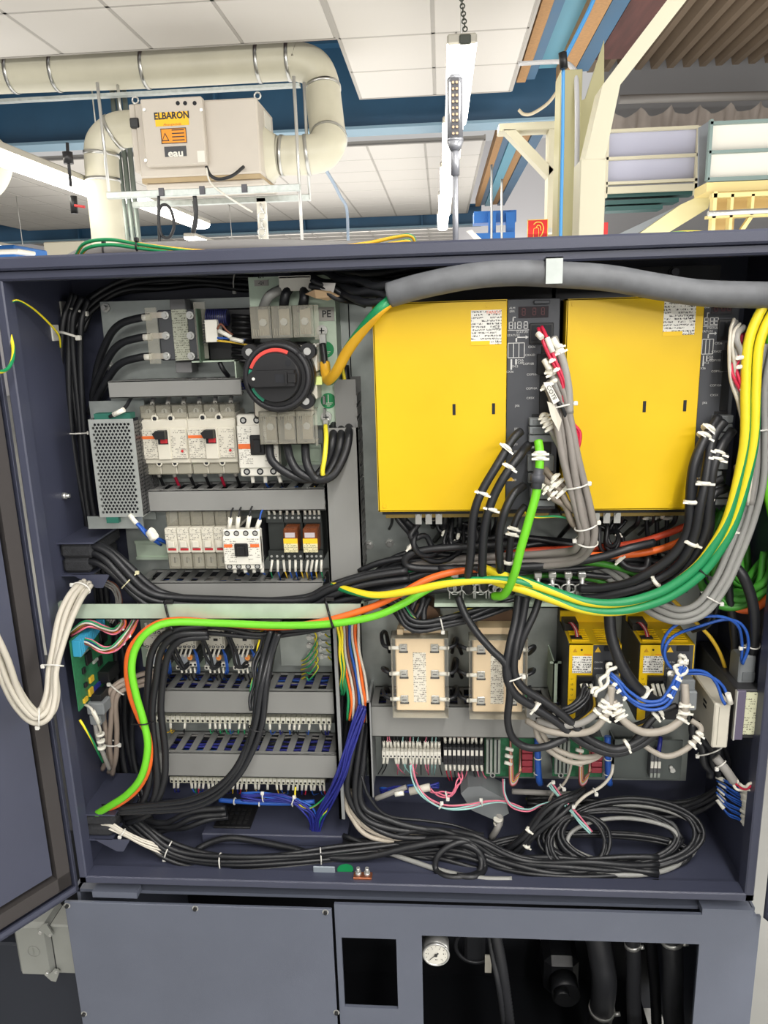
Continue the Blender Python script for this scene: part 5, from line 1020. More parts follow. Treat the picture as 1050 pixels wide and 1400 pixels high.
# ---------------------------------------------------------------- cable clamp shelf
X0, X1, Z0, Z1 = pb(594, 790, 806, 819, 1.19)
sh = T('clamp_shelf', 'steel shelf with a row of spring shield clamps below the amplifiers', 'cable clamp rail', ((X0+X1)/2, YP, Z0))
b = B(); b.box(X0, X1, 1.15, 1.285, Z0, Z0+.002, galv2); b.box(X0, X1, 1.15, 1.152, Z0, Z0+.008, galv2); b.box(X0, X1, 1.283, 1.285, Z0, Z0+.012, galv2); b.build('shelf_sheet', sh)
for px in (622, 641, 658, 677, 737, 757, 779, 798):
    q = P(px, 810, 1.155)-Vector((0, -.02, 0)); b = B()
    b.torus((q.x, 1.175, q.z-.002), (0, 1, 0), .0085, .0012, steel, 16, 6, 0, 180, (1, 0, 0)); b.box(q.x-.0095, q.x-.0075, 1.17, 1.18, q.z-.016, q.z-.002, steel); b.box(q.x+.0075, q.x+.0095, 1.17, 1.18, q.z-.016, q.z-.002, steel)
    b.cyl((q.x, 1.172, q.z-.006), (q.x, 1.172, q.z+.018), .0038, steel, 10); b.cyl((q.x, 1.175, q.z+.016), (q.x, 1.175, q.z+.019), .0058, steel, 12); b.box(q.x-.006, q.x+.006, 1.17, 1.18, q.z+.019, q.z+.027, steel, .001)
    for s_ in (-1, 1): b.torus((q.x+s_*.0045, 1.168, q.z+.002), (0, 1, 0), .0068, .0014, steel, 14, 5)
    b.build('shield_clamp', sh)
# ---------------------------------------------------------------- wall-mounted unit at the right
X0, X1, Z0, Z1 = pb(996, 905, 1016, 1022, 1.13)
XW = XR-th
cvw = T('converter_unit', 'dark wall-mounted unit with violet-grey front and pale rating plate, right wall', 'control unit', (XW-.03, 1.2, 1.0))
a0, a1, c0, c1 = pb(1007, 952, 1045, 1008, 1.12)
xq = P(1007, 960, 1.12).x; zt_ = P(1010, 945, 1.12).z; zb_ = P(1010, 1012, 1.12).z
b = B(); b.box(xq, XW-.002, 1.125, 1.31, zb_, zt_, mat('unit_black', (46, 46, 48), .5), .002); b.build('body', cvw)
b = B(); b.box(xq, xq+.014, 1.12, 1.126, zb_, zt_, mat('violet_grey_front', (98, 90, 112), .4), .001); b.box(xq-.001, xq+.001, 1.119, 1.126, zb_, zt_, steel); b.build('front_panel', cvw)
b = B(); b.box(xq+.015, XW-.004, 1.1235, 1.125, zb_+.008, zt_-.004, print_mat('pale_plate_print', (206, 206, 176), (120, 118, 96), .004, .4, .0012)); b.build('rating_plate', cvw)
a0, a1, c0, c1 = pb(1010, 897, 1033, 935, 1.15)
b = B(); b.box(a0, a1, 1.15, 1.19, c0, c1, conng, .002); b.box(a0+.006, a1-.001, 1.148, 1.152, c0+.006, c0+.02, mat('connector_shade')); b.build('connector_plug', cvw)
whb = T('cover_box', 'flat ivory plastic box standing in front of the right wall unit', 'box', (P(985, 980, 1.13).x, 1.2, P(985, 1024, 1.13).z))
a0, a1, c0, c1 = pb(975, 962, 997, 1023, 1.125); q = P(957, 975, 1.25)
b = B(); b.box(a0, a1, 1.125, 1.235, c0, c1, offw, .002); b.box(a0+.007, a0+.0076, 1.1243, 1.126, c0+.006, c1-.006, mat('seam', (150, 146, 134), .6)); b.build('housing', whb)
b = B(); b.box(a0-.0004, a0+.001, 1.16, 1.175, c1-.02, c1-.016, dark); b.box(a0-.0004, a0+.001, 1.16, 1.175, c1-.028, c1-.024, dark); b.build('vent', whb)
tp = B(); q = PX(1046, 867, XW); tp.box(XW-.001, XW, q.y-.008, q.y+.008, q.z-.006, q.z+.006, offw, .0004); tag(tp.build('adhesive_mount'), 'small cream adhesive cable mount alone on the right cabinet wall', 'cable mount')
# terminal blocks under the long duct
def trow(label, x0, y0, x1, y1, Y, n, m, sleeves_top=1, sleeves_bot=1, group=None, wires=(cblk,), marks=True, hang=.05):
    X0, X1, Z0, Z1 = pb(x0, y0, x1, y1, Y); r = T('terminal_strip', label, 'terminal strip', ((X0+X1)/2, YP, Z0)); w = (X1-X0)/n; o = _orig(r); first = None
    tb = B(); tb.box(-w*.47, w*.47, 0, .04, 0, Z1-Z0, m, .0006); tb.cyl((0, -.0004, (Z1-Z0)*.3), (0, .002, (Z1-Z0)*.3), w*.25, dark, 8); tb.box(-w*.3, w*.3, -.0008, .001, (Z1-Z0)*.55, (Z1-Z0)*.85, white)
    for i in range(n):
        if first is None: q = tb.build('terminal', r, local=True); first = q
        else: q = first.copy(); C.objects.link(q); q.parent = r
        q.location = Vector((X0+(i+.5)*w, Y, Z0))-o
    b = B(); b.box(X0-.003, X1+.003, Y+.03, Y+.05, Z0-.014, Z1+.012, black); b.build('base', r)
    for i in range(n):
        for top, pr in ((1, sleeves_top), (0, sleeves_bot)):
            if random.random() > pr: continue
            xc = X0+(i+.5)*w; z = Z1+.002 if top else Z0-.002; s_ = 1 if top else -1; dx = random.uniform(-.002, .002)
            b = B(); b.tube([(xc, Y+.012, z), (xc+dx, Y+.008, z+s_*.014)], min(w*.42, .0026), wm, 6); b.build('wire_sleeve', r)
            b = B(); b.tube(catmull([(xc+dx, Y+.008, z+s_*.013), (xc+dx*3, Y+.012, z+s_*.026), (xc+dx*8, Y+.03, z+s_*hang)], 4), .0011, random.choice(wires), 5); b.build('lead', r)
    return r
trow('white terminal strip under the long duct, with pink and teal wires below', 522, 1028, 603, 1037, 1.235, 16, white, 1, .9, wires=(cblk, cpnk, cteal))
# ================================================================ motor contactors with overload relays
def mcont(X, Z, label, w=.0405):
    Y = 1.225; r = T('motor_contactor', label, 'contactor', (X, YP, Z), 'small motor contactors with overload relays'); h = .036
    cw = mat('contactor_ivory', (200, 196, 182), .5, var=.03, vs=60)
    b = B(); b.box(X, X+w, Y+.008, YP-.004, Z, Z+h, cw, .001); b.box(X+.001, X+w-.001, Y, Y+.01, Z+h*.27, Z+h*.76, cw, .001); b.build('case', r)
    b = B(); b.box(X+w*.6, X+w*.78, Y-.0015, Y, Z+h*.55, Z+h*.66, black); b.build('indicator', r)
    for fx, fz in ((.1, .62), (.45, .7), (.35, .34), (.68, .34), (.9, .34), (.1, .36), (.88, .66)): b = B(); b.cyl((X+w*fx, Y-.0004, Z+h*fz), (X+w*fx, Y, Z+h*fz), .0009, dark, 8); b.build('mark', r)
    for k in range(5):
        for zz in (Z+h*.87, Z+h*.13):
            xx = X+w*(.1+.2*k); b = B(); b.cyl((xx, Y+.0075, zz), (xx, Y+.01, zz), .0029, dark, 10); b.cyl((xx, Y+.007, zz), (xx, Y+.0085, zz), .0016, steel, 8); b.build('terminal_screw', r)
    for k in range(5):
        xx = X+w*(.1+.2*k); b = B(); b.tube([(xx, Y+.014, Z+h+.001), (xx+.0015, Y+.008, Z+h+.012)], .0024, wm, 6); b.build('wire_sleeve', r)
        if k < 4: b = B(); b.tube([(xx+.002, Y+.014, Z), (xx-.002, Y+.006, Z-.014)], .002, wm, 6); b.build('link_bar', r)
    # overload relay
    z1 = Z-.012; z0 = Z-.036
    b = B(); b.box(X+.001, X+w-.001, Y+.012, YP-.006, z0, z1, mat('overload_grey', (84, 86, 88), .5), .001); b.build('overload_relay', r)
    b = B(); b.box(X+w*.1, X+w*.56, Y+.008, Y+.013, z0+.006, z1+.001, mat('overload_silver', (176, 182, 190), .35, .3), .001); b.build('overload_cover', r)
    b = B(); b.cyl((X+w*.7, Y+.006, z1-.004), (X+w*.7, Y+.013, z1-.004), .0046, mat('orange_dial', (232, 160, 84), .4), 18); b.build('current_dial', r)
    b = B(); b.cyl((X+w*.7, Y+.0052, z1-.004), (X+w*.7, Y+.0062, z1-.004), .002, mat('dial_center', (240, 120, 50), .4), 12); b.build('dial_slot', r)
    b = B(); b.box(X+w*.04, X+w*.6, Y+.004, Y+.02, z0-.002, z0+.006, white, .001); b.box(X+w*.62, X+w*1.0, Y+.006, Y+.02, z0+.003, z0+.011, white, .001); b.build('terminal_row', r)
    for fx, dz in ((.14, .002), (.32, .002), (.5, .002), (.72, .007), (.9, .007)):
        b = B(); b.cyl((X+w*fx, Y+.0035 if dz < .005 else Y+.0055, z0+dz), (X+w*fx, Y+.008, z0+dz), .0022, dark, 8); b.build('terminal_hole', r)
    for k in range(4):
        xx = X+w*(.2+.2*k); b = B(); b.tube([(xx, Y+.014, z0-.002), (xx+.002, Y+.01, z0-.011)], .0021, wm, 6); b.build('wire_sleeve', r)
        b = B(); b.tube(catmull([(xx+.002, Y+.01, z0-.01), (xx+.002, Y+.014, z0-.02), (xx, Y+.03, z0-.035)], 4), .0015, cblk, 5); b.build('lead', r)
    for k in range(2):
        b = B(); b.tube(catmull([(X+w*.86, Y+.012, Z-.002), (X+w*(1.0+.06*k), Y+.004, Z-.012), (X+w*(1.02+.06*k), Y+.006, z0), (X+w*(.9+.1*k), Y+.012, z0-.012), (X+w*.8, Y+.03, z0-.022)], 5), .0017, cblu, 6); b.build('blue_lead', r)
    return r
cz = P(252, 890, 1.225).z
m0 = mcont(P(234, 875, 1.225).x, cz, 'small motor contactor with orange dial, second in its row')
step = P(273.5, 875, 1.225).x-P(234, 875, 1.225).x
copytree(m0, m0.location+Vector((-step, 0, 0)), 'small motor contactor partly behind the lime and orange cables')
copytree(m0, m0.location+Vector((step, 0, 0)), 'small motor contactor with orange dial, third in its row')
copytree(m0, m0.location+Vector((step*2, 0, 0)), 'small motor contactor at the right end of its row')
bx(353, 868, 362, 886, 1.225, .05, mat('yellow_terminal', (236, 206, 40), .5), .001); b = bx(353, 868, 362, 886, 1.225, .05, mat('yellow_terminal', (236, 206, 40), .5), .001)
tag(b.build('earth_terminal'), 'small yellow terminal at the right end of the motor contactor row', 'terminal')
rl = B(); a = P(195, 905, 1.282); c = P(365, 905, 1.282); rl.box(a.x, c.x, 1.283, 1.29, a.z-.01, a.z+.03, galv2); tag(rl.build('mounting_rail'), 'steel rail behind the motor contactors', 'rail')
trow('upper pale terminal strip between the two lower left ducts', 206, 980, 453, 989, 1.235, 36, mat('terminal_ivory', (206, 204, 186), .5), 0, .6, wires=(cblk, cblk, cnvy, cblu, cegr, cylw), hang=.03)
trow('lower pale terminal strip beneath the lowest left duct', 232, 1064, 444, 1072, 1.235, 36, mat('terminal_ivory'), 0, .75, wires=(cnvy, cblu, cblk, cylw, cred, cegr, cblu), hang=.035)
# earth screws on the plate
X0, X1, Z0, Z1 = pb(383, 852, 457, 910, 1.262)
et = T('earthing_plate', 'bare steel plate with a double row of earth screws and green-yellow wires', 'mounting bracket', ((X0+X1)/2, YP, Z0))
b = B(); b.box(X0, X1, 1.262, 1.265, Z0, Z1, galv); b.box(X0, X0+.003, 1.265, YP, Z0, Z1, galv); b.build('sheet', et)
for i, (px, py) in enumerate(((421, 863), (422, 873), (422, 884), (423, 895), (423, 905), (435, 857), (435, 868), (436, 879), (437, 889), (439, 899))):
    q = P(px, py, 1.255); b = B(); b.cyl((q.x, 1.256, q.z), (q.x, 1.262, q.z), .0042, steel, 6); b.cyl((q.x, 1.259, q.z), (q.x, 1.2615, q.z), .0052, steel, 14); b.build('earth_screw', et)
    b = B(); b.box(q.x, q.x+.012, 1.2585, 1.2595, q.z-.002, q.z+.002, steel); b.build('cable_lug', et)
    pts = [q+Vector((.012, .003, 0)), q+Vector((.02, -.004, -.002)), q+Vector((.032, .0, 0)), q+Vector((.04, .02, .0))] if i > 4 else [q+Vector((.01, .002, 0)), q+Vector((.016, -.006, -.01)), q+Vector((.008-.002*i, -.01, -.03)), q+Vector((-.006, -.006, -.05+.006*i)), q+Vector((-.018, .01, -.062+.006*i))]
    b = B(); b.tube(catmull(pts, 6), .0016, cyel, 6, stripe=cegr, frac=.5, twist=1.2); b.build('earth_wire', et)
# steel uprights
for (x0, y0, x1, y1, Y, lab) in ((457.5, 850, 465.5, 1120, 1.2, 'thin grey steel upright bar right of the lower left ducts'), (503.5, 962, 509, 1090, 1.2, 'thin grey steel upright bar at the left end of the long duct')):
    X0, X1, Z0, Z1 = pb(x0, y0, x1, y1, Y); b = B(); b.box(X0, X0+.0045, Y, YP, Z0, Z1, mat('grey_steel_bar', (150, 152, 152), .45, .3)); b.box(X0, X1, Y, Y+.004, Z0, Z1, mat('grey_steel_bar')); tag(b.build('upright_bar'), lab, 'steel bar')
# black terminal strips and interface boards under the long duct
db = mat('terminal_black', (40, 41, 44), .5)
trow('black terminal strip right of the white one, under the long duct', 606, 1022, 661, 1046, 1.235, 9, db, 1, 1, wires=(cblk, cpnk, cred))
pcbg = mat('pcb_green', (44, 112, 74), .45, var=.25, vs=160)
cs = mat('card_slot_grey', (150, 156, 148), .45, var=.1, vs=80)
def board(label, x0, y0, x1, y1, red=True, Y=1.245):
    X0, X1, Z0, Z1 = pb(x0, y0, x1, y1, Y); r = T('interface_board', label, 'circuit board', ((X0+X1)/2, YP, Z0), 'interface boards under the long duct')
    w = X1-X0; h = Z1-Z0
    b = B(); b.box(X0, X1, Y+.01, Y+.013, Z0, Z1, pcbg); b.box(X0+.002, X1-.002, Y+.013, YP-.004, Z0+.01, Z1, black); b.build('board', r)
    for k in range(2):
        b = B(); xa = X0+w*(.02+.16*k); b.box(xa, xa+w*.13, Y-.004, Y+.01, Z0+h*.16, Z1, cs, .001); b.box(xa+w*.05, xa+w*.08, Y-.0046, Y-.004, Z0+h*.2, Z1, dark); b.build('card_socket', r)
    b = B(); b.cyl((X0+w*.16, Y+.004, Z0+h*.07), (X0+w*.16, Y+.01, Z0+h*.07), .005, steel, 14); b.cyl((X0+w*.16, Y+.003, Z0+h*.07), (X0+w*.16, Y+.005, Z0+h*.07), .0028, dark, 6); b.build('fixing_screw', r)
    if red:
        for k in range(4):
            b = B(); b.box(X0+w*.74, X0+w*.96, Y-.004, Y+.01, Z0+h*(.2+.16*k), Z0+h*(.33+.16*k), mat('dull_red_plastic', (150, 50, 62), .5), .001); b.build('red_connector', r)
        cols = [cbrn, cpnk, cwht, cgry, cylw, cred, cgry, cbrn]
        for k in range(8):
            f = .12+.05*k; b = B(); z = Z0+h*(.85-.075*k)
            b.tube(catmull([(X0+w*.5, Y-.004, Z1+.004), (X0+w*(.48+.01*k), Y-.014, Z0+h*(.5)), (X0+w*(.5+.01*k), Y-.016, Z0+h*(.02+.02*k)), (X0+w*(.62), Y-.014, Z0+h*(.02+.03*k)), (X0+w*(.68+.006*k), Y-.01, Z0+h*.3), (X0+w*.7, Y-.004, z)], 6), .0014, cols[k], 6); b.build('ribbon_wire', r)
        for k in range(3): b = B(); q = Vector((X0+w*(.47-.01*k), Y-.014, Z0+h*(.85-.17*k))); b.tube([q+Vector((-.006, 0, .002)), q+Vector((.007, 0, -.002))], .0034, wm, 8); b.build('wire_marker', r)
    b = B(); b.tube(catmull([(X0+w*1.04, Y-.002, Z1+.01), (X0+w*1.05, Y-.01, Z0+h*.5), (X0+w*1.08, Y-.012, Z0+h*.1), (X0+w*1.12, Y-.004, Z0-.004)], 5), .0058, cblu, 8); b.build('blue_bundle', r)
    for fz in (.62, .25): b = B(); b.torus((X0+w*1.05, Y-.01, Z0+h*fz), (0, 0, 1), .0064, .001, white, 14, 5); b.build('cable_tie', r)
    return r
board('interface board with ribbon loop and four red connectors, left of the pair', 663, 1010, 731, 1066)
board('interface board with ribbon loop and four red connectors, right of the pair', 757, 1012, 826, 1066)
X0, X1, Z0, Z1 = pb(838, 1012, 932, 1065, 1.255)
sp = T('terminal_plate', 'dark steel plate carrying one small three-way terminal, right end under the amplifiers', 'mounting bracket', ((X0+X1)/2, YP, Z0))
b = B(); b.box(X0, X1, 1.255, 1.258, Z0, Z1, mat('dull_steel', (92, 98, 96), .45, .4, var=.05)); b.box(X0, X0+.002, 1.255, YP, Z0, Z1, mat('dull_steel')); b.build('sheet', sp)
X0, X1, Z0, Z1 = pb(889, 1036, 904, 1065, 1.235)
for k in range(3):
    w = (X1-X0)/3; b = B(); b.box(X0+w*k+.0003, X0+w*(k+1)-.0003, 1.237, 1.255, Z0, Z1+.01, mat('overload_grey'), .0006); b.box(X0+w*k+.0008, X0+w*(k+1)-.0008, 1.2355, 1.237, Z0+(Z1-Z0)*.5, Z0+(Z1-Z0)*.8, white); b.box(X0+w*k+.001, X0+w*(k+1)-.001, 1.236, 1.237, Z0+.002, Z0+.01, cs); b.build('terminal', sp)
q = P(920, 1054, 1.25); b = B(); b.cyl(q, q+Vector((0, .006, 0)), .005, steel, 6); b.cyl(q+Vector((-.003, 0, .006)), q+Vector((-.003, .006, .006)), .0035, steel, 6); b.build('earth_screw', sp)
b = B(); b.tube(catmull([P(903, 1008, 1.25), P(902, 1018, 1.24), P(900, 1030, 1.236)], 4), .004, cnvy, 7); b.build('blue_lead', sp)
# ================================================================ left wall: board, foam entries, brackets
XS_ = XL+th
pc = T('circuit_board', 'green printed circuit board with light blue connector block on the left cabinet wall', 'circuit board', (-.6, 1.18, .98))
bxp = XS_+.028
q0 = PX(76, 905, bxp); q1 = PX(140, 905, bxp)
zt0 = PX(76, 893, bxp).z; zb0 = PX(88, 1000, bxp).z
ya, yb = 1.118, 1.262
b = B(); b.box(bxp-.0016, bxp, ya, yb, zb0+.006, zt0, pcbg); b.build('board', pc)
for i, (fy, fz, sy, sz_, m_) in enumerate(((.35, .6, .14, .16, black), (.78, .75, .18, .3, black), (.62, .42, .1, .12, black), (.7, .62, .1, .1, black), (.2, .5, .06, .08, black), (.2, .3, .06, .06, black), (.35, .3, .1, .08, cylw), (.9, .45, .08, .12, black), (.66, .22, .1, .1, black), (.5, .48, .12, .04, cs), (.25, .72, .2, .03, cs), (.45, .14, .2, .06, cnvy), (.3, .15, .1, .1, cylw), (.15, .12, .1, .06, cylw))):
    y = ya+(yb-ya)*fy; z = zb0+(zt0-zb0)*fz; b = B(); b.box(bxp, bxp+.004, y-(yb-ya)*sy/2, y+(yb-ya)*sy/2, z-(zt0-zb0)*sz_/2, z+(zt0-zb0)*sz_/2, m_, .0006); b.build('chip', pc)
cbm = mat('cyan_connector', (52, 150, 186), .45)
for k in range(16):
    y = ya+.004+k*.0062; b = B(); b.box(bxp, bxp+.014, y, y+.0052, zt0-.03+k*.0011, zt0-.002, cbm, .0008); b.build('connector_pin_block', pc)
for (y, z, s1, s2, m_) in ((ya+.055, zb0+.006, .03, .018, black), (ya+.10, zb0+.028, .045, .022, black)):
    b = B(); b.box(bxp, bxp+.02, y-s1/2, y+s1/2, z-s2/2, z+s2/2, m_, .001); b.build('black_plug', pc)
# D-shell plug and cable below it
dp = T('d_shell_plug', 'grey D-shell plug hanging from the black plug beside the green board', 'plug', P(128, 975, 1.15))
bx(118, 962, 142, 978, 1.15, .03, conng, .002).build('shell', dp); bx(122, 978, 138, 992, 1.155, .02, conng, .002).build('neck', dp)
b = B(); b.tube(catmull([P(130, 990, 1.16), P(134, 1010, 1.155), P(143, 1035, 1.16), P(150, 1052, 1.18)], 6), .0038, cgry, 8); b.build('cable', dp)
for k in range(3): q = P(137+k, 1004+k*9, 1.155); b = B(); b.tube([q+Vector((0, 0, .002)), q-Vector((0, 0, .002))], .0072, wm, 12); b.build('wire_marker', dp)
b = B(); b.tube(catmull([P(115, 963, 1.14), P(124, 968, 1.13), P(130, 980, 1.13), P(136, 994, 1.14), P(138, 1002, 1.15)], 6), .0022, cwht, 7); b.build('wire', dp)
b = B(); b.tube([P(127, 972, 1.13), P(135, 988, 1.135)], .0036, wm, 8); b.build('wire_sleeve', dp)
# foam cable entries
def entry(label, x0, x1, yt, yb_, Yf, notch=True, sh=.02):
    a = P(x0, yt, Yf); c = P(x1, yb_, Yf); r = T('cable_entry', label, 'cable entry', (XS_, Yf, c.z))
    xr = XS_+.062
    b = B(); b.box(XS_, xr, Yf, Yb_e, a.z-.003, a.z, navy); b.build('upper_plate', r)
    b = B(); hh = (a.z-c.z); b.box(XS_+.001, xr-.004, Yf+.003, Yb_e, a.z-hh*.5, a.z-.003, foam, .006); b.build('foam_block', r)
    b = B(); b.box(XS_+.001, xr-.012, Yf+.005, Yb_e, c.z+.003, a.z-hh*.5, foam, .006); b.build('foam_block', r)
    b = B(); b.box(XS_, xr-.01, Yf, Yb_e, c.z, c.z+.003, navy); zz = c.z
    b.prism([(XS_+.02, Yf-.001, zz+.003), (xr+.022, Yf-.001, zz+.003), (xr+.008, Yf-.001, zz-.02), (xr-.004, Yf-.001, zz-.02)], (0, .0025, 0), navy); b.build('lower_plate', r)
    return r
Yb_e = 1.29
entry('upper foam-packed cable entry where black cables come through the left wall', 60, 120, 742, 788, 1.17)
Yb_e = 1.25
entry('lower foam-packed cable entry where the lime and orange cables leave', 105, 160, 1113, 1150, 1.125)
# wall hardware, adhesive mounts with ties
def mount(px, py, lab):
    q = PX(px, py, XS_+.001); r = T('adhesive_mount', lab, 'cable mount', q)
    b = B(); b.box(XS_, XS_+.003, q.y-.012, q.y+.012, q.z-.013, q.z+.013, white, .001); b.build('pad', r); return q, r
for px, py, lab, ex, ey in ((87, 423, 'upper cream adhesive mount holding a tie round the corner cables', 117, 428), (75, 455, 'lower cream adhesive mount holding a tie round the corner cables', 107, 461)):
    q, r = mount(px, py, lab); e = P(ex, ey, q.y-.014); b = B(); b.tube(catmull([q+Vector((.003, 0, 0)), q.lerp(e, .5)+Vector((0, -.012, .004)), e], 6), .0022, white, 6); b.build('tie_strap', r)
    b = B(); b.box(e.x-.004, e.x+.004, e.y-.004, e.y+.004, e.z-.005, e.z+.003, white, .001); b.build('tie_head', r)
for px, py, lab in ((86, 678, 'shiny nut on the left cabinet wall above the upper foam entry'),):
    q = PX(px, py, XS_); b = B(); b.cyl(q, q+Vector((.006, 0, 0)), .006, steel, 6); b.cyl(q, q+Vector((.012, 0, 0)), .0035, steel, 10); tag(b.build('stud_nut'), lab, 'nut')
# floor items
def zfl(): return ZB+.008
sb = T('raised_panel', 'dark sheet-metal hump with a perforated grille on the cabinet floor at the left', 'panel', (-.4, 1.25, zfl()))
q0 = PZ(205, 1118, zfl()+.05)
b = B(); b.box(-.45, -.18, 1.2, YB-.004, zfl(), zfl()+.022, navy, .002); b.build('hump', sb)
b = B(); q = PZ(310, 1150, zfl()+.022)
b.box(q.x-.035, q.x+.035, 1.215, 1.285, zfl()+.022, zfl()+.026, black, .001); b.build('grille_frame', sb)
for i in range(5):
    for j in range(4):
        b = B(); b.box(q.x-.025+i*.011, q.x-.018+i*.011, 1.225+j*.013, 1.233+j*.013, zfl()+.026, zfl()+.0268, mat('grille_hole', (8, 8, 10), .8)); b.build('grille_slot', sb)
cu = T('copper_earth_bar', 'short copper earth bar with two bright screws on the cabinet floor', 'earth bar', PZ(496, 1197, zfl()))
q = PZ(496, 1196, zfl()+.01)
b = B(); b.box(q.x-.016, q.x+.016, q.y-.008, q.y+.008, zfl()+.004, zfl()+.010, mat('copper', (176, 110, 80), .35, .8), .001); b.build('bar', cu)
b = B(); b.box(q.x-.014, q.x+.014, q.y-.006, q.y+.006, zfl(), zfl()+.004, black); b.build('insulator', cu)
for dx in (-.0075, .0075): b = B(); b.cyl((q.x+dx, q.y, zfl()+.010), (q.x+dx, q.y, zfl()+.016), .0055, steel, 6); b.cyl((q.x+dx, q.y, zfl()+.016), (q.x+dx, q.y, zfl()+.024), .0032, steel, 10); b.build('screw', cu)
q = PZ(472, 1190, zfl()+.002); b = B(); b.cyl((q.x, q.y, zfl()), (q.x, q.y, zfl()+.004), .014, gd, 24, smooth=False); tag(b.build('earth_sticker'), 'round green earth sticker beside the copper bar', 'sticker')
q = P(443, 1190, 1.125); b = B(); b.box(q.x-.019, q.x+.019, 1.125, 1.128, ZB+.008, q.z+.007, mat('grey_blue_tab', (150, 160, 168), .4, .3), .001); tag(b.build('lock_tab'), 'small pale steel lock tab on the front lip of the cabinet floor', 'bracket')
gp = T('grey_housing_plug', 'grey angled industrial plug lying on the cabinet floor under the boards', 'plug', PZ(655, 1110, zfl()))
b = B(); pts = [P(*p) for p in ((630, 1085, 1.22), (640, 1076, 1.22), (658, 1075, 1.22), (690, 1092, 1.22), (696, 1112, 1.22), (678, 1122, 1.22), (645, 1108, 1.22))]; b.prism(pts, (0, .05, 0), mat('plug_grey', (118, 122, 124), .5)); b.build('shell', gp)
b = B(); b.tube(catmull([P(675, 1108, 1.23), P(684, 1118, 1.22), P(680, 1132, 1.21), P(672, 1146, 1.22)], 5), .006, cgry, 10); b.build('cable', gp)
for k in range(2): q = P(681, 1120+k*6, 1.215); b = B(); b.tube([q+Vector((0, 0, .0016)), q-Vector((0, 0, .0016))], .0085, wm, 12); b.build('wire_marker', gp)
b = B(); b.tube([P(700, 1082, 1.24), P(790, 1086, 1.245)], .005, cgry, 10); b.build('tail', gp)
# ================================================================ things inside the base window and connector hood at the left
gq = P(596, 1305, 1.14)
pg = T('pressure_gauge', 'round pressure gauge with white dial in the corner of the base window', 'gauge', gq)
b = B(); b.cyl(gq+Vector((0, .03, 0)), gq, .0235, steel, 36); b.torus(gq, (0, 1, 0), .0225, .0022, steel, 40, 8); b.build('case', pg)
b = B(); b.cyl(gq+Vector((0, -.0006, 0)), gq+Vector((0, .001, 0)), .0205, white, 36, smooth=False); b.build('dial', pg)
for k in range(11):
    t = R(225-27*k); b = B(); u = Vector((math.cos(t), 0, math.sin(t))); w_ = Vector((-u.z, 0, u.x)); c_ = gq+Vector((0, -.0008, 0))
    b.prism([c_+u*.0165-w_*.0003, c_+u*.0185-w_*.0003, c_+u*.0185+w_*.0003, c_+u*.0165+w_*.0003], (0, -.0004, 0), ink); b.build('scale_mark', pg)
    if k % 2 == 0: txt(str(k), .0035, c_+u*.0138+Vector((0, -.0002, 0)), ink, pg)
b = B(); c_ = gq+Vector((0, -.0015, 0)); t = R(222); u = Vector((math.cos(t), 0, math.sin(t))); w_ = Vector((-u.z, 0, u.x)); b.prism([c_-u*.006-w_*.0012, c_+u*.016, c_-u*.006+w_*.0012], (0, -.0006, 0), ink); b.cyl(c_, c_-Vector((0, .0016, 0)), .0028, ink, 14); b.build('needle', pg)
txt('bar', .0035, gq+Vector((.001, -.001, -.010)), ink, pg)
def hose(lab, pts, r, m=cblk, nm='hose', cat='hose', clamp=(), rib=False):
    P_ = catmull([P(*p) for p in pts], 8); o = T(nm, lab, cat, P_[-1])
    if rib:
        rr = [r*(1.0 if i % 2 else .82) for i in range(len(P_)*3)]; Q_ = []
        for i in range(len(P_)-1):
            for k in range(3): Q_.append(P_[i].lerp(P_[i+1], k/3))
        b = B(); b.tube(Q_, rr[:len(Q_)], m, 10)
    else: b = B(); b.tube(P_, r, m, 14)
    b.build('tube', o)
    for f in clamp:
        i = int(f*(len(P_)-2)); d = (P_[i+1]-P_[i]).normalized(); b = B(); b.cyl(P_[i]-d*.004, P_[i]+d*.004, r*1.08, steel, 18); b.cyl(P_[i]+Vector((r*.9, -r*.5, .0)), P_[i]+Vector((r*1.4, -r*.5, .002)), .004, steel, 8); b.build('hose_clamp', o)
    return o
hm = mat('hose_black', (44, 45, 48), .4)
hose('ribbed black conduit slanting down through the base window', [(676, 1270, 1.2), (684, 1310, 1.2), (690, 1350, 1.2), (698, 1410, 1.2)], .011, hm, 'ribbed_conduit', 'conduit', rib=True)
hose('thin black hose beside the ribbed conduit in the base window', [(668, 1270, 1.21), (674, 1310, 1.2), (682, 1350, 1.19), (690, 1410, 1.2)], .005, hm)
hose('thick black coolant hose, leftmost of three in the base window', [(812, 1260, 1.3), (822, 1310, 1.28), (826, 1350, 1.27), (818, 1410, 1.3)], .024, hm, clamp=(.1, .9))
hose('straight black coolant hose with steel clamp, middle of three in the base window', [(862, 1260, 1.25), (866, 1310, 1.25), (866, 1360, 1.25), (868, 1410, 1.25)], .014, hm, clamp=(.25,))
hose('flat black coolant hose, right one of three in the base window', [(916, 1260, 1.22), (920, 1310, 1.22), (920, 1360, 1.22), (922, 1410, 1.22)], .019, hm, clamp=(.2,))
hose('black spiral-wrapped hose between the middle and right coolant hoses', [(886, 1260, 1.3), (892, 1310, 1.3), (896, 1360, 1.3), (898, 1410, 1.3)], .011, hm, rib=True)
b = B(); q = P(650, 1293, 1.3); b.torus(q, (0, 1, 0), .04, .004, hm, 30, 8); b.box(q.x-.022, q.x+.02, 1.3, 1.36, q.z-.04, q.z+.025, hm, .006); tag(b.build('solenoid_valve'), 'dark solenoid valve with ring of hose behind the base window', 'valve')
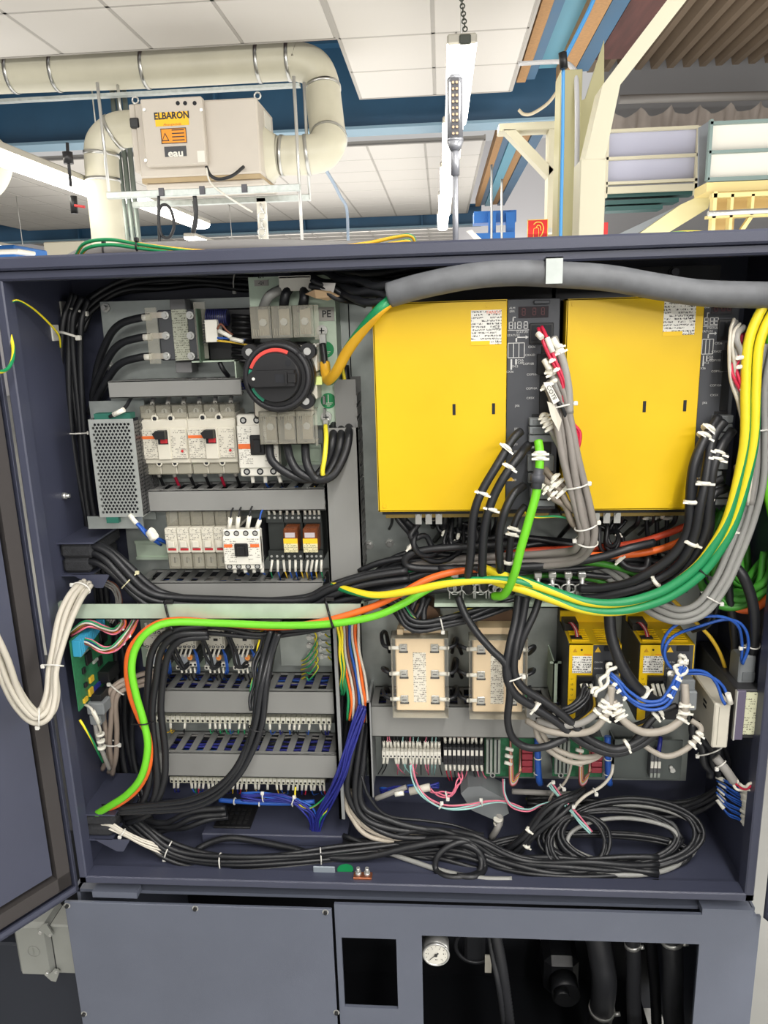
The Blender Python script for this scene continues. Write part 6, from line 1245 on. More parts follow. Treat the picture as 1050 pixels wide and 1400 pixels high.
b = bx(663, 1306, 672, 1330, 1.25, .002, offw); tag(b.build('hang_tag'), 'small cream printed tag in the base window', 'tag')
b = B(); q = P(770, 1340, 1.4); b.box(q.x-.04, q.x+.035, 1.4, 1.5, q.z-.05, q.z+.05, mat('pump_dark', (30, 31, 34), .4), .015); b.cyl((q.x, 1.36, q.z), (q.x, 1.4, q.z), .03, mat('pump_dark'), 24); b.cyl((q.x-.01, 1.34, q.z+.01), (q.x-.01, 1.36, q.z+.01), .016, mat('pump_dark'), 18); tag(b.build('pump'), 'dark pump body deep in the base window', 'pump')
ch = T('connector_hood', 'grey metal heavy-duty connector hood with locking levers at the left', 'connector', P(60, 1325, 1.3))
hg = mat('hood_grey', (160, 162, 156), .45, .2, var=.04, vs=20)
a0, a1, c0, c1 = pb(30, 1254, 112, 1322, 1.26)
xh0 = P(28, 1290, 1.24).x; xh1 = P(76, 1290, 1.24).x; z0h = P(50, 1325, 1.24).z; z1h = P(50, 1254, 1.24).z; xe = lx0+.008
b = B(); b.box(xh0, xh1, 1.22, 1.29, z0h, z1h, hg, .008); b.build('hood', ch)
b = B(); b.box(xh1+.002, xe, 1.225, 1.285, z0h+.006, z1h-.004, hg, .003); b.build('base_housing', ch)
b = B(); b.box(xh1-.001, xh1+.003, 1.228, 1.282, z0h+.01, z1h-.008, black); b.build('seal', ch)
for zc, s_ in ((z1h-.014, 1), (z0h+.016, -1)):
    b = B(); b.prism([(xh1-.018, 1.215, zc+.004*s_), (xh1-.006, 1.215, zc+.018*s_), (xh1+.004, 1.215, zc+.02*s_), (xh1+.014, 1.215, zc-.004*s_), (xh1+.004, 1.215, zc-.01*s_), (xh1-.004, 1.215, zc)], (0, .004, 0), hg); b.build('locking_lever', ch)
    b = B(); b.cyl((xh1-.012, 1.213, zc+.001*s_), (xh1-.012, 1.222, zc+.001*s_), .0035, steel, 12); b.cyl((xh1+.008, 1.213, zc-.004*s_), (xh1+.008, 1.222, zc-.004*s_), .003, steel, 12); b.build('pivot_pin', ch)
b = B(); q = Vector((xh0+(xh1-xh0)*.52, 1.2195, (z0h+z1h)/2)); b.torus(q, (0, 1, 0), .012, .0009, hg, 26, 5); b.build('embossed_ring', ch)
txt('HARTING', .0042, q+Vector((0, -.0005, 0)), hg, ch, rot=(90, 90, 0))
# ================================================================ cables and bundles
TIE = mat('nylon_tie', (222, 220, 212), .45)
def loom(label, pts, strands, ties=(), marks=(), name='cable_bundle', cat='cable bundle', group=None, res=7, wob=.12, tie_m=None, pack=1.0, seed=None, head=True, flat=0):
    """pts: (px, py, Y) centre line. strands: list of (material, radius_px[, stripe]) laid side by side round the centre line;
    ties / marks: positions 0..1 along it"""
    rnd = random.Random(seed if seed is not None else hash(label) % 9999 if False else sum(map(ord, label)))
    r00 = max(s_[1] for s_ in strands)*.00108*(1 if len(strands) < 4 else 2); zf = ZB+.009+r00; pp = []
    for p in pts:
        q = P(*p)
        if q.z < zf and q.z > .72 and q.y > 1.1: q = PZ(p[0], p[1], zf); q.y = max(q.y, 1.118+r00)
        pp.append(q)
    P_ = catmull(pp, res); n = len(P_)
    o = T(name, label, cat, P_[-1], group)
    us = []
    for i in range(n):
        t = (P_[min(n-1, i+1)]-P_[max(0, i-1)]).normalized(); u = t.cross(Vector((0, 1, 0)))
        if u.length < .2: u = Vector((1, 0, 0))
        us.append((u.normalized(), t))
    rm = [s[1]*.00108 for s in strands]; k = len(strands); r0 = sum(rm)/k
    offs = []
    if k == 1: offs = [(0, 0)]
    elif k == 2: offs = [(-r0, 0), (r0, 0)]
    elif k == 3: offs = [(-2*r0, 0), (0, -.4*r0), (2*r0, 0)]
    else:
        c = flat or int(math.ceil(math.sqrt(k*1.25)));
        for j in range(k): row, col = divmod(j, c); cc_ = min(c, k-row*c); offs.append(((col-(cc_-1)/2)*2*r0, row*1.75*r0))
        my = sum(a[1] for a in offs)/k; offs = [(a, b_-my) for a, b_ in offs]
    R_ = max(math.hypot(a*pack, b_*pack)+r0 for a, b_ in offs); Rx = max(abs(a)*pack for a, _ in offs)+r0; Ry = max(abs(b_)*pack for _, b_ in offs)+r0
    for j, s in enumerate(strands):
        a, b_ = offs[j]; ph = rnd.uniform(0, 6.28); fr = rnd.uniform(1.2, 2.8); q = []
        for i in range(n):
            f = i/max(1, n-1); w = r0*wob*8*(1 if k > 1 else 0); u, t = us[i]
            q.append(P_[i]+u*(a*pack+w*math.sin(ph+fr*6.28*f)*.5)+Vector((0, 1, 0))*(b_*pack+w*.4*math.cos(ph+fr*5*f)))
        b = B(); st = s[2] if len(s) > 2 else None
        b.tube(q, rm[j], s[0], 16 if st else 10 if rm[j] > .004 else 7, stripe=st, frac=.5, twist=(.6+len(P_)*.004) if st else 0, caps=True); b.build('cable', o)
    for f in ties:
        i = min(n-1, int(f*(n-1))); u, t = us[i]; w = t.cross(u); c_ = P_[i]; b = B(); N = 22; q = []
        for a in range(N+1):
            an = 2*math.pi*a/N; q.append(c_+u*((Rx+.0012)*math.cos(an))+w*((Ry+.0012)*math.sin(an)))
        b.tube(q, .0013, tie_m or TIE, 6)
        if head: h = c_+u*(Rx+.003)*(1 if rnd.random() < .6 else -1)-Vector((0, .003, 0)); b.box(h.x-.003, h.x+.003, h.y-.003, h.y+.002, h.z-.003, h.z+.003, tie_m or TIE, .0008)
        b.build('cable_tie', o)
    for mk in marks:
        f, js = (mk if isinstance(mk, tuple) else (mk, 0)); i = min(n-2, int(f*(n-1))); u, t = us[i]; a, b_ = offs[js]; c_ = P_[i]+u*a*pack+Vector((0, b_*pack, 0))
        b = B(); rr = rm[js]; b.tube([c_-t*.0028, c_-t*.0014, c_+t*.0014, c_+t*.0028], [rr*1.2, rr*1.5, rr*1.5, rr*1.2], wm, 12); v = u*rr*1.9
        b.prism([c_-v-t*.0016-Vector((0, rr, 0)), c_+v-t*.0016-Vector((0, rr, 0)), c_+v+t*.0016-Vector((0, rr, 0)), c_-v+t*.0016-Vector((0, rr, 0))], (0, -.001, 0), wm)
        b.build('cable_marker', o)
    return o
K, G, W_, Yl = cblk, cgry, cwht, cyel
def S(m, r, k=1, st=None): return [(m, r, st) if st else (m, r)]*k
YG = lambda r, k=1: [(cyel, r, cegr)]*k
# ---- top
loom('black cables running along the back wall under the cabinet roof, top left', [(345, 388, 1.305), (290, 384, 1.31), (230, 385, 1.31), (170, 392, 1.31), (125, 415, 1.3), (104, 450, 1.285)], S(K, 4, 6), ties=(.1,))
loom('black cable bundle hanging in the back left corner behind the power supply', [(110, 405, 1.285), (98, 440, 1.275), (97, 500, 1.275), (104, 580, 1.275), (114, 660, 1.275), (124, 730, 1.275), (132, 800, 1.28), (140, 880, 1.285), (150, 980, 1.285), (165, 1080, 1.28)], S(K, 4.6, 5), ties=(.36,), flat=4)
loom('black ribbed cables hanging down left of the motor contactors', [(165, 840, 1.29), (168, 900, 1.285), (172, 960, 1.28), (176, 1020, 1.28), (188, 1085, 1.26), (205, 1140, 1.22)], S(K, 5, 4))
loom('thin yellow earth wire arching across the top of the left cabinet wall', [(14, 414, 1.12), (25, 411, 1.13), (45, 422, 1.16), (65, 440, 1.19), (80, 458, 1.22), (83, 475, 1.24)], YG(1.5), name='earth_wire', cat='wire')
loom('yellow and green earth wire curling over the left door edge', [(11, 447, 1.11), (18, 475, 1.1), (16, 495, 1.08), (6, 507, 1.06), (-12, 509, 1.03)], YG(2.4), name='earth_wire', cat='wire')
loom('grey corrugated sleeve sagging across the tops of the yellow amplifiers', [(533, 403, 1.115), (575, 391, 1.105), (640, 378, 1.1), (700, 373, 1.1), (757, 375, 1.1), (830, 380, 1.1), (900, 392, 1.1), (965, 401, 1.1), (1075, 404, 1.1)], [(sleeve, 16.5)], name='cable_sleeve', cat='cable sleeve', res=12)
b = B(); q = P(757, 373, 1.085); b.box(q.x-.011, q.x+.011, 1.079, 1.081, q.z-.014, q.z+.02, galv); b.box(q.x-.011, q.x+.011, 1.079, 1.098, q.z+.018, q.z+.02, galv); tag(b.build('sleeve_clamp'), 'flat steel clamp holding the grey sleeve under the cabinet roof', 'clamp')
loom('black cables entering the open end of the grey sleeve from the left', [(425, 378, 1.22), (460, 390, 1.19), (495, 398, 1.15), (535, 404, 1.12)], S(K, 5.5, 4))
loom('black cables under the roof behind the grey sleeve, between earth plate and sleeve', [(400, 372, 1.28), (460, 378, 1.26), (520, 385, 1.25), (600, 378, 1.26), (680, 380, 1.28)], S(K, 6, 4))
loom('thick green and yellow earth cable from the sleeve down to the earth plate', [(536, 409, 1.115), (518, 425, 1.11), (495, 452, 1.13), (475, 480, 1.15), (460, 508, 1.17), (450, 520, 1.19), (446, 512, 1.205), (444, 496, 1.215)], [(mat('amber_earth', (232, 178, 44), .45), 7.5, cegr)], name='earth_cable', cat='cable')
o = loom('black-taped earth lug end bolted under the upper earth plate screw', [(444, 500, 1.21), (443, 486, 1.215), (441, 470, 1.22)], [(K, 5)], name='earth_cable_end', cat='cable')
b = B(); q = P(441, 460, 1.226); b.box(q.x-.006, q.x+.006, 1.224, 1.227, q.z-.012, q.z+.004, steel, .001); b.build('cable_lug', o)
o = loom('short yellow earth wire bolted to the lower earth plate screw', [(445, 582, 1.215), (446, 600, 1.19), (444, 625, 1.175), (441, 645, 1.175), (444, 656, 1.18)], [(mat('bright_yellow_wire', (240, 224, 60), .45), 3.6)], name='earth_wire', cat='wire')
b = B(); q = P(446, 578, 1.226); b.box(q.x-.0045, q.x+.0045, 1.219, 1.226, q.z-.010, q.z+.006, steel, .001); b.build('cable_lug', o)
loom('green earth cable behind the black switch leads, right edge of the earth plate', [(468, 500, 1.25), (474, 540, 1.235), (476, 580, 1.225), (468, 625, 1.205), (450, 654, 1.2)], YG(2.6), name='earth_cable', cat='cable')
o = loom('torn brown paper wrapped round black cables above the PE tag', [(425, 385, 1.18), (445, 395, 1.175), (470, 405, 1.18), (500, 415, 1.21)], S(K, 4, 2))
b = B(); b.poly([P(417, 402, 1.19), P(430, 396, 1.17), (P(452, 398, 1.165)), P(465, 405, 1.17), P(448, 411, 1.18), P(432, 408, 1.175)], mat('kraft_paper', (196, 166, 130), .8)); b.poly([P(425, 386, 1.185), P(459, 387, 1.16), P(456, 400, 1.165), P(440, 396, 1.17)], mat('white_paper', (214, 210, 204), .7)); b.build('paper_wrap', o, recalc=False)
# ---- top of cabinet
loom('green and yellow earth cable lying along the cabinet roof, left', [(106, 352, 1.18), (118, 336, 1.16), (150, 331, 1.15), (195, 337, 1.14), (260, 344, 1.14), (330, 346, 1.14), (400, 345, 1.14), (450, 341, 1.14), (500, 336, 1.15), (540, 328, 1.15), (560, 326, 1.15), (565, 336, 1.16)], [(mat('amber_earth'), 2.4, cegr)]*2, ties=(.27,), tie_m=black, name='earth_cable', cat='cable')
loom('grey sheathed cable lying on the cabinet roof under the earth cable', [(92, 358, 1.2), (120, 346, 1.2), (170, 341, 1.2), (260, 338, 1.2), (350, 336, 1.2), (470, 338, 1.2), (560, 338, 1.2)], [(mat('roof_grey_sheath', (128, 126, 124), .6), 9)], ties=(.28,), tie_m=black, name='sheathed_cable', cat='cable')
loom('yellow earth cable lying on the cabinet roof at the right', [(870, 332, 1.16), (920, 322, 1.16), (960, 321, 1.16), (1010, 325, 1.16), (1040, 332, 1.16)], YG(5), name='earth_cable', cat='cable')
# ---- upper foam entry
loom('five black cables sweeping from the upper foam entry down behind the cross rail', [(92, 757, 1.2), (118, 755, 1.19), (140, 762, 1.18), (165, 782, 1.175), (195, 808, 1.175), (225, 822, 1.18), (280, 829, 1.185), (350, 830, 1.185), (420, 826, 1.18), (455, 812, 1.175), (500, 800, 1.17), (560, 790, 1.17)], S(K, 5.6, 6), ties=(.32,), flat=3, tie_m=mat('yellowish_tie', (214, 208, 170), .5), seed=5)
loom('thin grey and brown wires dropping behind the cross rail from the foam entry', [(125, 785, 1.2), (140, 795, 1.2), (158, 805, 1.21), (162, 825, 1.22), (150, 850, 1.22)], S(cgry, 1.5, 4)+S(cbrn, 1.3, 4))
loom('cream cables looping out of the upper foam bracket over the door edge', [(118, 797, 1.16), (104, 815, 1.13), (90, 845, 1.1), (80, 880, 1.08), (73, 915, 1.06), (72, 950, 1.04), (64, 974, 1.02), (48, 980, 1.01), (30, 962, 1.0), (15, 935, .99), (2, 900, .98), (-14, 860, .97)], S(mat('cream_loop_cable', (190, 184, 170), .5), 4.3, 5), ties=(.05, .36, .62), pack=.9)
for k, (a, c) in enumerate((((98, 862), (190, 838)), ((96, 874), (192, 845)))):
    loom(['upper fan of multicoloured wires plugged above the blue connector block', 'lower fan of multicoloured wires with three cream markers, above the blue block'][k],
         [[(96, 866, 1.15), (118, 853, 1.15), (140, 858, 1.16), (158, 862, 1.17), (168, 852, 1.18), (166, 838, 1.2)], [(98, 874, 1.15), (120, 878, 1.14), (140, 888, 1.14), (158, 884, 1.15), (172, 870, 1.16), (184, 850, 1.18), (188, 838, 1.2)]][k],
         [(m_, 1.4) for m_ in (cpnk, cbrn, cwht, cegr, corg, cylw, cblu, cpnk, cnvy, cred)], marks=((.5, 4), (.6, 4), (.7, 4)) if k else ((.72, 4),), name='wire_loom', cat='wire loom', wob=.2)
loom('grey-beige double cable looping down beside the grey D-shell plug', [(215, 925, 1.24), (190, 930, 1.22), (165, 938, 1.2), (152, 960, 1.19), (151, 1000, 1.19), (153, 1035, 1.2), (148, 1055, 1.22)], S(mat('beige_cable', (150, 136, 124), .5), 4.2, 3), ties=(.4, .75))
loom('green earth wire from the green board down to the wall', [(109, 984, 1.13), (116, 995, 1.13), (126, 1012, 1.14), (134, 1028, 1.16), (141, 1042, 1.19)], YG(2), name='earth_wire', cat='wire')
# ---- the lime and orange cables
limept = [(128, 1115, 1.14), (150, 1102, 1.12), (175, 1085, 1.11), (194, 1060, 1.105), (202, 1020, 1.105), (196, 985, 1.105), (186, 950, 1.105), (180, 915, 1.105), (186, 885, 1.11), (205, 862, 1.115), (235, 851, 1.125), (300, 852, 1.135), (380, 855, 1.135), (450, 853, 1.13), (510, 843, 1.13), (550, 826, 1.135), (590, 803, 1.15), (625, 790, 1.18)]
loom('bright lime green cable curving from the lower foam entry to the clamp shelf', limept, [(cgrn, 5.6)], name='data_cable', cat='cable', res=10)
orpt = [(132, 1110, 1.15), (160, 1100, 1.135), (188, 1078, 1.125), (203, 1048, 1.12), (203, 1010, 1.12), (190, 980, 1.12), (179, 950, 1.12), (174, 915, 1.12), (180, 885, 1.12), (205, 858, 1.13), (240, 848, 1.135), (300, 852, 1.145), (380, 857, 1.145), (440, 850, 1.14), (500, 833, 1.14), (545, 813, 1.14), (590, 790, 1.15), (640, 779, 1.16), (700, 776, 1.17), (750, 760, 1.175), (850, 759, 1.17), (905, 750, 1.17), (955, 728, 1.18)]
loom('orange cable running beside the lime one and on across to the right amplifier', orpt, [(corg, 5.2)], name='data_cable', cat='cable', res=10)
loom('dull red-orange cable joining the orange one under the right amplifier', [(690, 757, 1.2), (740, 752, 1.2), (800, 750, 1.2), (860, 744, 1.19), (905, 732, 1.18), (955, 712, 1.19)], [(mat('red_orange_cable', (206, 74, 42), .5), 5)], name='data_cable', cat='cable')
for px, py, lab in ((190, 992, 'thin black tie across the lime and orange cables at the left'),):
    b = B(); b.tube(catmull([P(180, 990, 1.108), P(190, 991, 1.096), P(200, 990, 1.098), P(212, 986, 1.12)], 6), .0013, black, 6); tag(b.build('cable_tie'), lab, 'cable tie')
for px, py0, lab in ((228, 826, 'left black tie round the pale cross rail'), (448, 822, 'right black tie round the pale cross rail')):
    b = B(); b.tube(catmull([P(px-3, py0-4, 1.16), P(px-2, py0+2, 1.148), P(px+2, py0+18, 1.145), P(px+6, py0+32, 1.12), P(px+8, py0+36, 1.13)], 6), .0022, black, 6); h = P(px+2, py0-3, 1.15); b.box(h.x-.006, h.x+.008, 1.147, 1.155, h.z-.003, h.z+.003, black, .0008); tag(b.build('cable_tie'), lab, 'cable tie')
# ---- black runs, left lower half
loom('black cables bowing down beside the lime cable at the left', [(285, 862, 1.15), (245, 868, 1.14), (222, 890, 1.14), (212, 925, 1.14), (208, 970, 1.14), (216, 1030, 1.14), (216, 1070, 1.14), (200, 1105, 1.15), (170, 1118, 1.17)], S(K, 5.5, 3), seed=3)
loom('black cable bundle along the underside of the cross rail', [(235, 857, 1.16), (300, 859, 1.155), (360, 865, 1.155), (410, 861, 1.155), (450, 850, 1.155)], S(K, 3.6, 3))
loom('black cables passing over the cross rail level at the middle', [(455, 812, 1.18), (500, 806, 1.18), (560, 800, 1.18), (610, 792, 1.18), (700, 788, 1.19)], S(K, 5.5, 5), seed=9)
loom('thick taped black bundle crossing the lower left ducts down to the floor', [(378, 862, 1.15), (368, 895, 1.14), (358, 940, 1.12), (352, 985, 1.11), (342, 1020, 1.11), (325, 1055, 1.11), (298, 1082, 1.12), (260, 1098, 1.13), (210, 1103, 1.14), (150, 1106, 1.15), (120, 1100, 1.18)], S(mat('taped_black', (34, 35, 38), .25), 4.8, 3)+YG(1.8, 1)+S(mat('taped_black'), 4, 2), pack=.75, ties=(.34,), tie_m=black)
loom('black and yellow-green wires fanning down from the cross rail to the taped bundle', [(372, 858, 1.16), (356, 890, 1.15), (350, 930, 1.13), (347, 970, 1.115)], S(K, 2.6, 3)+YG(1.8, 2)+[(cylw, 1.8)], wob=.25, name='wire_loom', cat='wire loom')
for k, x in enumerate((232, 275, 312)):
    loom(['left', 'middle', 'right'][k]+' pair of thin black wires hanging in front of the motor contactors', [(x, 862, 1.17), (x+4, 880, 1.18), (x+12, 905, 1.195), (x+18, 912, 1.2), (x+26, 908, 1.215)], S(K, 2.6, 2), name='wire_pair', cat='wire')
loom('tied black bundle running along the cabinet floor at the left, white ties', [(150, 1095, 1.2), (170, 1115, 1.18), (200, 1140, 1.16), (230, 1162, 1.15), (270, 1175, 1.15), (330, 1180, 1.15), (400, 1176, 1.155), (470, 1168, 1.17), (560, 1160, 1.19), (640, 1160, 1.2)], S(K, 3.8, 8), ties=(.34, .52, .74), seed=4)
loom('cream flat wires fanning out of the lower foam entry', [(132, 1128, 1.14), (148, 1128, 1.135), (168, 1138, 1.135), (195, 1152, 1.14), (225, 1163, 1.15), (250, 1170, 1.16)], S(cwht, 1.9, 6), ties=(.42,), name='wire_loom', cat='wire loom')
loom('thick black cable arching over the floor grille', [(258, 1175, 1.17), (275, 1158, 1.18), (310, 1146, 1.19), (350, 1150, 1.19), (400, 1160, 1.18), (450, 1172, 1.17), (500, 1172, 1.16), (560, 1158, 1.16), (610, 1150, 1.165), (650, 1160, 1.16), (662, 1185, 1.15), (650, 1204, 1.15), (625, 1206, 1.15)], [(K, 5.5)], name='power_cable', cat='cable')
loom('black cable making a near-round loop on the floor at centre', [(660, 1150, 1.17), (625, 1152, 1.16), (600, 1168, 1.15), (596, 1188, 1.145), (610, 1206, 1.145), (635, 1206, 1.15), (655, 1192, 1.15), (657, 1172, 1.155), (640, 1150, 1.165), (600, 1144, 1.18)], [(K, 5)], name='power_cable', cat='cable')
loom('black cables looping from under the lime cable toward the hump', [(150, 1118, 1.19), (190, 1130, 1.2), (225, 1130, 1.2), (260, 1120, 1.2), (310, 1110, 1.21)], S(K, 5, 3))
loom('pale grey tube crossing the cabinet floor diagonally', [(440, 1144, 1.22), (480, 1152, 1.2), (520, 1162, 1.18), (560, 1176, 1.165), (610, 1192, 1.15), (660, 1202, 1.14), (700, 1205, 1.14)], [(clgt, 4)], name='hose', cat='hose')
# ---- centre vertical looms
rb = [cegr, corg, cwht, cbrn, cblu, cwht, corg, cwht, cnvy, cred, cwht, cegr, cbrn, corg]
loom('flat rainbow ribbon of wires hanging right of the upright bar', [(476, 845, 1.235), (477, 880, 1.225), (484, 920, 1.22), (490, 960, 1.215), (488, 985, 1.22)], [(m_, 2.3) for m_ in rb], wob=.08, flat=8, name='ribbon_cable', cat='ribbon cable', pack=1.0)
loom('green and yellow earth wires left of the rainbow ribbon', [(463, 850, 1.19), (467, 890, 1.19), (469, 930, 1.2), (468, 950, 1.22)], YG(2.2, 2), name='earth_wire', cat='wire')
loom('black cables hanging behind the rainbow ribbon', [(480, 850, 1.27), (480, 900, 1.265), (476, 960, 1.255), (472, 1020, 1.25), (476, 1080, 1.24), (490, 1120, 1.22)], S(K, 4, 5))
loom('dark blue wire bundle sweeping down below the rainbow ribbon', [(497, 965, 1.21), (488, 990, 1.2), (476, 1025, 1.19), (466, 1060, 1.19), (452, 1090, 1.2), (438, 1115, 1.21), (432, 1140, 1.22)], S(cnvy, 2.0, 12), wob=.2)
loom('thin dark blue wires gathered under the lower terminal strip', [(330, 1088, 1.22), (360, 1090, 1.215), (390, 1092, 1.21), (412, 1100, 1.21), (426, 1115, 1.21), (430, 1140, 1.22)], S(cnvy, 1.7, 6)+S(cblu, 1.7, 2), ties=(.2, .5), wob=.3)
loom('blue sleeve of wires tied under the lower terminal strip', [(300, 1094, 1.225), (330, 1096, 1.22), (365, 1098, 1.22), (400, 1098, 1.22), (430, 1096, 1.23)], [(cblu, 4)], ties=(.2, .45, .75), head=False)
loom('yellow-green wire bowing under the right end of the lower terminal strip', [(404, 1076, 1.225), (404, 1090, 1.215), (412, 1102, 1.21), (425, 1104, 1.21), (440, 1094, 1.21), (452, 1080, 1.22)], YG(1.5), name='earth_wire', cat='wire')
loom('long yellow-green wire beside the upright bar down to the floor', [(460, 1062, 1.225), (460, 1085, 1.21), (450, 1105, 1.205), (438, 1120, 1.205), (434, 1140, 1.22)], YG(1.6), name='earth_wire', cat='wire')
loom('black bundle right of the upright bar bending toward the floor coil', [(497, 985, 1.23), (487, 1040, 1.21), (486, 1085, 1.2), (500, 1115, 1.19), (540, 1132, 1.185), (600, 1140, 1.185), (660, 1150, 1.18)], S(K, 5, 4), seed=2)
loom('beige cables curving along the floor below the black bundle', [(480, 1080, 1.22), (484, 1110, 1.205), (500, 1132, 1.195), (545, 1144, 1.19), (600, 1148, 1.19), (650, 1152, 1.19)], S(mat('beige_light_cable', (186, 176, 160), .5), 4, 4))
loom('thin black cable arcing over the grey housing plug', [(494, 1060, 1.2), (505, 1090, 1.19), (530, 1115, 1.19), (580, 1122, 1.2), (620, 1128, 1.2), (660, 1142, 1.2)], [(K, 2.6)], name='cable', cat='cable')
loom('loose black cables crossing behind the coil on the floor', [(470, 1150, 1.22), (540, 1164, 1.205), (620, 1172, 1.2), (700, 1178, 1.2), (800, 1190, 1.19), (900, 1192, 1.18)], S(K, 4, 6), wob=.35)
# ---- floor coil
def coil(label, cx, cy, rx, ry, Y0, n, r=4.2, m=K, dy=.03, seed=0, tail=None, jit=6):
    rnd = random.Random(seed); pts = []
    for k in range(n*12+1):
        a = 2*math.pi*k/12; j = math.sin(a*.37+seed)*jit; pts.append((cx+(rx+j)*math.cos(a)+rnd.uniform(-2, 2), cy+(ry+j*.45)*math.sin(a)+rnd.uniform(-1, 1), Y0-dy*math.sin(a)*1.0-.004*rnd.random()-.0012*(k/12)))
    if tail: pts += tail
    return loom(label, pts, [(m, r)], name='coiled_cable', cat='coiled cable', res=4)
coil('outermost of the coiled black cables on the right floor', 860, 1140, 96, 46, 1.195, 5, 3.5, dy=.035, seed=1)
coil('middle coiled black cable on the right floor, slightly left of the outermost', 835, 1146, 92, 38, 1.19, 5, 3.4, dy=.03, seed=2)
coil('small round inner coil of black cable, left part of the floor coil', 790, 1152, 40, 38, 1.175, 4, 3.2, dy=.03, seed=3, jit=5)
coil('flat wide coil of black cable lowest on the right floor', 800, 1168, 140, 28, 1.185, 4, 3.5, dy=.025, seed=4, jit=8)
coil('thin grey cable coiled inside the black floor coil', 850, 1150, 74, 30, 1.185, 1, 3.4, clgt, dy=.02, seed=5)
coil('pale grey cable showing at the right rim of the floor coil', 858, 1150, 98, 46, 1.2, 1, 4, clgt, dy=.03, seed=6)
loom('broad bundle of black cables leaving the floor coil to the left', [(900, 1185, 1.165), (820, 1188, 1.155), (740, 1186, 1.155), (680, 1172, 1.16), (640, 1152, 1.17), (600, 1144, 1.18), (540, 1150, 1.19)], S(K, 4.2, 8), wob=.3, seed=8)
loom('black cables rising from the floor coil toward the interface boards', [(700, 1165, 1.18), (725, 1140, 1.17), (750, 1115, 1.17), (775, 1095, 1.18), (800, 1085, 1.2)], S(K, 4, 6), marks=((.15, 0), (.3, 2)))
loom('black cables from the floor coil up along the back to the right corner', [(720, 1095, 1.27), (800, 1098, 1.27), (870, 1106, 1.26), (940, 1104, 1.25), (985, 1080, 1.23), (988, 1050, 1.21), (975, 1010, 1.2), (955, 975, 1.22)], S(K, 4.2, 6)+YG(2.4), seed=6)
for _u in ():
    pass
# ---- black pairs from the left amplifier
loom('two black cables arching from the left amplifier down to the clamp shelf, cream markers', [(718, 600, 1.125), (704, 612, 1.11), (686, 638, 1.1), (670, 672, 1.095), (658, 710, 1.09), (651, 750, 1.09), (648, 785, 1.1), (652, 806, 1.13)], S(K, 6, 2), marks=((.2, 0), (.27, 1), (.45, 0), (.52, 1)), pack=1.5)
loom('thick black cable from the left amplifier, left of the lime drop', [(716, 664, 1.125), (702, 676, 1.11), (690, 700, 1.1), (683, 730, 1.1), (683, 765, 1.105), (686, 790, 1.12), (690, 800, 1.13)], [(K, 6)], marks=((.96, 0),), name='power_cable', cat='cable')
loom('black cable with folded cream tag, close left of the lime drop', [(718, 692, 1.13), (708, 706, 1.12), (700, 730, 1.115), (696, 760, 1.115), (694, 790, 1.12), (700, 810, 1.14)], [(K, 5)], marks=((.35, 0), (.42, 0), (.66, 0)), name='power_cable', cat='cable')
o = loom('bright lime green cable dropping from the left amplifier to the clamp shelf', [(736, 603, 1.11), (738, 620, 1.1), (737, 645, 1.095), (733, 675, 1.09), (722, 715, 1.085), (712, 750, 1.085), (703, 785, 1.09), (690, 812, 1.11), (675, 815, 1.13)], [(cgrn, 6)], marks=((.13, 0), (.17, 0)), name='data_cable', cat='cable')
a, c = P(737, 640, 1.094), P(733, 668, 1.091); b = B(); b.cyl(a, c, .0078, mat('joint_grey', (70, 72, 78), .45), 16); b.cyl(a.lerp(c, .3), a.lerp(c, .7), .0105, mat('joint_grey'), 16); b.build('cable_joint', o)
# ---- grey bundle between the amplifiers
gk = mat('warm_grey_cable', (138, 132, 126), .5)
loom('bundle of grey cables hanging between the two yellow amplifiers', [(753, 520, 1.11), (766, 545, 1.1), (774, 585, 1.095), (781, 630, 1.09), (789, 670, 1.09), (797, 705, 1.09), (803, 728, 1.095), (800, 745, 1.105), (785, 760, 1.13), (740, 765, 1.16), (660, 768, 1.19), (580, 776, 1.2), (520, 790, 1.21), (480, 796, 1.22)], S(gk, 5, 5), ties=(.1, .3, .43, .52), marks=((.02, 0),), seed=11, pack=.9)
loom('grey cable with two cream rings from the upper socket of the left amplifier', [(757, 462, 1.12), (763, 478, 1.11), (770, 495, 1.1), (777, 530, 1.095), (779, 565, 1.092)], [(cgry, 5.2)], marks=((.22, 0), (.34, 0)), name='signal_cable', cat='cable')
loom('pair of red wires from the upper socket of the left amplifier', [(737, 448, 1.125), (746, 466, 1.11), (757, 492, 1.1), (770, 522, 1.095), (774, 555, 1.095), (780, 580, 1.094), (790, 592, 1.094), (790, 608, 1.093), (784, 620, 1.095)], S(cred, 2.4, 2), marks=((.26, 0), (.32, 0)), name='red_wires', cat='wire')
loom('grey cable with three cream rings under the red wires of the left amplifier', [(745, 492, 1.12), (751, 505, 1.11), (757, 518, 1.105), (766, 545, 1.1), (772, 570, 1.1)], [(clgt, 4.5)], marks=((.3, 0), (.42, 0), (.54, 0)), name='signal_cable', cat='cable')
for k, ((ax, ay), (bx_, by)) in enumerate((((748, 462), (756, 482)), ((756, 463), (764, 477)), ((744, 492), (752, 506)), ((735, 456), (741, 462)))):
    b = B(); b.tube([P(ax, ay, 1.108), P(bx_, by, 1.102)], .0042, wm, 8); tag(b.build('wire_sleeve'), ['cream marker sleeve over the red wires at the upper socket', 'cream marker sleeve over the grey cable beside the red wires', 'cream marker sleeve below the middle socket of the left amplifier', 'tiny cream sleeve tip at the upper socket of the left amplifier'][k], 'wire marker')
o = T('handwritten_flag', 'white cable flag with handwritten COT8 hanging between the amplifiers', 'cable marker', P(756, 545, 1.1))
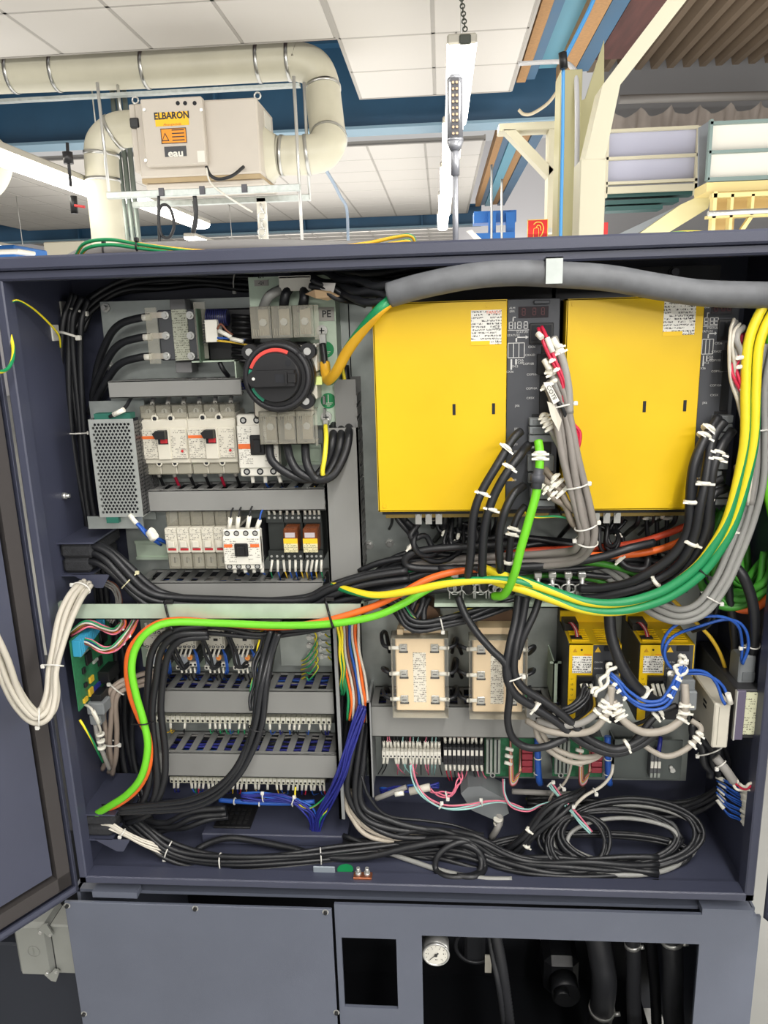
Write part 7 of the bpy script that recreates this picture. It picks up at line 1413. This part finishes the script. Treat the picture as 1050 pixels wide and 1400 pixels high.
b = B(); b.prism([P(743, 523, 1.09), P(751, 522, 1.09), P(765, 548, 1.085), P(757, 553, 1.085)], (0, .001, 0), white); b.build('flag', o)
b = B(); b.prism([P(748, 549, 1.088), P(757, 552, 1.088), P(768, 574, 1.085), P(764, 590, 1.085), P(754, 572, 1.086)], (0, .001, 0), offw); b.build('second_flag', o)
txt('COT8', .0085, P(754, 537, 1.086), ink, o, rot=(90, 62, 0))
b = B(); b.tube(catmull([P(763, 550, 1.09), P(770, 560, 1.09), P(776, 580, 1.095), P(780, 600, 1.1)], 5), .0028, cblk, 7); b.build('wire', o)
loom('grey cable from the lower plug of the left amplifier joining the tied bundle', [(742, 566, 1.12), (748, 578, 1.11), (756, 592, 1.105), (768, 615, 1.1), (778, 640, 1.1)], [(gk, 4.5)], marks=((.1, 0), (.2, 0), (.3, 0), (.4, 0)), name='signal_cable', cat='cable')
loom('three brown-grey cables with cream flags from the lowest plugs of the left amplifier', [(738, 648, 1.12), (752, 660, 1.105), (766, 674, 1.1), (780, 690, 1.098), (792, 708, 1.1), (799, 725, 1.11)], S(mat('brown_grey_cable', (128, 118, 106), .5), 4.6, 3), marks=((.15, 0), (.25, 0), (.35, 0), (.2, 2), (.3, 2), (.42, 2), (.28, 1), (.4, 1)))
loom('thin yellow-green wire swinging under the left amplifier to the grey bundle', [(712, 695, 1.13), (722, 704, 1.12), (735, 707, 1.115), (760, 706, 1.11), (778, 709, 1.11), (790, 714, 1.11)], YG(1.7), name='earth_wire', cat='wire')
# ---- right amplifier
loom('white and grey wires from the upper socket of the right amplifier', [(1009, 441, 1.12), (1003, 452, 1.11), (1002, 470, 1.1), (1005, 490, 1.1), (1008, 520, 1.1), (1015, 550, 1.1), (1022, 590, 1.1), (1026, 640, 1.1), (1022, 690, 1.1)], S(cwht, 2.2, 2)+S(cgry, 4.2, 2), marks=((.38, 2), (.44, 2), (.5, 3), (.56, 2)), wob=.2)
loom('crimson wires beside the white ones at the right amplifier', [(1016, 456, 1.12), (1018, 470, 1.11), (1014, 485, 1.1), (1003, 500, 1.1), (1008, 520, 1.095), (1017, 540, 1.1)], S(cred, 2.2, 2), name='red_wires', cat='wire')
loom('three heavy black cables curving from the right amplifier down to the clamp shelf', [(990, 578, 1.125), (974, 602, 1.11), (964, 635, 1.1), (959, 680, 1.095), (952, 725, 1.095), (932, 762, 1.1), (905, 788, 1.11), (870, 806, 1.12), (830, 812, 1.135), (795, 815, 1.15)], S(K, 6.6, 3), marks=((.08, 0), (.12, 0), (.16, 2), (.2, 2), (.3, 1), (.36, 0), (.5, 1), (.7, 1)), pack=.95, seed=14)
loom('black cable from the lowest plug of the right amplifier behind the heavy ones', [(990, 660, 1.13), (975, 672, 1.12), (966, 695, 1.115), (962, 730, 1.115), (950, 765, 1.12), (925, 795, 1.125)], S(K, 5.5, 2), marks=((.3, 0), (.36, 0)))
loom('beige cable with three cream rings beside the yellow earth cables', [(1008, 636, 1.12), (1011, 655, 1.11), (1010, 680, 1.11), (1004, 710, 1.11), (996, 738, 1.115), (985, 765, 1.12)], [(mat('beige_cable'), 5)], marks=((.2, 0), (.3, 0), (.4, 0), (.72, 0)), name='signal_cable', cat='cable')
ygpt = [(1075, 395, 1.11), (1050, 425, 1.1), (1030, 470, 1.095), (1024, 530, 1.09), (1022, 600, 1.085), (1012, 660, 1.085), (1000, 710, 1.085), (984, 745, 1.085), (958, 780, 1.085), (920, 808, 1.085), (880, 823, 1.085), (840, 829, 1.085), (800, 826, 1.09), (760, 814, 1.095), (720, 802, 1.1), (690, 795, 1.11), (660, 785, 1.13)]
loom('two green and yellow earth cables sweeping from the top right down to the shelf', ygpt, [(cyel, 6.2, cegr)]*2, ties=(.5,), tie_m=black, name='earth_cable', cat='cable', pack=.95, res=9)
loom('green and yellow earth cable crossing the left of the clamp shelf', [(730, 800, 1.1), (700, 794, 1.1), (660, 793, 1.1), (610, 798, 1.105), (560, 808, 1.115), (515, 814, 1.13), (480, 808, 1.15), (455, 800, 1.18)], [(cyel, 5.5, cegr)], name='earth_cable', cat='cable')
loom('yellow-green earth cable leaving the tall duct toward the clamp shelf', [(458, 806, 1.19), (485, 794, 1.18), (520, 785, 1.175), (570, 778, 1.18), (620, 778, 1.19), (680, 786, 1.19), (720, 800, 1.15)], [(cyel, 3.8, cegr)], name='earth_cable', cat='cable')
loom('grey cable bundle curving under the earth cables at the right', [(1046, 470, 1.14), (1034, 530, 1.135), (1033, 610, 1.125), (1030, 660, 1.12), (1018, 710, 1.12), (1002, 755, 1.115), (985, 795, 1.11), (960, 830, 1.11), (930, 842, 1.115), (900, 834, 1.13), (870, 812, 1.16), (840, 785, 1.19), (815, 770, 1.21)], S(clgt, 4.6, 5), ties=(.15, .55,), seed=15)
loom('coil of green cables hanging on the right cabinet wall', [(990, 700, 1.2), (972, 740, 1.19), (968, 780, 1.18), (985, 815, 1.17), (1015, 822, 1.16), (1045, 800, 1.15), (1062, 760, 1.15)], S(cdgr, 5.2, 6), wob=.25, seed=4)
loom('second loop of green cables crossing the coil on the right wall', [(985, 705, 1.21), (995, 745, 1.2), (1003, 775, 1.19), (1020, 795, 1.18), (1045, 785, 1.17), (1065, 760, 1.16)], S(cdgr, 5.2, 4), wob=.25)
loom('green cables dropping behind the right amplifier', [(1000, 690, 1.23), (1008, 740, 1.22), (1012, 790, 1.2), (1004, 815, 1.19), (990, 800, 1.19)], S(cdgr, 5, 3))
loom('bright green cable rising at the far right behind the earth cables', [(1056, 440, 1.16), (1044, 540, 1.15), (1043, 620, 1.145), (1050, 680, 1.14), (1062, 730, 1.14)], [(cgrn, 5.5)], name='data_cable', cat='cable')
loom('orange cable rounding the outside of the green coil, right wall', [(975, 740, 1.2), (972, 790, 1.19), (990, 822, 1.175), (1020, 834, 1.16), (1045, 822, 1.15), (1062, 790, 1.14)], [(corg, 6)], name='data_cable', cat='cable')
loom('orange cable end beside the top right earth cables', [(1066, 500, 1.16), (1054, 480, 1.16), (1044, 465, 1.17), (1034, 450, 1.2)], [(corg, 6)], name='data_cable', cat='cable')
loom('black cable looping down to the grey plug on the right wall unit', [(1002, 772, 1.14), (1016, 788, 1.13), (1028, 820, 1.13), (1032, 855, 1.14), (1030, 885, 1.155), (1024, 900, 1.165)], [(K, 7.5)], ties=(.78,), name='power_cable', cat='cable')
loom('black cable left of the one feeding the right wall unit', [(1000, 770, 1.16), (996, 800, 1.16), (1002, 850, 1.17), (1006, 900, 1.19), (1004, 930, 1.2)], [(K, 6)], name='power_cable', cat='cable')
loom('pair of thin black wires dropping from the earth cables near the right wall', [(988, 770, 1.12), (982, 800, 1.13), (976, 835, 1.15), (966, 855, 1.16), (945, 862, 1.18)], S(K, 2.6, 2), name='wire_pair', cat='wire')
loom('blue wires looping from the right wall unit in front of the small amplifier', [(1020, 905, 1.15), (1018, 880, 1.15), (1008, 855, 1.14), (985, 846, 1.135), (950, 851, 1.13), (925, 864, 1.125), (913, 885, 1.12), (918, 910, 1.12), (938, 925, 1.12), (965, 930, 1.12), (985, 942, 1.12), (996, 960, 1.12)], S(cblu, 2.3, 2), wob=.9, ties=(.08,), name='blue_wires', cat='wire')
b = B(); b.tube([P(995, 948, 1.118), P(999, 962, 1.118)], .0045, wm, 8); tag(b.build('wire_sleeve'), 'cream sleeve at the end of the blue wires beside the ivory box', 'wire marker')
loom('yellow cable slanting behind the blue wires at the right', [(920, 820, 1.2), (945, 845, 1.2), (970, 870, 1.2), (985, 895, 1.2), (995, 925, 1.21)], [(cylw, 3)], name='cable', cat='cable')
# ---- behind: horizontal black run between amplifiers and shelf
for k, (dy, Yd, n_, lab) in enumerate(((0, 1.215, 5, 'upper run of black cables behind the drops under the left amplifier'), (22, 1.2, 5, 'middle run of black cables behind the drops above the clamp shelf'), (40, 1.22, 4, 'lower run of black cables just above the clamp shelf'))):
    loom(lab, [(500, 792+dy*.3, Yd), (540, 768+dy, Yd), (600, 755+dy, Yd), (680, 750+dy, Yd), (760, 748+dy, Yd), (840, 750+dy, Yd), (900, 765+dy*.8, Yd), (940, 780+dy*.5, Yd)], S(K, 5, n_), wob=.35, seed=20+k)
loom('black cable rising from the middle run to the orange joint', [(600, 778, 1.165), (680, 776, 1.16), (760, 772, 1.155), (820, 762, 1.15), (860, 750, 1.15), (895, 742, 1.16)], [(K, 6)], name='power_cable', cat='cable')
loom('black cable hairpin under the left end of the left amplifier', [(720, 742, 1.17), (640, 747, 1.17), (580, 752, 1.17), (556, 762, 1.17), (560, 775, 1.17), (600, 778, 1.17), (660, 778, 1.17)], [(K, 5.5)], name='power_cable', cat='cable')
loom('green cable behind the clamp shelf running to the right', [(720, 772, 1.185), (780, 768, 1.185), (830, 772, 1.18), (870, 785, 1.18), (900, 802, 1.18)], [(cdgr, 5)], name='data_cable', cat='cable')
loom('lime cable passing over the clamp shelf behind the black run', [(700, 792, 1.2), (760, 786, 1.21), (810, 792, 1.2), (850, 805, 1.19)], [(cdgr, 4)], name='data_cable', cat='cable')
loom('black crimped leads hanging under the left end of the left amplifier', [(557, 705, 1.19), (560, 725, 1.18), (566, 742, 1.17), (590, 752, 1.18), (620, 745, 1.2), (648, 722, 1.22)], S(K, 4.2, 3), marks=((.4, 0), (.85, 1)), wob=.5)
loom('black leads tangled under the middle of the left amplifier', [(600, 705, 1.22), (610, 722, 1.2), (625, 738, 1.19), (640, 728, 1.2), (655, 712, 1.22)], S(K, 3, 4), marks=((.3, 0), (.5, 2)), wob=.9)
loom('black leads tangled under the right amplifier', [(810, 700, 1.2), (815, 722, 1.19), (830, 740, 1.19), (850, 735, 1.2), (845, 712, 1.22)], S(K, 3, 4), marks=((.2, 0), (.8, 2)), wob=.9)
for k in range(3):
    loom(['left', 'middle', 'right'][k]+' of three straight black leads under the right amplifier', [(884+14*k, 708, 1.21), (886+13*k, 735, 1.21), (892+10*k, 765, 1.215), (900+7*k, 790, 1.22)], [(K, 3.4)], name='lead', cat='cable', marks=((.02, 0),))
loom('short black loop with white band under the right amplifier', [(845, 763, 1.17), (858, 775, 1.165), (880, 778, 1.165), (886, 765, 1.17), (880, 752, 1.19)], [(K, 5)], name='power_cable', cat='cable', marks=((.05, 0),))
# ---- under the clamp shelf
loom('black cable swinging from the shelf across the right cream filter', [(626, 815, 1.14), (636, 840, 1.13), (652, 865, 1.12), (672, 888, 1.11), (692, 910, 1.105), (697, 945, 1.1), (694, 985, 1.1), (702, 1010, 1.1), (722, 1022, 1.1), (748, 1020, 1.1), (775, 1008, 1.11)], [(K, 5.6)], name='power_cable', cat='cable')
loom('two black cables from the shelf meeting in a white tie on the right filter', [(712, 815, 1.14), (708, 850, 1.13), (702, 885, 1.115), (700, 920, 1.105), (712, 945, 1.1), (735, 962, 1.1), (765, 985, 1.1), (800, 1015, 1.1), (840, 1028, 1.1), (872, 1015, 1.105), (895, 995, 1.11)], S(K, 6, 2), ties=(.34,), marks=((.5, 0), (.86, 1)), seed=4)
loom('black cable joining the tied pair from the right side of the shelf', [(738, 816, 1.14), (730, 840, 1.13), (716, 870, 1.12), (706, 900, 1.115)], [(K, 5.6)], name='power_cable', cat='cable')
loom('black tied bundle sagging between the cross rail and the shelf', [(545, 830, 1.16), (560, 850, 1.15), (585, 856, 1.15), (630, 845, 1.16), (670, 832, 1.17), (710, 822, 1.18)], S(K, 3.6, 5)+YG(1.8), ties=(.5,), seed=3)
loom('black cables bending down at the left end of the clamp shelf', [(520, 818, 1.18), (545, 832, 1.17), (562, 848, 1.16), (566, 856, 1.155), (572, 838, 1.165), (578, 815, 1.18)], S(K, 4.5, 3), ties=(.55,))
loom('heavy black cable slanting between the two small amplifiers', [(833, 835, 1.14), (836, 870, 1.13), (848, 905, 1.12), (866, 935, 1.115), (888, 955, 1.12), (905, 962, 1.14)], [(K, 8.5)], name='power_cable', cat='cable', marks=((.72, 0),))
# ---- in front of the small amplifiers
gy = mat('beige_mid_cable', (166, 158, 146), .5)
loom('grey cable with cream rings leaving the left small amplifier toward the left', [(838, 940, 1.11), (828, 960, 1.1), (812, 978, 1.1), (790, 990, 1.1), (760, 992, 1.105), (735, 985, 1.12)], [(cgry, 5)], marks=((.2, 0), (.28, 0), (.36, 0)), name='signal_cable', cat='cable')
loom('beige cable with cream rings from the left small amplifier, lower loop', [(836, 938, 1.105), (834, 960, 1.1), (828, 978, 1.095), (810, 998, 1.095), (780, 1003, 1.1), (745, 998, 1.11), (720, 985, 1.13)], [(gy, 5)], marks=((.22, 0), (.3, 0), (.38, 0)), name='signal_cable', cat='cable')
loom('thick beige cable looping between the two small amplifiers', [(838, 958, 1.105), (844, 972, 1.1), (856, 988, 1.095), (880, 1001, 1.095), (910, 998, 1.095), (932, 982, 1.1), (937, 960, 1.1), (936, 935, 1.11)], [(gy, 5.6)], marks=((.08, 0), (.15, 0), (.22, 0), (.72, 0), (.78, 0), (.84, 0)), name='signal_cable', cat='cable')
loom('beige cable sagging below the right small amplifier to the ivory box', [(868, 1005, 1.12), (885, 1022, 1.11), (910, 1034, 1.105), (935, 1026, 1.105), (952, 1010, 1.11), (958, 995, 1.12), (945, 985, 1.13)], [(gy, 4.2)], marks=((.6, 0), (.67, 0), (.74, 0)), name='signal_cable', cat='cable')
loom('pale cable looping down behind the black pair under the long duct', [(735, 985, 1.13), (742, 1010, 1.125), (756, 1028, 1.12), (785, 1037, 1.12), (815, 1034, 1.125), (826, 1022, 1.14)], S(gy, 4, 2), name='signal_cable', cat='cable')
loom('blue wires with cream rings arching between the small amplifiers', [(832, 922, 1.12), (845, 935, 1.11), (858, 950, 1.105), (880, 964, 1.1), (905, 962, 1.1), (918, 945, 1.105), (928, 925, 1.11), (934, 910, 1.12)], S(cblu, 2.5, 3), marks=((.14, 0), (.22, 0), (.3, 0), (.68, 1), (.76, 1), (.84, 1)), name='blue_wires', cat='wire')
loom('white sleeve bunch at the upper plug of the right small amplifier', [(938, 900, 1.125), (932, 908, 1.12), (928, 918, 1.115), (922, 926, 1.115)], S(wm, 2.6, 4), wob=.6, name='wire_sleeves', cat='wire marker')
loom('white sleeve bunch at the upper plug of the left small amplifier', [(838, 908, 1.12), (830, 922, 1.11), (822, 938, 1.105), (812, 950, 1.1)], S(wm, 2.8, 2), wob=.4, name='wire_sleeves', cat='wire marker')
loom('black cable with cream ring under the right small amplifier', [(925, 965, 1.12), (905, 972, 1.115), (890, 985, 1.11), (872, 1008, 1.105), (858, 1022, 1.11)], [(K, 5)], marks=((.3, 0), (.4, 0)), name='power_cable', cat='cable')
loom('black wires curving left from the left small amplifier to the right filter', [(805, 940, 1.13), (795, 955, 1.12), (775, 972, 1.115), (750, 975, 1.12), (730, 962, 1.13), (722, 940, 1.15)], S(K, 2.6, 5)+YG(1.6), marks=((.5, 0), (.56, 1)), wob=.3)
for k, (x, y) in enumerate(((750, 905), (858, 905))):
    q0, q1 = pb(x, y, x+4, y+60, 1.22)[:2]; a0, a1, c0, c1 = pb(x+6, y, x+12, y+56, 1.22); b = B(); b.box(a0, a1, 1.22, 1.223, c0, c1, galv2); b.box(a0-.006, a1+.006, 1.22, 1.223, c1-.003, c1, galv2); b.box(a0, a0+.002, 1.22, YP, c0, c1, galv2); tag(b.build('tie_bracket'), ['small steel tie bracket left of the left small amplifier', 'small steel tie bracket between the two small amplifiers'][k], 'bracket')
# ---- coloured wires below the boards
loom('pink, teal and white wires swooping below the white terminal strip', [(562, 1045, 1.2), (566, 1062, 1.19), (575, 1082, 1.18), (590, 1096, 1.175), (612, 1104, 1.175), (640, 1102, 1.18), (665, 1096, 1.19), (690, 1096, 1.2), (715, 1106, 1.2)], S(cteal, 1.4, 2)+S(cpnk, 1.4, 2)+[(cwht, 1.4)], ties=(.45, .72), name='wire_loom', cat='wire loom', wob=.2)
loom('crimson wires looping under the black terminal strip', [(588, 1080, 1.2), (600, 1086, 1.19), (618, 1084, 1.185), (628, 1070, 1.19), (628, 1056, 1.21)], S(cpnk, 1.3, 3), ties=(.4,), name='wire_loom', cat='wire loom', wob=.4)
loom('pink and pale wires drooping below the left interface board', [(688, 1065, 1.22), (690, 1085, 1.2), (700, 1102, 1.19), (722, 1108, 1.185), (740, 1100, 1.185), (762, 1094, 1.19)], S(cpnk, 1.3, 1)+[(cteal, 1.2)], name='wire_loom', cat='wire loom')
loom('pale teal and pink wires running down into the floor coil', [(752, 1072, 1.2), (765, 1088, 1.185), (785, 1112, 1.175), (808, 1138, 1.165)], S(cteal, 1.5, 2)+[(cpnk, 1.4)], ties=(.02, .6), name='wire_loom', cat='wire loom')
loom('cream cable curving down from the right interface board', [(838, 1045, 1.2), (835, 1060, 1.19), (822, 1075, 1.185), (800, 1088, 1.18), (786, 1102, 1.18), (782, 1115, 1.18)], [(cwht, 2.6)], ties=(.5,), name='cable', cat='cable')
loom('cream cable hanging in a loop under the middle of the boards', [(781, 1030, 1.21), (780, 1050, 1.2), (772, 1070, 1.195), (756, 1085, 1.195), (750, 1098, 1.2)], [(gy, 2.2)], ties=(.6,), name='cable', cat='cable')
loom('red and white wires inside the left end of the floor under the white strip', [(520, 1082, 1.24), (545, 1080, 1.23), (570, 1078, 1.23), (600, 1074, 1.24)], S(cnvy, 2, 3)+S(cblu, 2, 2), name='blue_wires', cat='wire', wob=.3)
o = loom('grey cable tube with white plugs under the white terminal strip', [(514, 1092, 1.22), (535, 1084, 1.21), (556, 1076, 1.21)], [(cgry, 4.5)], name='cable', cat='cable')
b = B(); a, c = P(560, 1082, 1.2), P(588, 1076, 1.2); b.tube([a, c], .007, offw, 6); b.build('plug', o); b = B(); b.tube([P(540, 1086, 1.2), P(552, 1084, 1.2)], .0045, wm, 6); b.build('wire_marker', o)
# ---- bottom right: blue fan of wires into the right wall
o = T('blue_wire_fan', 'fan of blue wires with cream sleeves going into the right wall', 'wire loom', P(985, 1065, 1.16))
rnd = random.Random(31)
for k in range(14):
    ex, ey = 1028+rnd.uniform(-4, 2), 1080+k*4.2; sx_, sy = 982+rnd.uniform(-3, 3), 1062+k*2.6
    pts = [P(sx_, sy, 1.18), P(sx_+14, sy+6+k, 1.165), P((sx_+ex)/2+6, (sy+ey)/2+6, 1.15), P(ex, ey, 1.13)]
    b = B(); b.tube(catmull(pts, 5), .0014, cblu, 6); b.build('wire', o)
    d = (pts[3]-pts[2]).normalized(); b = B(); b.tube([pts[3]-d*.016, pts[3]], .0036, wm, 7); b.build('wire_sleeve', o)
    if k % 3 == 0: b = B(); b.tube([pts[0], pts[0].lerp(pts[1], .7)], .0036, wm, 7); b.build('wire_sleeve', o)
loom('black and grey cables dropping beside the ivory box to the blue wire fan', [(955, 985, 1.19), (966, 1015, 1.18), (976, 1040, 1.175), (982, 1060, 1.18)], S(K, 6, 3), ties=(.5,))
loom('thick grey cable with white, pink and green ends beside the blue wire fan', [(978, 1035, 1.15), (992, 1052, 1.14), (1003, 1068, 1.14)], [(cgry, 7)], ties=(.3,), name='signal_cable', cat='cable')
loom('white, pink and green wires entering the right wall above the blue fan', [(1003, 1068, 1.14), (1012, 1076, 1.13), (1024, 1076, 1.12), (1034, 1070, 1.115)], [(cwht, 2.2), (cred, 2.2), (cwht, 2.2), (cegr, 2.2)], name='wire_loom', cat='wire loom')
